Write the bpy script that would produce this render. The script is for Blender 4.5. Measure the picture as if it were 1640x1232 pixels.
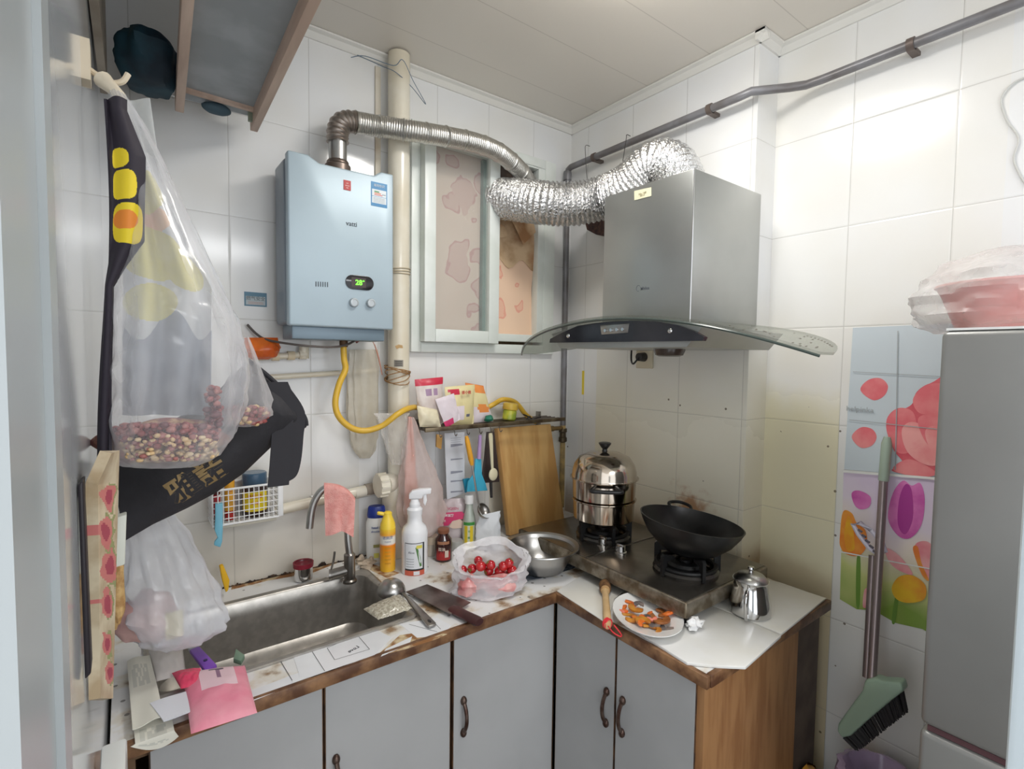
import bpy, bmesh, math, random
from mathutils import Vector, Matrix, noise
PI = math.pi
rnd = random.Random(7)
SC = bpy.context.scene
for o in list(bpy.data.objects): bpy.data.objects.remove(o)
COL = SC.collection

# ------------------------------------------------------------------ camera
YAW, PITCH, ROLL, FPX, CH = math.radians(36.8814), math.radians(2.9608), math.radians(.7375), 825.9, 1.48
_f = Vector((math.sin(YAW)*math.cos(PITCH), math.cos(YAW)*math.cos(PITCH), -math.sin(PITCH)))
_r0 = Vector((math.cos(YAW), -math.sin(YAW), 0)); _u0 = _r0.cross(_f)
_r = math.cos(ROLL)*_r0+math.sin(ROLL)*_u0; _u = -math.sin(ROLL)*_r0+math.cos(ROLL)*_u0
CAM = Vector((0, 0, CH))
cam = bpy.data.cameras.new('camera'); co = bpy.data.objects.new('camera', cam); COL.objects.link(co)
m = Matrix((_r, _u, -_f)).transposed().to_4x4(); m.translation = CAM; co.matrix_world = m
cam.sensor_width = 36; cam.sensor_fit = 'HORIZONTAL'; cam.lens = 36*FPX/1640; cam.clip_start = .02
SC.camera = co
# ------------------------------------------------------------------ world, exposure, lamp and fill light
w = bpy.data.worlds.new('world'); SC.world = w; w.use_nodes = True
w.node_tree.nodes['Background'].inputs[0].default_value = (.93, .965, 1, 1)
w.node_tree.nodes['Background'].inputs[1].default_value = 1.4
SC.view_settings.view_transform = 'Standard'; SC.view_settings.look = 'None'
SC.view_settings.exposure = 0.33; SC.view_settings.gamma = 1; SC.view_settings.use_curve_mapping = False
LX, LY, CEIL = .95, .77, 2.465
def light(name, kind, loc, power, col, size, rot=(0, 0, 0), shape='DISK', sy=None):
    l = bpy.data.lights.new(name, kind); l.energy = power; l.color = col
    l.shape = shape; l.size = size
    if sy: l.size_y = sy
    o = bpy.data.objects.new(name, l); o.location = loc; o.rotation_euler = rot; COL.objects.link(o); return o
light('kitchen_lamp_light', 'AREA', (LX, LY, CEIL-.075), 2.5, (1, .985, .96), .36)
light('hall_fill_light', 'AREA', (.5, -1.35, 2.3), 20, (.96, .98, 1), .9)  # unseen soft fill behind the camera, added to brighten the room

# ------------------------------------------------------------------ helpers
def P(x, y, X=None, Y=None, Z=None):
    d = _f+(x-820)/FPX*_r-(y-616)/FPX*_u
    t = X/d.x if X is not None else Y/d.y if Y is not None else (Z-CH)/d.z
    return CAM+d*t
def depth(p): return (Vector(p)-CAM).dot(_f)
def W(p, px): return px*depth(p)/FPX              # metres spanned by px at p
def facing(p): return math.atan2(-p[1], -p[0])    # heading from p to the camera
def lin(c):
    c = c/255
    return c/12.92 if c <= .04045 else ((c+.055)/1.055)**2.4
def rgb(r, g, b): return (lin(r), lin(g), lin(b), 1)

MAT = {}
def mat(name, col, rough=.5, metal=0, spec=.5, col2=None, nscale=20, nlo=.4, nhi=.6, bump=0, bscale=60, coat=0,
        emit=None, estr=0, stretch=None, detail=4, trans=0, sheen=0):
    if name in MAT: return MAT[name]
    m = bpy.data.materials.new(name); m.use_nodes = True; nt = m.node_tree; N, L = nt.nodes, nt.links
    b = N['Principled BSDF']
    b.inputs['Base Color'].default_value = col; b.inputs['Roughness'].default_value = rough
    b.inputs['Metallic'].default_value = metal; b.inputs['Specular IOR Level'].default_value = spec
    b.inputs['Coat Weight'].default_value = coat; b.inputs['Transmission Weight'].default_value = trans
    if emit: b.inputs['Emission Color'].default_value = emit; b.inputs['Emission Strength'].default_value = estr
    tc = N.new('ShaderNodeTexCoord'); src = tc.outputs['Object']
    if stretch:
        mp = N.new('ShaderNodeMapping'); mp.inputs['Scale'].default_value = stretch; L.new(src, mp.inputs[0]); src = mp.outputs[0]
    if col2:
        n = N.new('ShaderNodeTexNoise'); n.inputs['Scale'].default_value = nscale; n.inputs['Detail'].default_value = detail
        L.new(src, n.inputs['Vector'])
        r = N.new('ShaderNodeValToRGB'); r.color_ramp.elements[0].position = nlo; r.color_ramp.elements[1].position = nhi
        r.color_ramp.elements[0].color = col; r.color_ramp.elements[1].color = col2
        L.new(n.outputs[0], r.inputs[0]); L.new(r.outputs[0], b.inputs['Base Color'])
    if bump:
        n2 = N.new('ShaderNodeTexNoise'); n2.inputs['Scale'].default_value = bscale; n2.inputs['Detail'].default_value = 3
        L.new(src, n2.inputs['Vector'])
        bp = N.new('ShaderNodeBump'); bp.inputs['Strength'].default_value = bump; bp.inputs['Distance'].default_value = .004
        L.new(n2.outputs[0], bp.inputs['Height']); L.new(bp.outputs[0], b.inputs['Normal'])
    MAT[name] = m; return m

def film(name, col, dens, rough=.25, edge=.35, bump=.6, bscale=25, spots=None):
    """thin plastic film: part see-through, part milky, glossy creases"""
    if name in MAT: return MAT[name]
    m = bpy.data.materials.new(name); m.use_nodes = True; nt = m.node_tree; N, L = nt.nodes, nt.links
    b = N['Principled BSDF']; b.inputs['Base Color'].default_value = col; b.inputs['Roughness'].default_value = rough
    b.inputs['Specular IOR Level'].default_value = .8
    out = N['Material Output']; t = N.new('ShaderNodeBsdfTransparent'); mx = N.new('ShaderNodeMixShader')
    tc = N.new('ShaderNodeTexCoord'); n = N.new('ShaderNodeTexNoise'); n.inputs['Scale'].default_value = bscale
    n.inputs['Detail'].default_value = 3; L.new(tc.outputs['Object'], n.inputs['Vector'])
    bp = N.new('ShaderNodeBump'); bp.inputs['Strength'].default_value = bump; bp.inputs['Distance'].default_value = .006
    L.new(n.outputs[0], bp.inputs['Height']); L.new(bp.outputs[0], b.inputs['Normal'])
    lw = N.new('ShaderNodeLayerWeight'); lw.inputs[0].default_value = .35
    ma = N.new('ShaderNodeMath'); ma.operation = 'MULTIPLY_ADD'; ma.inputs[1].default_value = edge; ma.inputs[2].default_value = dens
    L.new(lw.outputs['Facing'], ma.inputs[0])
    m2 = N.new('ShaderNodeMath'); m2.operation = 'MULTIPLY_ADD'; m2.inputs[1].default_value = .25; m2.use_clamp = True
    n3 = N.new('ShaderNodeMath'); n3.operation = 'SUBTRACT'; n3.inputs[1].default_value = .5
    L.new(n.outputs[0], n3.inputs[0]); L.new(n3.outputs[0], m2.inputs[0]); L.new(ma.outputs[0], m2.inputs[2])
    L.new(m2.outputs[0], mx.inputs[0]); L.new(t.outputs[0], mx.inputs[1]); L.new(b.outputs[0], mx.inputs[2])
    L.new(mx.outputs[0], out.inputs[0]); MAT[name] = m; return m

def nodes(name):
    m = bpy.data.materials.new(name); m.use_nodes = True; MAT[name] = m
    nt = m.node_tree; return m, nt.nodes, nt.links, nt.nodes['Principled BSDF']
def mth(N, L, op, a, b=None, c=None, clamp=False):
    n = N.new('ShaderNodeMath'); n.operation = op; n.use_clamp = clamp
    for i, v in enumerate((a, b, c)):
        if v is None: continue
        if isinstance(v, (int, float)): n.inputs[i].default_value = v
        else: L.new(v, n.inputs[i])
    return n.outputs[0]
def mixc(N, L, f, a, b):
    n = N.new('ShaderNodeMix'); n.data_type = 'RGBA'
    if isinstance(f, (int, float)): n.inputs[0].default_value = f
    else: L.new(f, n.inputs[0])
    for i, v in ((6, a), (7, b)):
        if isinstance(v, tuple): n.inputs[i].default_value = v
        else: L.new(v, n.inputs[i])
    return n.outputs[2]

BASE = {}
def root(name, label, cat, loc=(0, 0, 0), group=None):
    o = bpy.data.objects.new(name, None); COL.objects.link(o); o.location = loc; o.empty_display_size = .02
    o['label'] = label; o['category'] = cat
    if group: o['group'] = group
    BASE[o.name] = Vector(loc); return o
class MB:
    """collects faces in room coordinates; build() links them as ONE mesh object"""
    def __init__(s): s.v = []; s.f = []; s.m = []
    def add(s, vs, fs, mi=0):
        k = len(s.v); s.v += [Vector(v) for v in vs]
        for i, f in enumerate(fs):
            s.f.append([k+a for a in f]); s.m.append(mi if isinstance(mi, int) else mi[i])
        return s
    def box(s, a, b, mi=0, M=None):
        x0, y0, z0 = a; x1, y1, z1 = b
        vs = [Vector(v) for v in ((x0,y0,z0),(x1,y0,z0),(x1,y1,z0),(x0,y1,z0),(x0,y0,z1),(x1,y0,z1),(x1,y1,z1),(x0,y1,z1))]
        if M: vs = [M@v for v in vs]
        return s.add(vs, [(0,3,2,1),(4,5,6,7),(0,1,5,4),(1,2,6,5),(2,3,7,6),(3,0,4,7)], mi)
    def tube(s, pts, r, n=12, mi=0, cap=True, closed=False):
        pts = [Vector(p) for p in pts]; k = len(pts); rings = []; up = None
        for i, p in enumerate(pts):
            if closed: t = pts[(i+1) % k]-pts[i-1]
            else: t = pts[min(i+1, k-1)]-pts[max(i-1, 0)]
            t.normalize()
            if up is None: up = Vector((0, 0, 1)) if abs(t.z) < .9 else Vector((1, 0, 0))
            a = t.cross(up)
            if a.length < 1e-5: a = t.cross(Vector((0, 1, 0)))
            a.normalize(); b = a.cross(t); up = b
            ri = r[i] if isinstance(r, (list, tuple)) else r
            rings.append([p+(a*math.cos(2*PI*j/n)+b*math.sin(2*PI*j/n))*ri for j in range(n)])
        vs = [q for rg in rings for q in rg]; fs = []
        for i in range(k if closed else k-1):
            i2 = (i+1) % k
            for j in range(n): fs.append((i*n+j, i*n+(j+1) % n, i2*n+(j+1) % n, i2*n+j))
        if cap and not closed: fs += [tuple(range(n))[::-1], tuple(range((k-1)*n, k*n))]
        return s.add(vs, fs, mi)
    def lathe(s, prof, c, n=32, mi=0, M=None, cap0=True, cap1=True, fn=None, warp=None):
        """prof [(r,z)], about the vertical through c"""
        c = Vector(c); vs = []
        for r, z in prof:
            for j in range(n):
                a = 2*PI*j/n; v = Vector((r*math.cos(a), r*math.sin(a), z))
                if warp: v = warp(v)
                if M: v = M@v
                vs.append(c+v)
        fs = []; ms = []
        for i in range(len(prof)-1):
            for j in range(n):
                fs.append((i*n+j, i*n+(j+1) % n, (i+1)*n+(j+1) % n, (i+1)*n+j))
                ms.append(fn((prof[i][1]+prof[i+1][1])/2, 2*PI*(j+.5)/n) if fn else mi)
        if cap0 and prof[0][0] > 1e-4: fs.append(tuple(range(n))[::-1]); ms.append(ms[0])
        if cap1 and prof[-1][0] > 1e-4: fs.append(tuple(range((len(prof)-1)*n, len(prof)*n))); ms.append(ms[-1])
        return s.add(vs, fs, ms)
    def prism(s, poly, d, mi=0):
        """poly: 3-D points in one plane, extruded by vector d"""
        poly = [Vector(p) for p in poly]; d = Vector(d); n = len(poly)
        vs = poly+[p+d for p in poly]
        fs = [tuple(range(n)), tuple(range(n, 2*n))[::-1]]+[(j, j+n, (j+1) % n+n, (j+1) % n) for j in range(n)]
        return s.add(vs, fs, mi)
    def grid(s, fn, nu, nv, mi=0, th=0, mf=None, closeu=False):
        """fn(u,v)->point, sheet with thickness th along its normal"""
        q = [[Vector(fn(i/nu, j/nv)) for j in range(nv+1)] for i in range(nu+(0 if closeu else 1))]
        nI = len(q); vs = [p for row in q for p in row]; fs = []; ms = []
        for i in range(nu):
            i2 = (i+1) % nI
            for j in range(nv):
                a, b = i*(nv+1)+j, i2*(nv+1)+j
                fs.append((a, b, b+1, a+1)); ms.append(mf((i+.5)/nu, (j+.5)/nv) if mf else mi)
        if th:
            nor = []
            for i in range(nI):
                for j in range(nv+1):
                    if closeu: du = q[(i+1) % nI][j]-q[i-1][j]
                    else: du = q[min(i+1, nI-1)][j]-q[max(i-1, 0)][j]
                    dv = q[i][min(j+1, nv)]-q[i][max(j-1, 0)]
                    x = du.cross(dv); x.normalize(); nor.append(x)
            k = len(vs); back = [v-nn*th for v, nn in zip(vs, nor)]
            fb = [tuple(k+a for a in f)[::-1] for f in fs]; mb = list(ms)
            vs += back; fs += fb; ms += mb
            if not closeu:
                for j in range(nv):
                    fs.append((j, j+1, k+j+1, k+j)); ms.append(ms[j]); a = nu*(nv+1)+j
                    fs.append((a+1, a, k+a, k+a+1)); ms.append(ms[(nu-1)*nv+j])
            for i in range(nu):
                a = i*(nv+1); b = ((i+1) % nI)*(nv+1)
                fs.append((b, a, k+a, k+b)); ms.append(ms[i*nv])
                fs.append((a+nv, b+nv, k+b+nv, k+a+nv)); ms.append(ms[i*nv+nv-1])
        return s.add(vs, fs, ms)
    def ball(s, c, r, nu=16, nv=10, mi=0, M=None, lump=0, ls=8):
        c = Vector(c); rr = r if isinstance(r, (tuple, list)) else (r, r, r); vs = []
        for i in range(nv+1):
            t = PI*i/nv
            for j in range(nu):
                a = 2*PI*j/nu; d = Vector((math.sin(t)*math.cos(a), math.sin(t)*math.sin(a), math.cos(t)))
                k = 1+lump*noise.noise(d*1.7+Vector((c.x, c.y, c.z))*ls)
                v = Vector((d.x*rr[0], d.y*rr[1], d.z*rr[2]))*k
                if M: v = M@v
                vs.append(c+v)
        fs = [(i*nu+j, (i+1)*nu+j, (i+1)*nu+(j+1) % nu, i*nu+(j+1) % nu) for i in range(nv) for j in range(nu)]
        return s.add(vs, fs, mi)
    def build(s, name, mats, parent=None, base=None, smooth=40, bevel=0, bseg=2, label=None, merge=True):
        off = BASE[parent.name] if parent is not None else Vector(base or (0, 0, 0))
        me = bpy.data.meshes.new(name); me.from_pydata([v-off for v in s.v], [], s.f)
        if not isinstance(mats, (list, tuple)): mats = [mats]
        for mm in mats: me.materials.append(mm)
        for p, mi in zip(me.polygons, s.m): p.material_index = min(mi, len(mats)-1)
        bm = bmesh.new(); bm.from_mesh(me)
        if merge: bmesh.ops.remove_doubles(bm, verts=bm.verts, dist=2e-5)
        bmesh.ops.recalc_face_normals(bm, faces=bm.faces)
        ang = math.radians(smooth)
        if bevel:
            es = [e for e in bm.edges if len(e.link_faces) == 2 and e.calc_face_angle(0) > math.radians(35)]
            bmesh.ops.bevel(bm, geom=es, offset=bevel, segments=bseg, profile=.5, affect='EDGES', clamp_overlap=True)
        for f in bm.faces: f.smooth = smooth > 0
        for e in bm.edges: e.smooth = not (len(e.link_faces) == 2 and e.calc_face_angle(0) > ang)
        bm.to_mesh(me); bm.free()
        o = bpy.data.objects.new(name, me); COL.objects.link(o)
        if parent is not None: o.parent = parent
        else: o.location = off
        BASE[o.name] = off
        if label: o['label'] = label
        return o
def struct(o): o['kind'] = 'structure'; return o
def tag(o, label, cat, group=None, kind=None):
    o['label'] = label; o['category'] = cat
    if group: o['group'] = group
    if kind: o['kind'] = kind
    return o
def smooth_path(pts, n=8):
    pts = [Vector(p) for p in pts]; out = []
    for i in range(len(pts)-1):
        p0, p1, p2, p3 = pts[max(i-1, 0)], pts[i], pts[i+1], pts[min(i+2, len(pts)-1)]
        for k in range(n):
            t = k/n; out.append(.5*((2*p1)+(p2-p0)*t+(2*p0-5*p1+4*p2-p3)*t*t+(3*p1-p0-3*p2+p3)*t**3))
    out.append(pts[-1]); return out
def rib_path(pts, r, pitch, amp, dense=60):
    """resample evenly and give a ribbed radius"""
    path = smooth_path(pts, 16); L = [0]
    for a, b in zip(path, path[1:]): L.append(L[-1]+(b-a).length)
    step = pitch/4; n = int(L[-1]/step); out = []; rad = []; k = 0
    for i in range(n+1):
        d = i*step
        while k < len(L)-2 and L[k+1] < d: k += 1
        t = (d-L[k])/max(L[k+1]-L[k], 1e-9); out.append(path[k].lerp(path[k+1], min(t, 1)))
        rad.append(r+amp*(1, .3, -1, .3)[i % 4])
    return out, rad
def frame(u, v=Vector((0, 0, 1))):
    """right, up, normal for a surface whose outward normal is u"""
    n = Vector(u).normalized(); r = v.cross(n).normalized(); return r, n.cross(r), n
def text(s, size, fn, bold=0, ext=0.0004):
    """mesh of a string; fn maps centred (x,y,layer) to room coordinates"""
    c = bpy.data.curves.new('t', 'FONT'); c.body = s; c.size = size; c.align_x = 'CENTER'; c.align_y = 'CENTER'; c.offset = bold*size
    c.resolution_u = 3; c.extrude = ext
    o = bpy.data.objects.new('t', c); COL.objects.link(o); dg = bpy.context.evaluated_depsgraph_get(); dg.update()
    me = bpy.data.meshes.new_from_object(o.evaluated_get(dg))
    vs = [fn(v.co.x, v.co.y, v.co.z) for v in me.vertices]; fs = [tuple(p.vertices) for p in me.polygons]
    bpy.data.objects.remove(o); bpy.data.curves.remove(c); bpy.data.meshes.remove(me); return vs, fs
def flat_fn(c, n, up=Vector((0, 0, 1)), off=.0006, rot=0):
    r, u, nn = frame(n, up); c = Vector(c)
    ca, sa = math.cos(rot), math.sin(rot)
    return lambda x, y, z: c+r*(x*ca-y*sa)+u*(x*sa+y*ca)+nn*(off+z)
def cyl_fn(c, R, ang, off=.0006):
    c = Vector(c)
    def g(x, y, z):
        a = ang+x/R; rr = R+off+z
        return Vector((c.x+rr*math.cos(a), c.y+rr*math.sin(a), c.z+y))
    return g
def patch(mb, fn, w, h, mi=0, x0=0, y0=0, n=1, th=.0002):
    """small rectangle through a mapping fn, bent if the fn bends"""
    mb.grid(lambda u, v: fn(x0-w/2+w*u, y0-h/2+h*v, th), n, 1, mi)
def poly2(mb, fn, pts, layer, mi):
    mb.add([fn(x, y, layer) for x, y in pts], [tuple(range(len(pts)))], mi)
def bag(rings, n=48, folds=9, amp=.06, seed=0, lump=.12, ls=9, close=True, sub=4, bottom=False):
    """draped film: rings of (centre, half width vector, half depth vector), interpolated"""
    mb = MB(); R = []
    for i in range(len(rings)-1):
        for k in range(sub):
            t = k/sub; a, b = rings[i], rings[i+1]
            R.append([Vector(a[q]).lerp(Vector(b[q]), t) for q in range(3)])
    R.append([Vector(q) for q in rings[-1]]); vs = []
    for i, (c, ax, ay) in enumerate(R):
        for j in range(n):
            a = 2*PI*j/n
            k = 1+amp*math.sin(folds*a+seed+.8*math.sin(i*.35+seed))+lump*noise.noise(Vector((math.cos(a)*1.3, math.sin(a)*1.3, i*.18))*2.2+Vector((seed*3.1, 0, 0)))
            k += .04*noise.noise(Vector((math.cos(a)*5, math.sin(a)*5, i*.5+seed)))
            vs.append(c+ax*math.cos(a)*k+ay*math.sin(a)*k)
    m = len(R); fs = [(i*n+j, i*n+(j+1) % n, (i+1)*n+(j+1) % n, (i+1)*n+j) for i in range(m-1) for j in range(n)]
    if close: fs.append(tuple(range((m-1)*n, m*n)))
    if bottom: fs.append(tuple(range(n)))
    mb.add(vs, fs); return mb
def pring(xl, xr, y, Y, dep, yr=None):
    a, b = P(xl, y, Y=Y), P(xr, yr if yr is not None else y, Y=Y)
    return ((a+b)/2, (b-a)/2, Vector((0, dep, 0)))
def circ(c, r, n, ax1, ax2): return [Vector(c)+ax1*(r*math.cos(2*PI*i/n))+ax2*(r*math.sin(2*PI*i/n)) for i in range(n)]
XV, YV, ZV = Vector((1, 0, 0)), Vector((0, 1, 0)), Vector((0, 0, 1))
YW, XR, XF = 1.676, 1.563, 1.68     # back wall, hood wall, far right wall

# ------------------------------------------------------------------ materials
def tile_mat(name, axis, u0, pu, v0, pv, base, tint, grime=None, spots=False):
    m, N, L, b = nodes(name); g = N.new('ShaderNodeNewGeometry'); sp = N.new('ShaderNodeSeparateXYZ'); L.new(g.outputs['Position'], sp.inputs[0])
    u = sp.outputs[axis]; v = sp.outputs[2]
    def line(x, o, p, wd):
        t = mth(N, L, 'DIVIDE', mth(N, L, 'SUBTRACT', x, o), p); fr = mth(N, L, 'FRACT', t)
        d = mth(N, L, 'MULTIPLY', mth(N, L, 'MINIMUM', fr, mth(N, L, 'SUBTRACT', 1, fr)), p)
        return d
    d = mth(N, L, 'MINIMUM', line(u, u0, pu, 0), line(v, v0, pv, 0))
    gr = mth(N, L, 'LESS_THAN', d, .0011)
    n1 = N.new('ShaderNodeTexNoise'); n1.inputs['Scale'].default_value = 3; L.new(g.outputs['Position'], n1.inputs[0])
    n1m = N.new('ShaderNodeMapRange'); n1m.inputs[1].default_value = .4; n1m.inputs[2].default_value = .75; L.new(n1.outputs[0], n1m.inputs[0])
    c = mixc(N, L, n1m.outputs[0], base, tint)
    n2 = N.new('ShaderNodeTexNoise'); n2.inputs['Scale'].default_value = 5; n2.inputs['Detail'].default_value = 6; L.new(g.outputs['Position'], n2.inputs[0])
    rough = mth(N, L, 'MULTIPLY_ADD', n2.outputs[0], .12, .06)
    if grime:
        # grease film of its own shape: (col, z_top, z_full, u_lo, u_hi, amount)
        for (gc, zt, zf, ul, uh, am) in grime:
            mr = N.new('ShaderNodeMapRange'); mr.interpolation_type = 'SMOOTHSTEP'
            zz = mth(N, L, 'ADD', v, mth(N, L, 'MULTIPLY', mth(N, L, 'SUBTRACT', n2.outputs[0], .5), .25))
            L.new(zz, mr.inputs[0]); mr.inputs[1].default_value = zt; mr.inputs[2].default_value = zf; mr.inputs[3].default_value = 0; mr.inputs[4].default_value = 1
            a = mth(N, L, 'GREATER_THAN', u, ul); bb = mth(N, L, 'LESS_THAN', u, uh)
            k = mth(N, L, 'MULTIPLY', mth(N, L, 'MULTIPLY', a, bb), mth(N, L, 'MULTIPLY', mr.outputs[0], am))
            c = mixc(N, L, k, c, gc)
            rough = mth(N, L, 'MULTIPLY_ADD', k, .35, rough)
    if spots == 'burn':
        ds = mth(N, L, 'MULTIPLY', mth(N, L, 'SUBTRACT', u, 1.045), 1/.09); dz = mth(N, L, 'MULTIPLY', mth(N, L, 'SUBTRACT', v, .965), 1/.085)
        dd_ = mth(N, L, 'SQRT', mth(N, L, 'ADD', mth(N, L, 'MULTIPLY', ds, ds), mth(N, L, 'MULTIPLY', dz, dz)))
        n5 = N.new('ShaderNodeTexNoise'); n5.inputs['Scale'].default_value = 22; n5.inputs['Detail'].default_value = 6; L.new(g.outputs['Position'], n5.inputs[0])
        mr = N.new('ShaderNodeMapRange'); mr.interpolation_type = 'SMOOTHSTEP'; mr.inputs[1].default_value = 1.0; mr.inputs[2].default_value = .25
        L.new(mth(N, L, 'ADD', dd_, mth(N, L, 'MULTIPLY', mth(N, L, 'SUBTRACT', n5.outputs[0], .5), 2.6)), mr.inputs[0])
        c = mixc(N, L, mth(N, L, 'MULTIPLY', mr.outputs[0], .75), c, rgb(170, 110, 50))
    if spots:
        vo = N.new('ShaderNodeTexVoronoi'); vo.inputs['Scale'].default_value = 21; L.new(g.outputs['Position'], vo.inputs[0])
        n4 = N.new('ShaderNodeTexNoise'); n4.inputs['Scale'].default_value = 9; L.new(g.outputs['Position'], n4.inputs[0])
        k = mth(N, L, 'MULTIPLY', mth(N, L, 'LESS_THAN', vo.outputs[0], .085), mth(N, L, 'GREATER_THAN', n4.outputs[0], .52))
        k = mth(N, L, 'MULTIPLY', k, mth(N, L, 'LESS_THAN', v, 1.35)); c = mixc(N, L, mth(N, L, 'MULTIPLY', k, .8), c, rgb(80, 60, 30))
    c = mixc(N, L, mth(N, L, 'MULTIPLY', gr, .38), c, rgb(150, 146, 138))
    L.new(c, b.inputs['Base Color']); L.new(rough, b.inputs['Roughness'])
    bp = N.new('ShaderNodeBump'); bp.inputs['Strength'].default_value = .25; bp.inputs['Distance'].default_value = .003
    dd = mth(N, L, 'MINIMUM', mth(N, L, 'MULTIPLY', d, 250), 1.0)
    L.new(dd, bp.inputs['Height']); L.new(bp.outputs[0], b.inputs['Normal']); b.inputs['Specular IOR Level'].default_value = .5
    return m
WHITE, CREAM = rgb(236, 237, 238), rgb(232, 230, 224)
grease = rgb(228, 218, 176)
M_back = tile_mat('white glazed tile', 0, .245, .2215, 1.583, .29, WHITE, CREAM, [(rgb(205, 196, 178), 1.25, .85, -1, .62, .7), (rgb(215, 205, 170), 1.6, .9, 1.15, 3, .45)])
M_hood = tile_mat('white glazed tile greasy', 1, .63-.236*2, .236, 1.583, .29, WHITE, CREAM, [(grease, 1.75, 1.2, .5, 1.5, .45), (rgb(214, 196, 150), 1.3, .8, .8, 1.6, .25), (rgb(150, 116, 70), .93, .80, .6, 2, .7)], spots='burn')
M_far = tile_mat('white glazed tile far', 1, .63, .236, 1.583, .29, WHITE, CREAM, [(rgb(228, 218, 172), 1.42, 1.28, .63, 2, .75), (rgb(170, 140, 90), .90, .80, .63, 2, .5), (rgb(240, 232, 210), 2.5, 2.3, .3, 2, .15)], spots=True)
M_low = tile_mat('white lower tile', 1, .2, .30, .75, .30, WHITE, CREAM)
M_paint = mat('gloss white paint', rgb(206, 210, 214), .10, spec=.6)
M_ceil, N_, L_, b_ = nodes('ceiling panel')
g_ = N_.new('ShaderNodeNewGeometry'); s_ = N_.new('ShaderNodeSeparateXYZ'); L_.new(g_.outputs['Position'], s_.inputs[0])
fr_ = mth(N_, L_, 'FRACT', mth(N_, L_, 'DIVIDE', s_.outputs[1], .25)); ln_ = mth(N_, L_, 'LESS_THAN', fr_, .012)
L_.new(mixc(N_, L_, mth(N_, L_, 'MULTIPLY', ln_, .35), rgb(226, 220, 210), rgb(150, 142, 130)), b_.inputs['Base Color']); b_.inputs['Roughness'].default_value = .35
M_floor = mat('floor tile', rgb(120, 108, 95), .4, col2=rgb(90, 80, 70))
M_pvc = mat('white pvc', rgb(233, 238, 234), .3, col2=rgb(222, 228, 222), nscale=6)
M_cream = mat('cream plastic pipe', rgb(232, 226, 210), .25, col2=rgb(222, 212, 190), nscale=5, coat=.3)
M_steel = mat('brushed steel', rgb(190, 190, 188), .28, 1, col2=rgb(170, 168, 165), nscale=5)
M_steel2 = mat('satin steel', rgb(165, 162, 158), .3, 1, col2=rgb(140, 135, 130), nscale=8)
M_chrome = mat('chrome', rgb(215, 215, 215), .1, 1)
M_alu = mat('flue aluminium', rgb(205, 203, 198), .32, 1, bump=.2, bscale=90)
M_black = mat('black plastic', rgb(28, 28, 30), .35)
M_iron = mat('black cast iron', rgb(26, 26, 27), .5, .3, bump=.3, bscale=120)
M_white = mat('white plastic', rgb(240, 240, 240), .35)
M_wood = mat('light wood', rgb(200, 150, 85), .5, col2=rgb(222, 178, 110), stretch=(1, 1, .15), nscale=18)
M_brown = mat('dark brown trim', rgb(92, 60, 40), .45, col2=rgb(150, 112, 78), nscale=22, nlo=.4, nhi=.65)

# ================================================================== ROOM
T = .12
struct(MB().box((-.9, -1.6, -.1), (XF+T, YW+T, 0)).build('floor', M_floor))
struct(MB().box((-.9, -1.6, CEIL+.005), (XF+T, YW+T, CEIL+.12)).build('ceiling', M_ceil))
# back wall with a window opening
wx0, wx1, wz0, wz1 = .835, 1.425, 1.53, 2.262
wb = MB()
for a, b in (((-.16, 0), (wx0, CEIL+.1)), ((wx1, 0), (XF+T, CEIL+.1)), ((wx0, 0), (wx1, wz0)), ((wx0, wz1), (wx1, CEIL+.1))):
    wb.box((a[0], YW, a[1]), (b[0], YW+T, b[1]))
struct(wb.build('wall_back', M_back, smooth=0))
# right wall: tiled chimney breast by the hood, then the recessed far part
struct(MB().box((XR, .85, 0), (XF+T, YW+.001, CEIL+.1)).build('wall_right_chimney_breast', M_hood, smooth=0))
struct(MB().box((XF, -1.6, 0), (XF+T, .85, CEIL+.1)).build('wall_right', M_far, smooth=0))
struct(MB().box((-.16, .46, 0), (-.04, YW+.001, CEIL+.1)).build('wall_left', M_paint, smooth=0))
# door casing in the left foreground
j = MB()
j.box((-.16, .300, 0), (-.0398, .303, 2.44)); j.box((-.16, .303, 0), (-.0405, .428, 2.44)); j.box((-.16, .428, 0), (-.036, .47, 2.44))
struct(j.build('door_1', mat('grey blue door casing', rgb(166, 172, 174), .3), smooth=0))
struct(MB().box((.602, -.06, 0), (.66, .085, 1.393)).build('trim_1', mat('pale blue jamb', rgb(205, 216, 222), .35), bevel=.006))
# cornices
def cornice(a, b, n, name):
    a, b, n = Vector(a), Vector(b), Vector(n)
    prof = [(0, 0), (0, -.026), (.006, -.026), (.018, -.010), (.030, -.006), (.030, 0)]
    mb = MB(); mb.prism([a+n*p+ZV*q for p, q in prof], b-a); struct(mb.build(name, mat('cream cornice', rgb(232, 230, 224), .35), smooth=30))
zc = CEIL+.004
cornice((-.04, YW, zc), (XR, YW, zc), (0, -1, 0), 'trim_2')
cornice((XR, YW, zc), (XR, .85-.03, zc), (-1, 0, 0), 'trim_3')
cornice((XR-.03, .85, zc), (XF, .85, zc), (0, -1, 0), 'trim_4')
cornice((XF, .85, zc), (XF, -1.5, zc), (-1, 0, 0), 'trim_5')

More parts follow.
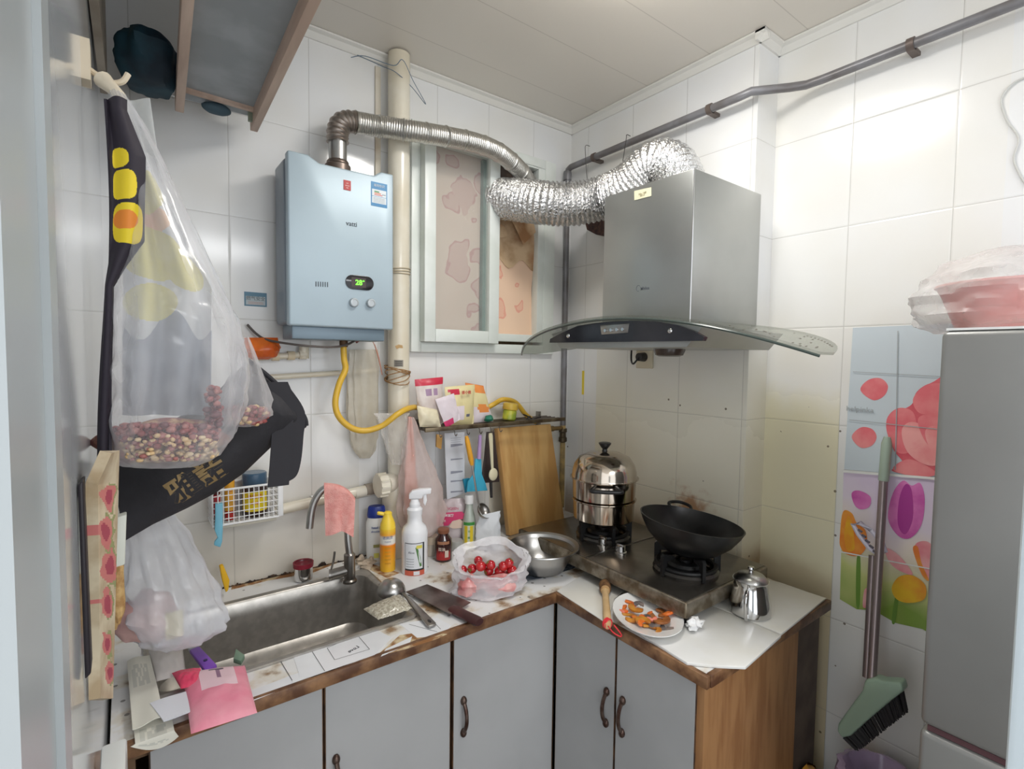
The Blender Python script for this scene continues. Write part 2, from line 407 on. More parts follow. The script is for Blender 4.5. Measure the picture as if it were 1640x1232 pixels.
# ---- window
M_glass, N_, L_, b_ = nodes('window glass')
b_.inputs['Roughness'].default_value = .04; b_.inputs['Base Color'].default_value = rgb(214, 214, 214)
t_ = N_.new('ShaderNodeBsdfTransparent'); x_ = N_.new('ShaderNodeMixShader'); x_.inputs[0].default_value = .16
t_.inputs[0].default_value = rgb(250, 253, 251)
L_.new(t_.outputs[0], x_.inputs[1]); L_.new(b_.outputs[0], x_.inputs[2]); L_.new(x_.outputs[0], N_['Material Output'].inputs[0])
def ringframe(x0, x1, z0, z1, y0, y1, wl, wr, wb_, wt):
    mb = MB(); mb.box((x0, y0, z0), (x0+wl, y1, z1)); mb.box((x1-wr, y0, z0), (x1, y1, z1))
    mb.box((x0+wl, y0, z0), (x1-wr, y1, z0+wb_)); mb.box((x0+wl, y0, z1-wt), (x1-wr, y1, z1)); return mb
win = struct(ringframe(.800, 1.458, 1.497, 2.292, 1.655, 1.70, .038, .056, .036, .035).build('window_1', M_pvc, bevel=.002, merge=False))
ringframe(.832, 1.148, 1.533, 2.262, 1.618, 1.655, .044, .046, .046, .04).build('window_sash', M_pvc, win, bevel=.003, merge=False)
ringframe(1.148, 1.415, 1.545, 2.262, 1.66, 1.70, .006, .045, .03, .012).build('window_sash', M_pvc, win, bevel=.003, merge=False)
MB().box((.872, 1.632, 1.575), (1.105, 1.636, 2.225)).build('window_pane', M_glass, win)
# flowered paper taped over the outside of the opening
def paper_mat(name, c1, c2, blot):
    m, N, L, b = nodes(name); tc = N.new('ShaderNodeTexCoord')
    vo = N.new('ShaderNodeTexVoronoi'); vo.inputs['Scale'].default_value = 8.5; vo.voronoi_dimensions = '2D'
    nn = N.new('ShaderNodeTexNoise'); nn.inputs['Scale'].default_value = 14; L.new(tc.outputs['Object'], nn.inputs[0])
    mp = N.new('ShaderNodeVectorMath'); mp.operation = 'MULTIPLY_ADD'; mp.inputs[1].default_value = (.09, .09, .09)
    L.new(nn.outputs['Color'], mp.inputs[0]); L.new(tc.outputs['Object'], mp.inputs[2]); spq = N.new('ShaderNodeSeparateXYZ'); cbq = N.new('ShaderNodeCombineXYZ'); L.new(mp.outputs[0], spq.inputs[0]); L.new(spq.outputs[0], cbq.inputs[0]); L.new(spq.outputs[2], cbq.inputs[1]); L.new(cbq.outputs[0], vo.inputs['Vector'])
    sp = N.new('ShaderNodeSeparateXYZ'); L.new(vo.outputs['Color'], sp.inputs[0])
    th = mth(N, L, 'MULTIPLY_ADD', sp.outputs[0], .62, -.10)
    a = mth(N, L, 'LESS_THAN', vo.outputs[0], th)
    dd = mth(N, L, 'SUBTRACT', th, vo.outputs[0]); ring = mth(N, L, 'MULTIPLY', a, mth(N, L, 'LESS_THAN', dd, .06))
    f = mth(N, L, 'ADD', mth(N, L, 'MULTIPLY', a, .35), mth(N, L, 'MULTIPLY', ring, .35))
    n2 = N.new('ShaderNodeTexNoise'); n2.inputs['Scale'].default_value = 4; L.new(tc.outputs['Object'], n2.inputs[0])
    L.new(mixc(N, L, f, mixc(N, L, n2.outputs[0], c1, c2), blot), b.inputs['Base Color']); b.inputs['Roughness'].default_value = .7; return m
M_pap = paper_mat('rose printed paper', rgb(240, 216, 206), rgb(230, 196, 184), rgb(206, 136, 138))
M_pap_lit = paper_mat('rose printed paper lit', rgb(244, 214, 186), rgb(238, 200, 172), rgb(232, 150, 132))  # lit copy of the rose paper, peach light put into its colours
M_dark = mat('dark gap', rgb(50, 44, 40), .8)
M_teal = mat('green foam strip', rgb(70, 104, 98), .7, col2=rgb(100, 130, 122), nscale=12)
mb = MB(); mb.grid(lambda u, v: (.868+.228*u, 1.668+.003*math.sin(9*u)*math.sin(7*v), 1.57+.665*v), 16, 20, th=.001); mb.build('paper_cover', M_pap, win, label='faded rose-printed paper behind the glass of the left sash')
mb = MB(); mb.grid(lambda u, v: (1.150+.222*u+.004*math.sin(8*v), 1.694+.004*math.sin(6*u+5*v), 1.572+.34*v), 12, 20, th=.001); mb.build('paper_cover', M_pap_lit, win, label='rose-printed paper in the right half, lit peach tone painted in')
M_torn = mat('torn brown paper', rgb(214, 184, 148), .8, col2=rgb(165, 120, 80), nscale=9, nlo=.42, nhi=.62)
mb = MB()
mb.grid(lambda u, v: (1.150+.225*u, 1.690-.012*math.sin(7*u+3*v)*v, 1.86+.20*v+.02*math.sin(11*u)), 14, 12, th=.0012)
mb.add([P(x, y, Y=1.672) for x, y in ((790, 352), (808, 362), (812, 378), (792, 384))], [(0, 1, 2, 3)])
mb.add([P(x, y, Y=1.662) for x, y in ((815, 345), (845, 348), (838, 392), (858, 372), (852, 346), (826, 366))], [(0, 1, 5), (1, 2, 5), (1, 4, 3), (1, 3, 2)])
mb.build('torn_paper', M_torn, win, label='torn brown paper around the duct hole')
MB().box((1.15, 1.712, 1.9), (1.40, 1.722, 2.27)).build('dark_board', mat('dark brown board', rgb(92, 76, 64), .8, col2=rgb(60, 50, 44)), win)  # plain dark brown board behind the duct hole
MB().box((.80, 1.752, 1.5), (1.46, 1.758, 2.3)).build('outer_board', M_torn, win)
mb = MB(); mb.box((1.088, 1.645, 1.58), (1.104, 1.664, 2.22)); mb.box((.877, 1.645, 1.58), (.885, 1.664, 2.22)); mb.build('foam_strip', M_teal, win)
mb = MB(); mb.tube([P(791, 412, Y=1.655)+Vector((0, 0, .0)), P(791, 412, Y=1.64)], .014, 12); mb.box(P(788, 432, Y=1.655), P(793, 420, Y=1.648)); mb.build('window_latch', mat('grey latch', rgb(110, 100, 92), .4), win)

# ================================================================== WALL CABINET (upper left)
cb = root('hanging_cabinet', 'grey-bottomed wooden hanging cabinet high up near the ceiling, seen from below', 'cabinet', (.14, 1.2, 2.095))
M_rail = mat('worn pale wood rail', rgb(216, 192, 174), .6, col2=rgb(192, 166, 148), stretch=(1, .15, 1), nscale=20)
M_grey = mat('grey cabinet board', rgb(172, 178, 182), .6, col2=rgb(154, 160, 163), nscale=9)
zb = 2.097
MB().prism([P(298, -60, Z=zb+.04), P(515, -60, Z=zb+.04), P(414, 190, Z=zb+.04), P(292, 158, Z=zb+.04)], (0, 0, .012)).build('bottom_panel', M_grey, cb)
def bar(a, b, wv, hv): return MB().prism([Vector(a), Vector(a)+Vector(wv), Vector(a)+Vector(wv)+Vector(hv), Vector(a)+Vector(hv)], Vector(b)-Vector(a))
bar((.308, 1.605, zb), (.276, .60, zb), (-.019, 0, 0), (0, 0, .042)).build('rail', M_rail, cb, bevel=.002)
bar((.134, 1.60, zb), (.088, .60, zb), (-.019, 0, 0), (0, 0, .042)).build('rail', M_rail, cb, bevel=.002)
bar((.114, 1.545, zb+.03), (.292, 1.555, zb+.03), (0, -.012, 0), (0, 0, .012)).build('cross_rail', M_rail, cb)
bar((.278, 1.56, zb+.01), (.292, 1.56, zb+.01), (0, .012, 0), (0, 0, .03)).build('cross_rail', mat('green painted stub', rgb(140, 150, 132), .6), cb)
bar((-.020, 1.60, zb), (-.030, .60, zb), (-.014, 0, 0), (0, 0, .36)).build('side_panel', mat('beige cabinet side', rgb(176, 166, 150), .6, col2=rgb(150, 138, 122), nscale=7), cb)
bar((.300, 1.56, zb+.052), (.262, .60, zb+.052), (-.012, 0, 0), (0, 0, .29)).build('side_panel', M_grey, cb)
MB().box((-.032, .6, zb+.345), (.29, 1.56, zb+.357)).build('top_panel', mat('brownish cabinet lining', rgb(150, 138, 128), .7), cb)
tb = bag([(Vector((.055, 1.47, 2.19)), XV*.045, YV*.06), (Vector((.055, 1.48, 2.165)), XV*.062, YV*.085), (Vector((.057, 1.50, 2.13)), XV*.058, YV*.085), (Vector((.06, 1.52, 2.105)), XV*.045, YV*.055), (Vector((.06, 1.52, 2.10)), XV*.01, YV*.02)], folds=7, amp=.05, seed=3)
tag(tb.build('cloth_bundle', mat('dark teal cloth', rgb(22, 62, 76), .7, col2=rgb(12, 34, 48), nscale=10), base=(.06, 1.5, 2.10)), 'dark teal bundle stored on the left side of the hanging cabinet', 'bundle')
mb = MB(); mb.ball((.205, 1.58, 2.122), (.035, .02, .014), lump=.1)
tag(mb.build('cloth_pouch', mat('blue grey cloth', rgb(70, 92, 104), .7), base=(.205, 1.58, 2.11)), 'small blue-grey pouch poking out behind the bottom of the hanging cabinet', 'pouch')

# ================================================================== WATER HEATER
M_heat = mat('pale blue enamel', rgb(180, 198, 208), .38, .1, col2=rgb(176, 193, 203), nscale=4)
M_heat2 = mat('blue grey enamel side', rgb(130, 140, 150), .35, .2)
hx0, hx1, hy, hz0, hz1 = .364, .672, 1.516, 1.562, 2.038
ht = root('water_heater', 'pale blue gas water heater with a lit display, hanging on the white tiles', 'water heater', (.518, 1.62, hz0))
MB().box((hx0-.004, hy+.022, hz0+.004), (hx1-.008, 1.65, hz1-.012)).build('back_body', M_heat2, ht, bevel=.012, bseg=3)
fp = [(hx0, hz0), (hx1, hz0), (hx1, hz1), (hx1-.04, hz1), (hx1-.062, hz1-.016), (hx0+.085, hz1-.016), (hx0+.055, hz1), (hx0, hz1)]
MB().prism([(x, hy, z) for x, z in fp], (0, .03, 0)).build('front_panel', M_heat, ht, bevel=.006, bseg=3)
MB().box((hx0+.012, hy+.016, hz0-.036), (hx1-.022, 1.64, hz0+.006)).build('lower_tray', mat('slate blue tray', rgb(124, 142, 155), .4, .2), ht, bevel=.004)
FN = flat_fn((0, hy, 0), (0, -1, 0))
def hfn(x, y, z): return Vector((x, hy-.0006-z, y))     # direct x,z on the front
def hp(px, py): p = P(px, py, Y=hy); return p.x, p.z
mb = MB(); cx, cz = hp(576, 453); hw, hh = .043, .021
pts = [(cx+(hw-hh)+hh*math.cos(a), cz+hh*math.sin(a)) for a in [PI/2-PI*i/10 for i in range(11)]]+[(cx-(hw-hh)-hh*math.cos(a), cz+hh*math.sin(a)) for a in [-PI/2+PI*i/10 for i in range(11)]]
mb.prism([(x, hy+.002, z) for x, z in pts], (0, -.005, 0)); dsp = mb.build('display', mat('smoked display', rgb(38, 36, 40), .1), ht, bevel=.001)
mb = MB(); mb.box((cx-.026, hy-.0042, cz-.014), (cx+.018, hy-.003, cz+.014)); mb.build('display_window', mat('brown lcd', rgb(70, 58, 54), .15), dsp)
mb = MB(); mb.add(*text('28', .021, lambda x, y, z: Vector((cx-.004+x, hy-.0047-z, cz-.001+y)), bold=.02)); mb.add(*text('°', .018, lambda x, y, z: Vector((cx+.0105+x, hy-.0047-z, cz+.000+y))))
mb.build('display_digits', mat('green digits', rgb(90, 220, 60), .5, emit=rgb(120, 255, 60), estr=1.6), dsp)
for px_, py_ in ((566, 485), (593, 486)):
    x, z = hp(px_, py_); mb = MB(); M = Matrix.Rotation(PI/2, 3, 'X')
    mb.lathe([(.0135, 0), (.0135, .010), (.0115, .013), (.009, .0135), (.0085, .012), (0, .012)], (x, hy+.001, z), 28, M=M); mb.build('knob', mat('grey knob', rgb(186, 192, 196), .3, .3), ht)
mb = MB(); mb.box((hx0, hy-.0012, 0), (hx0+.001, hy, 0.001)); mb = MB()
for i in range(6):
    x, z = hp(506+3.7*i, 455+.2*i); mb.box((x-.0012, hy-.0012, z-.007), (x+.0012, hy+.001, z+.007))
mb.build('vent_slots', mat('slot grey', rgb(84, 92, 100), .6), ht)
x, z = hp(556, 297); mb = MB(); mb.box((x-.0105, hy-.0015, z-.014), (x+.0105, hy, z+.014)); 
for k, (dx, dz) in enumerate(((0, .006), (-.003, -.001), (.003, -.001), (0, -.007))): mb.box((x+dx-.003, hy-.0019, z+dz-.0018), (x+dx+.003, hy-.0014, z+dz+.0008), 1)
mb.build('red_badge', [mat('badge red', rgb(190, 60, 58), .4), mat('badge grey', rgb(220, 170, 165), .4)], ht, bevel=0)
x, z = hp(563, 359); mb = MB(); mb.add(*text('vatti', .019, lambda a, b, c: Vector((x+a, hy-.0004-c, z+b)), bold=.012)); mb.build('maker_mark', mat('dark lettering', rgb(62, 72, 82), .4), ht)
# energy label
lx0, lz1 = hp(594, 290); lx1, lz0 = hp(620, 334); lw_, lh = lx1-lx0, lz1-lz0
mb = MB()
def hb(a, b, c, d, mi, e=0): mb.box((lx0+lw_*a, hy-.0008-e, lz0+lh*b), (lx0+lw_*c, hy-.0002, lz0+lh*d), mi)
hb(0, 0, 1, 1, 0); hb(.06, .13, .94, .70, 1, .0003); hb(.2, .58, .5, .63, 2, .0005); hb(.2, .52, .6, .56, 3, .0005); hb(.2, .46, .7, .49, 4, .0005); hb(.06, .40, .94, .415, 0, .0005)
for k in range(4): hb(.14, .17+.055*k, .86, .185+.055*k, 5, .0005)
mb.add(*text('能效标识', .0085, lambda a, b, c: Vector(((lx0+lx1)/2+a, hy-.0012-c, lz0+lh*.86+b))), 1); hb(.68, .5, .9, .54, 5, .0005)
mb.build('energy_label', [mat('label blue', rgb(70, 140, 190), .4), mat('label white', rgb(225, 232, 236), .4), mat('label green', rgb(70, 150, 80), .4), mat('label orange', rgb(220, 120, 60), .4), mat('label red', rgb(205, 60, 60), .4), mat('label grey', rgb(150, 160, 170), .4)], ht)

# flue pipe
fl = root('flue_pipe', 'ribbed aluminium flue pipe running from the water heater to the window', 'pipe', (.52, 1.58, 2.03))
fb = P(541, 250, Y=1.575); fx, fy = fb.x, 1.575
MB().lathe([(.037, 2.022), (.037, 2.045), (.032, 2.05), (.032, 2.056), (.029, 2.06)], (fx, fy, 0), 28).build('collar', mat('dark collar', rgb(120, 108, 100), .35, .8), fl)
e1 = P(548, 192, Y=1.57)
MB().tube([(fx, fy, 2.055), (fx, fy, 2.12)], .026, 24).build('stub_pipe', M_steel, fl)
p_, r_ = rib_path([(fx, fy, 2.115), (fx, fy, 2.145), (fx+.012, fy+.002, 2.173), (fx+.04, fy+.004, 2.188), (fx+.062, fy+.004, 2.19)], .0305, .013, .0022)
MB().tube(p_, r_, 24).build('elbow', mat('dull elbow', rgb(160, 150, 142), .35, .9), fl)
pp = [Vector((fx+.055, fy+.004, 2.19)), P(610, 203, Y=1.572), P(665, 211, Y=1.535), P(720, 220, Y=1.53), P(765, 230, Y=1.53), P(800, 245, Y=1.54), P(828, 268, Y=1.57), P(846, 292, Y=1.62), P(852, 312, Y=1.70)]
p_, r_ = rib_path(pp, .0315, .0075, .0009)
r_ = [a+(.0022 if (i//3) % 13 == 0 else 0) for i, a in enumerate(r_)]
MB().tube(p_, r_, 28).build('flexible_pipe', M_alu, fl)

# foil exhaust duct of the hood
def foil_mat():
    m, N, L, b = nodes('crinkled foil'); b.inputs['Metallic'].default_value = 1; b.inputs['Roughness'].default_value = .2
    b.inputs['Base Color'].default_value = rgb(222, 222, 222)
    tc = N.new('ShaderNodeTexCoord'); n = N.new('ShaderNodeTexNoise'); n.inputs['Scale'].default_value = 110; n.inputs['Detail'].default_value = 3; L.new(tc.outputs['Object'], n.inputs[0])
    bp = N.new('ShaderNodeBump'); bp.inputs['Strength'].default_value = 1; bp.inputs['Distance'].default_value = .008
    L.new(n.outputs[0], bp.inputs['Height']); L.new(bp.outputs[0], b.inputs['Normal']); return m
pp = [P(788, 318, Y=1.70), P(822, 320, Y=1.58), P(868, 325, Y=1.46), P(915, 327, Y=1.385), P(965, 317, Y=1.30), P(1005, 300, Y=1.20), Vector((1.395, 1.10, 2.115)), Vector((1.41, 1.04, 2.09)), Vector((1.41, 1.01, 2.03)), Vector((1.41, 1.0, 1.98))]
p_, r_ = rib_path(pp, .074, .016, .0035)
mb = MB(); mb.tube(p_, r_, 44, cap=False)
for v in mb.v: v += Vector((noise.noise(v*70), noise.noise(v*70+Vector((9, 0, 0))), noise.noise(v*70+Vector((0, 9, 0)))))*.0022
tag(mb.build('exhaust_duct', foil_mat(), base=(1.2, 1.45, 2.04), smooth=25), 'shiny crinkled foil duct running from the hood top to the window', 'duct')
mb = MB()
for a, b in (((942, 240), (941, 296)), ((1007, 224), (988, 316))):
    A = P(*a, X=1.513); Q = P(*b, X=A.x-.10); mb.tube(smooth_path([A+ZV*.012, A+Vector((-.016, 0, .004)), A+Vector((-.014, 0, -.012)), Q], 5), .0013, 6)
for k, (a, b) in enumerate((((942, 240), (941, 296)), ((1007, 224), (988, 316)))):
    A = P(*a, X=1.513); Q = P(*b, X=A.x-.10); mb = MB(); mb.tube(smooth_path([A+Vector((.008, 0, .016)), A+Vector((-.013, 0, .014)), A+Vector((-.016, 0, -.012)), Q], 5), .0013, 6)
    tag(mb.build('hanging_wire', mat('wire grey', rgb(90, 88, 86), .4, .7), base=A), 'thin wire tying the foil duct to the grey pipe, ' + ('nearer the corner' if k == 0 else 'nearer the hood'), 'wire')
mb = MB(); mb.prism([P(x, y, X=1.5) for x, y in ((936, 353), (965, 349), (968, 378), (955, 376), (940, 368))], (.055, 0, 0))
tag(mb.build('foam_chunk', mat('dark brown foam', rgb(62, 48, 50), .9, col2=rgb(90, 66, 60), nscale=60), base=(1.5, 1.45, 1.9)), 'dark brown foam lump wedged under the foil duct beside the hood', 'foam')

# ================================================================== GAS PIPE (grey)
M_gas = mat('grey painted pipe', rgb(132, 132, 136), .35, .2, col2=rgb(112, 108, 108), nscale=10)
gp = root('gas_pipe', 'grey gas pipe rising in the corner and running along the right wall', 'pipe', (1.513, 1.655, .82))
xg = 1.518
path = [(xg, 1.65, 1.19), (xg, 1.65, 2.26), (xg, 1.645, 2.278), (xg, 1.63, 2.285)]+[(xg, y, 2.285) for y in (1.4, 1.0, .88)]+[(xg+.004, .85, 2.289), (1.60, .775, 2.295), (1.628, .74, 2.297), (1.632, .70, 2.297), (1.632, .3, 2.297), (1.632, -.6, 2.297)]
MB().tube(path, .0125, 16).build('pipe_run', M_gas, gp)
MB().tube([(xg, 1.65, .83), (xg, 1.65, 1.19)], .0115, 14).build('lower_run', mat('yellowed pipe', rgb(190, 160, 100), .4, col2=rgb(140, 120, 80), nscale=20), gp)
mb = MB(); mb.lathe([(.017, 2.235), (.018, 2.262), (.0165, 2.272)], (xg, 1.65, 0), 16); mb.build('elbow_fitting', M_gas, gp)
for i, (px_, py_, xx) in enumerate(((952, 256, xg), (1137, 181, xg), (1459, 76, 1.632))):
    p = P(px_, py_, X=xx); zz = 2.285 if xx == xg else 2.297; wallx = XR if xx == xg else XF
    mb = MB(); mb.tube([(xx, p.y-.008, zz), (xx, p.y+.008, zz)], .0165, 14); mb.box((xx, p.y-.008, zz-.014), (wallx, p.y+.010, zz-.004)); mb.build('pipe_clamp', mat('rusty clamp', rgb(110, 98, 92), .5, .4), gp)
zv = P(901, 690, X=xg).z
mb = MB(); mb.lathe([(.013, -.03), (.018, -.026), (.018, -.01), (.014, -.006), (.014, .012), (.018, .016), (.018, .03)], (xg, 1.65, zv-.02), 14); mb.build('gas_valve', mat('brass valve', rgb(90, 78, 60), .4, .7), gp)
mb = MB(); mb.tube([(xg, 1.65, zv+.012), (xg-.06, 1.647, zv+.014)], .009, 12); mb.tube([(xg-.06, 1.647, zv+.014), (xg-.085, 1.646, zv+.014)], .012, 12); mb.build('side_outlet', mat('dull brass', rgb(150, 124, 80), .35, .8), gp)

# ================================================================== HOOD
M_hsteel = mat('hood steel', rgb(178, 180, 178), .34, .85, col2=rgb(168, 170, 168), nscale=3)
hd = root('range_hood', 'steel chimney range hood with a curved glass canopy over the stove', 'range hood', (1.563, .985, 1.5))
hc = .986
MB().box((1.213, .827, 1.572), (1.562, 1.146, 1.988)).build('chimney', M_hsteel, hd, bevel=.004)
def gz(y): t = (y-hc)/.507; return 1.592-.085*t*t-.012*t**4
mb = MB()
def gfn(u, v):
    t = -1+2*u; y = hc+.507*t
    xf = 1.063+.10*t*t*t*t+.0*t; xb = 1.53-.10*abs(t)**3-.20*abs(t)**8
    xb = max(xb, xf+.004)
    return (xf+(xb-xf)*v, y, gz(y))
mb.grid(gfn, 48, 10, th=.006)
M_hg, N_, L_, b_ = nodes('smoky hood glass')
b_.inputs['Roughness'].default_value = .12; b_.inputs['Base Color'].default_value = rgb(150, 150, 144)
t_ = N_.new('ShaderNodeBsdfTransparent'); t_.inputs[0].default_value = rgb(236, 238, 234); x_ = N_.new('ShaderNodeMixShader'); x_.inputs[0].default_value = .30
L_.new(t_.outputs[0], x_.inputs[1]); L_.new(b_.outputs[0], x_.inputs[2]); L_.new(x_.outputs[0], N_['Material Output'].inputs[0])
gl = mb.build('glass_canopy', M_hg, hd, smooth=60)
mb = MB(); ep = [Vector(gfn(i/40, 0))+ZV*-.003 for i in range(41)]; mb.tube(ep, .0034, 6); mb.build('canopy_edge', mat('dark glass edge', rgb(70, 80, 76), .2), gl)
mb = MB()
for k in range(30):
    q = Vector(gfn(.055+.012*k, .93)) if k < 9 else Vector(gfn(.03+.25*rnd.random(), .15+.8*rnd.random())); mb = MB(); mb.ball(q+ZV*.0006, (.003, .003, .0014), 8, 5); mb.build('grease_drop', mat('grease drops', rgb(96, 84, 60), .3), gl)
# under body
ub = MB(); prof = [(y, gz(y)-.009) for y in [hc-.27+.54*i/16 for i in range(17)]]
poly = [(1.10, y, z) for y, z in prof]+[(1.10, hc+.23, 1.512), (1.10, hc-.23, 1.512)]
ub.prism(poly, (.40, 0, 0)); ub.build('under_body', M_hsteel, hd, smooth=30)
xp = 1.088
pl = [(880, 549), (881, 543), (900, 533), (925, 522), (955, 514), (985, 509.5), (1020, 509.5), (1050, 513), (1085, 521), (1112, 531), (1128, 540), (1125, 546)]
mb = MB(); pts = [P(x, y, X=xp) for x, y in pl]; pts = [Vector((p.x, p.y, min(p.z, gz(p.y)-.007))) for p in pts]
mb.prism(pts, (.014, 0, 0)); fpnl = mb.build('control_panel', mat('black glass', rgb(40, 40, 46), .12, col2=rgb(52, 52, 58), nscale=8), hd)
mb = MB(); q = [P(x, y, X=xp-.002) for x, y in ((961, 521), (1007, 518), (1005, 533), (963, 536))]; mb.prism(q, (.004, 0, 0)); kp = mb.build('button_plate', M_steel, fpnl, bevel=.001)
for i in range(4):
    c = P(970+9.3*i, 529.6-.7*i, X=xp-.002); mb = MB(); mb.tube([c, c-XV*.004], .0045, 14); mb.build('button', M_chrome, fpnl)
for px_, py_ in ((910, 538), (1073, 530)):
    c = P(px_, py_, X=xp); mb = MB(); mb.ball(c, (.004, .007, .007), 14, 8); mb.build('screw_cap', M_chrome, hd)
c = P(1072, 560, X=1.30); mb = MB(); mb.lathe([(.046, .03), (.046, 0), (.040, -.014), (.03, -.018), (0, -.018)], (c.x, c.y, 1.512-.004), 28, cap0=False)
mb.build('oil_cup', mat('smoked oil cup', rgb(70, 58, 50), .2), hd)
mb = MB(); zz = P(1033, 462, X=1.213); F = flat_fn(zz, (-1, 0, 0))
mb.add(*text('Midea', .0135, F, bold=.01)); c0 = P(1022.5, 462, X=1.213); F2 = flat_fn(c0, (-1, 0, 0))
ar = [(.0075*math.cos(a), .0085*math.sin(a)) for a in [PI*.25+PI*1.35*i/14 for i in range(15)]]
mb.tube([F2(x, y, 0) for x, y in ar], .0008, 5); mb.build('maker_mark', mat('logo grey', rgb(112, 116, 122), .4, .4), hd)
mb = MB(); q = [P(x, y, X=1.2125) for x, y in ((1016, 306), (1043, 300), (1043, 314), (1016, 321))]; mb.prism(q, (-.0008, 0, 0))
c0 = (q[0]+q[2])/2-XV*.0009; mb.add(*text('No.168', .009, flat_fn(c0, (-1, 0, 0), off=.0001)), 1); mb.add(*text('2013.5', .006, flat_fn(c0-ZV*.006, (-1, 0, 0), off=.0001)), 1)
mb.build('paper_sticker', [mat('cream sticker', rgb(226, 222, 190), .6), mat('sticker ink', rgb(140, 130, 100), .6)], hd)
MB().tube([(1.214, .827, 1.574), (1.214, .827, 1.986)], .0016, 6).build('corner_seam', M_chrome, hd)
# wall socket + plug
so = root('wall_socket', 'stained white wall socket with a black plug, under the range hood', 'socket', P(1036, 572, X=XR))
c = P(1036, 574, X=XR); MB().box((c.x-.012, c.y-.032, c.z-.038), (c.x, c.y+.042, c.z+.045)).build('socket_plate', mat('yellowed socket', rgb(214, 204, 178), .4), so, bevel=.003)
c2 = P(1029, 572, X=XR-.02); mb = MB(); mb.tube([c2+XV*.012, c2-XV*.022], [.018, .015], 14); mb.tube(smooth_path([c2-XV*.02, c2+Vector((-.035, .012, -.025)), c2+Vector((-.02, .036, -.012)), c2+Vector((-.01, .044, .03)), c2+Vector((-.01, .04, .06))], 6), .0035, 8); mb.build('plug', M_black, so)

# ================================================================== DRAIN PIPE and plumbing
dp = root('drain_pipe', 'cream plastic drain pipe standing floor to ceiling beside the window', 'pipe', (.738, 1.62, .801))
cx_, cy_ = .738, 1.622; ZC0 = .801
MB().tube([(cx_, cy_, 1.04), (cx_, cy_, CEIL)], .0355, 28).build('pipe_run', M_cream, dp)
MB().tube([(cx_-.012, cy_, ZC0), (cx_-.012, cy_, 1.0)], .040, 28).build('lower_run', M_cream, dp)
mb = MB(); mb.lathe([(.044, .98), (.046, 1.0), (.046, 1.055), (.042, 1.06), (.040, 1.075)], (cx_-.01, cy_, 0), 28); mb.build('socket_joint', M_cream, dp)
q = P(618, 776, Y=1.59); mb = MB(); mb.tube([(cx_-.02, cy_-.01, q.z), (q.x-.005, 1.59, q.z)], .032, 24); mb.build('branch', M_cream, dp)
mb = MB(); mb.tube([(q.x-.0, 1.59, q.z), (q.x-.03, 1.589, q.z)], .037, 24)
for k in range(12):
    a = 2*PI*k/12; mb.tube([(q.x+.0, 1.59+.037*math.cos(a), q.z+.037*math.sin(a)), (q.x-.028, 1.589+.037*math.cos(a), q.z+.037*math.sin(a))], .004, 5)
mb.build('branch_cap', M_cream, dp)
zt = P(640, 437, Y=1.6).z
for k in range(3): pass
mb = MB()
for k, dz in enumerate((0, .007, .013)): mb.tube([Vector((cx_, cy_, zt+dz))+Vector((math.cos(a)*.0375, math.sin(a)*.0375, .003*math.sin(a+k))) for a in [2*PI*i/24 for i in range(24)]], .0018, 5, closed=True)
mb.build('tied_wire', mat('old string', rgb(190, 176, 150), .7), dp)
zt = P(635, 600, Y=1.6).z; mb = MB()
for k in range(7): mb.tube([Vector((cx_-.006, cy_-.004, zt-.02+.006*k))+Vector((math.cos(a)*(.041+.003*math.sin(3*a+k)), math.sin(a)*(.041+.002*math.sin(2*a)), .014*math.sin(a+.9*k))) for a in [2*PI*i/24 for i in range(24)]], .0017, 5, closed=True)
mb.build('tied_twine', mat('brown twine', rgb(160, 122, 80), .8), dp)
fx2 = cyl_fn((cx_, cy_, P(640, 582, Y=1.6).z), .0357, facing((cx_, cy_))); mb = MB(); patch(mb, fx2, .030, .022, n=6)
for k in range(3): patch(mb, fx2, .022, .003, 1, 0, -.006+.006*k, n=5, th=.0004)
mb.build('old_sticker', [mat('grey sticker', rgb(140, 134, 124), .6), mat('sticker dark', rgb(84, 80, 76), .6)], dp)
mb = MB(); fx3 = cyl_fn((cx_, cy_, P(638, 556, Y=1.6).z), .0358, facing((cx_, cy_))); 
poly2(mb, fx3, [(-.012, .003), (0, .008), (.012, .006), (.014, -.004), (.002, -.003), (-.006, -.007)], .0001, 0); mb.build('glue_stain', mat('rust glue', rgb(196, 160, 110), .7), dp)
# thin wire loop near ceiling
mb = MB(); pts = [P(562, 92, Y=1.64), P(585, 90, Y=1.62), P(630, 105, Y=1.59), P(645, 96, Y=1.57), P(662, 130, Y=1.58), P(682, 167, Y=1.60), P(660, 140, Y=1.60), P(634, 116, Y=1.585), P(612, 106, Y=1.63), P(572, 88, Y=1.65)]
tag(mb.tube(smooth_path(pts, 6), .0012, 6).build('loose_wire', mat('blue wire', rgb(96, 116, 134), .4), base=(.738, 1.6, 2.42)), 'thin blue wire looped around the drain pipe under the ceiling', 'wire')
# brown vertical stain strip = cracked filler beside drain pipe and along ceiling
mb = MB(); mb.box((.676, 1.668, 1.75), (.694, 1.6755, 2.43)); struct(mb.build('trim_6', mat('old filler strip', rgb(226, 218, 202), .8, col2=rgb(196, 174, 146), nscale=8, nlo=.5, nhi=.7)))
mb = MB(); mb.prism([P(x, y, Y=YW-.001) for x, y in ((540, 66), (556, 70), (590, 82), (622, 94), (624, 106), (600, 97), (570, 88), (548, 80))], (0, -.003, 0)); struct(mb.build('trim_7', mat('bare plaster', rgb(200, 160, 120), .9, col2=rgb(232, 220, 200), nscale=30, nlo=.45, nhi=.55)))

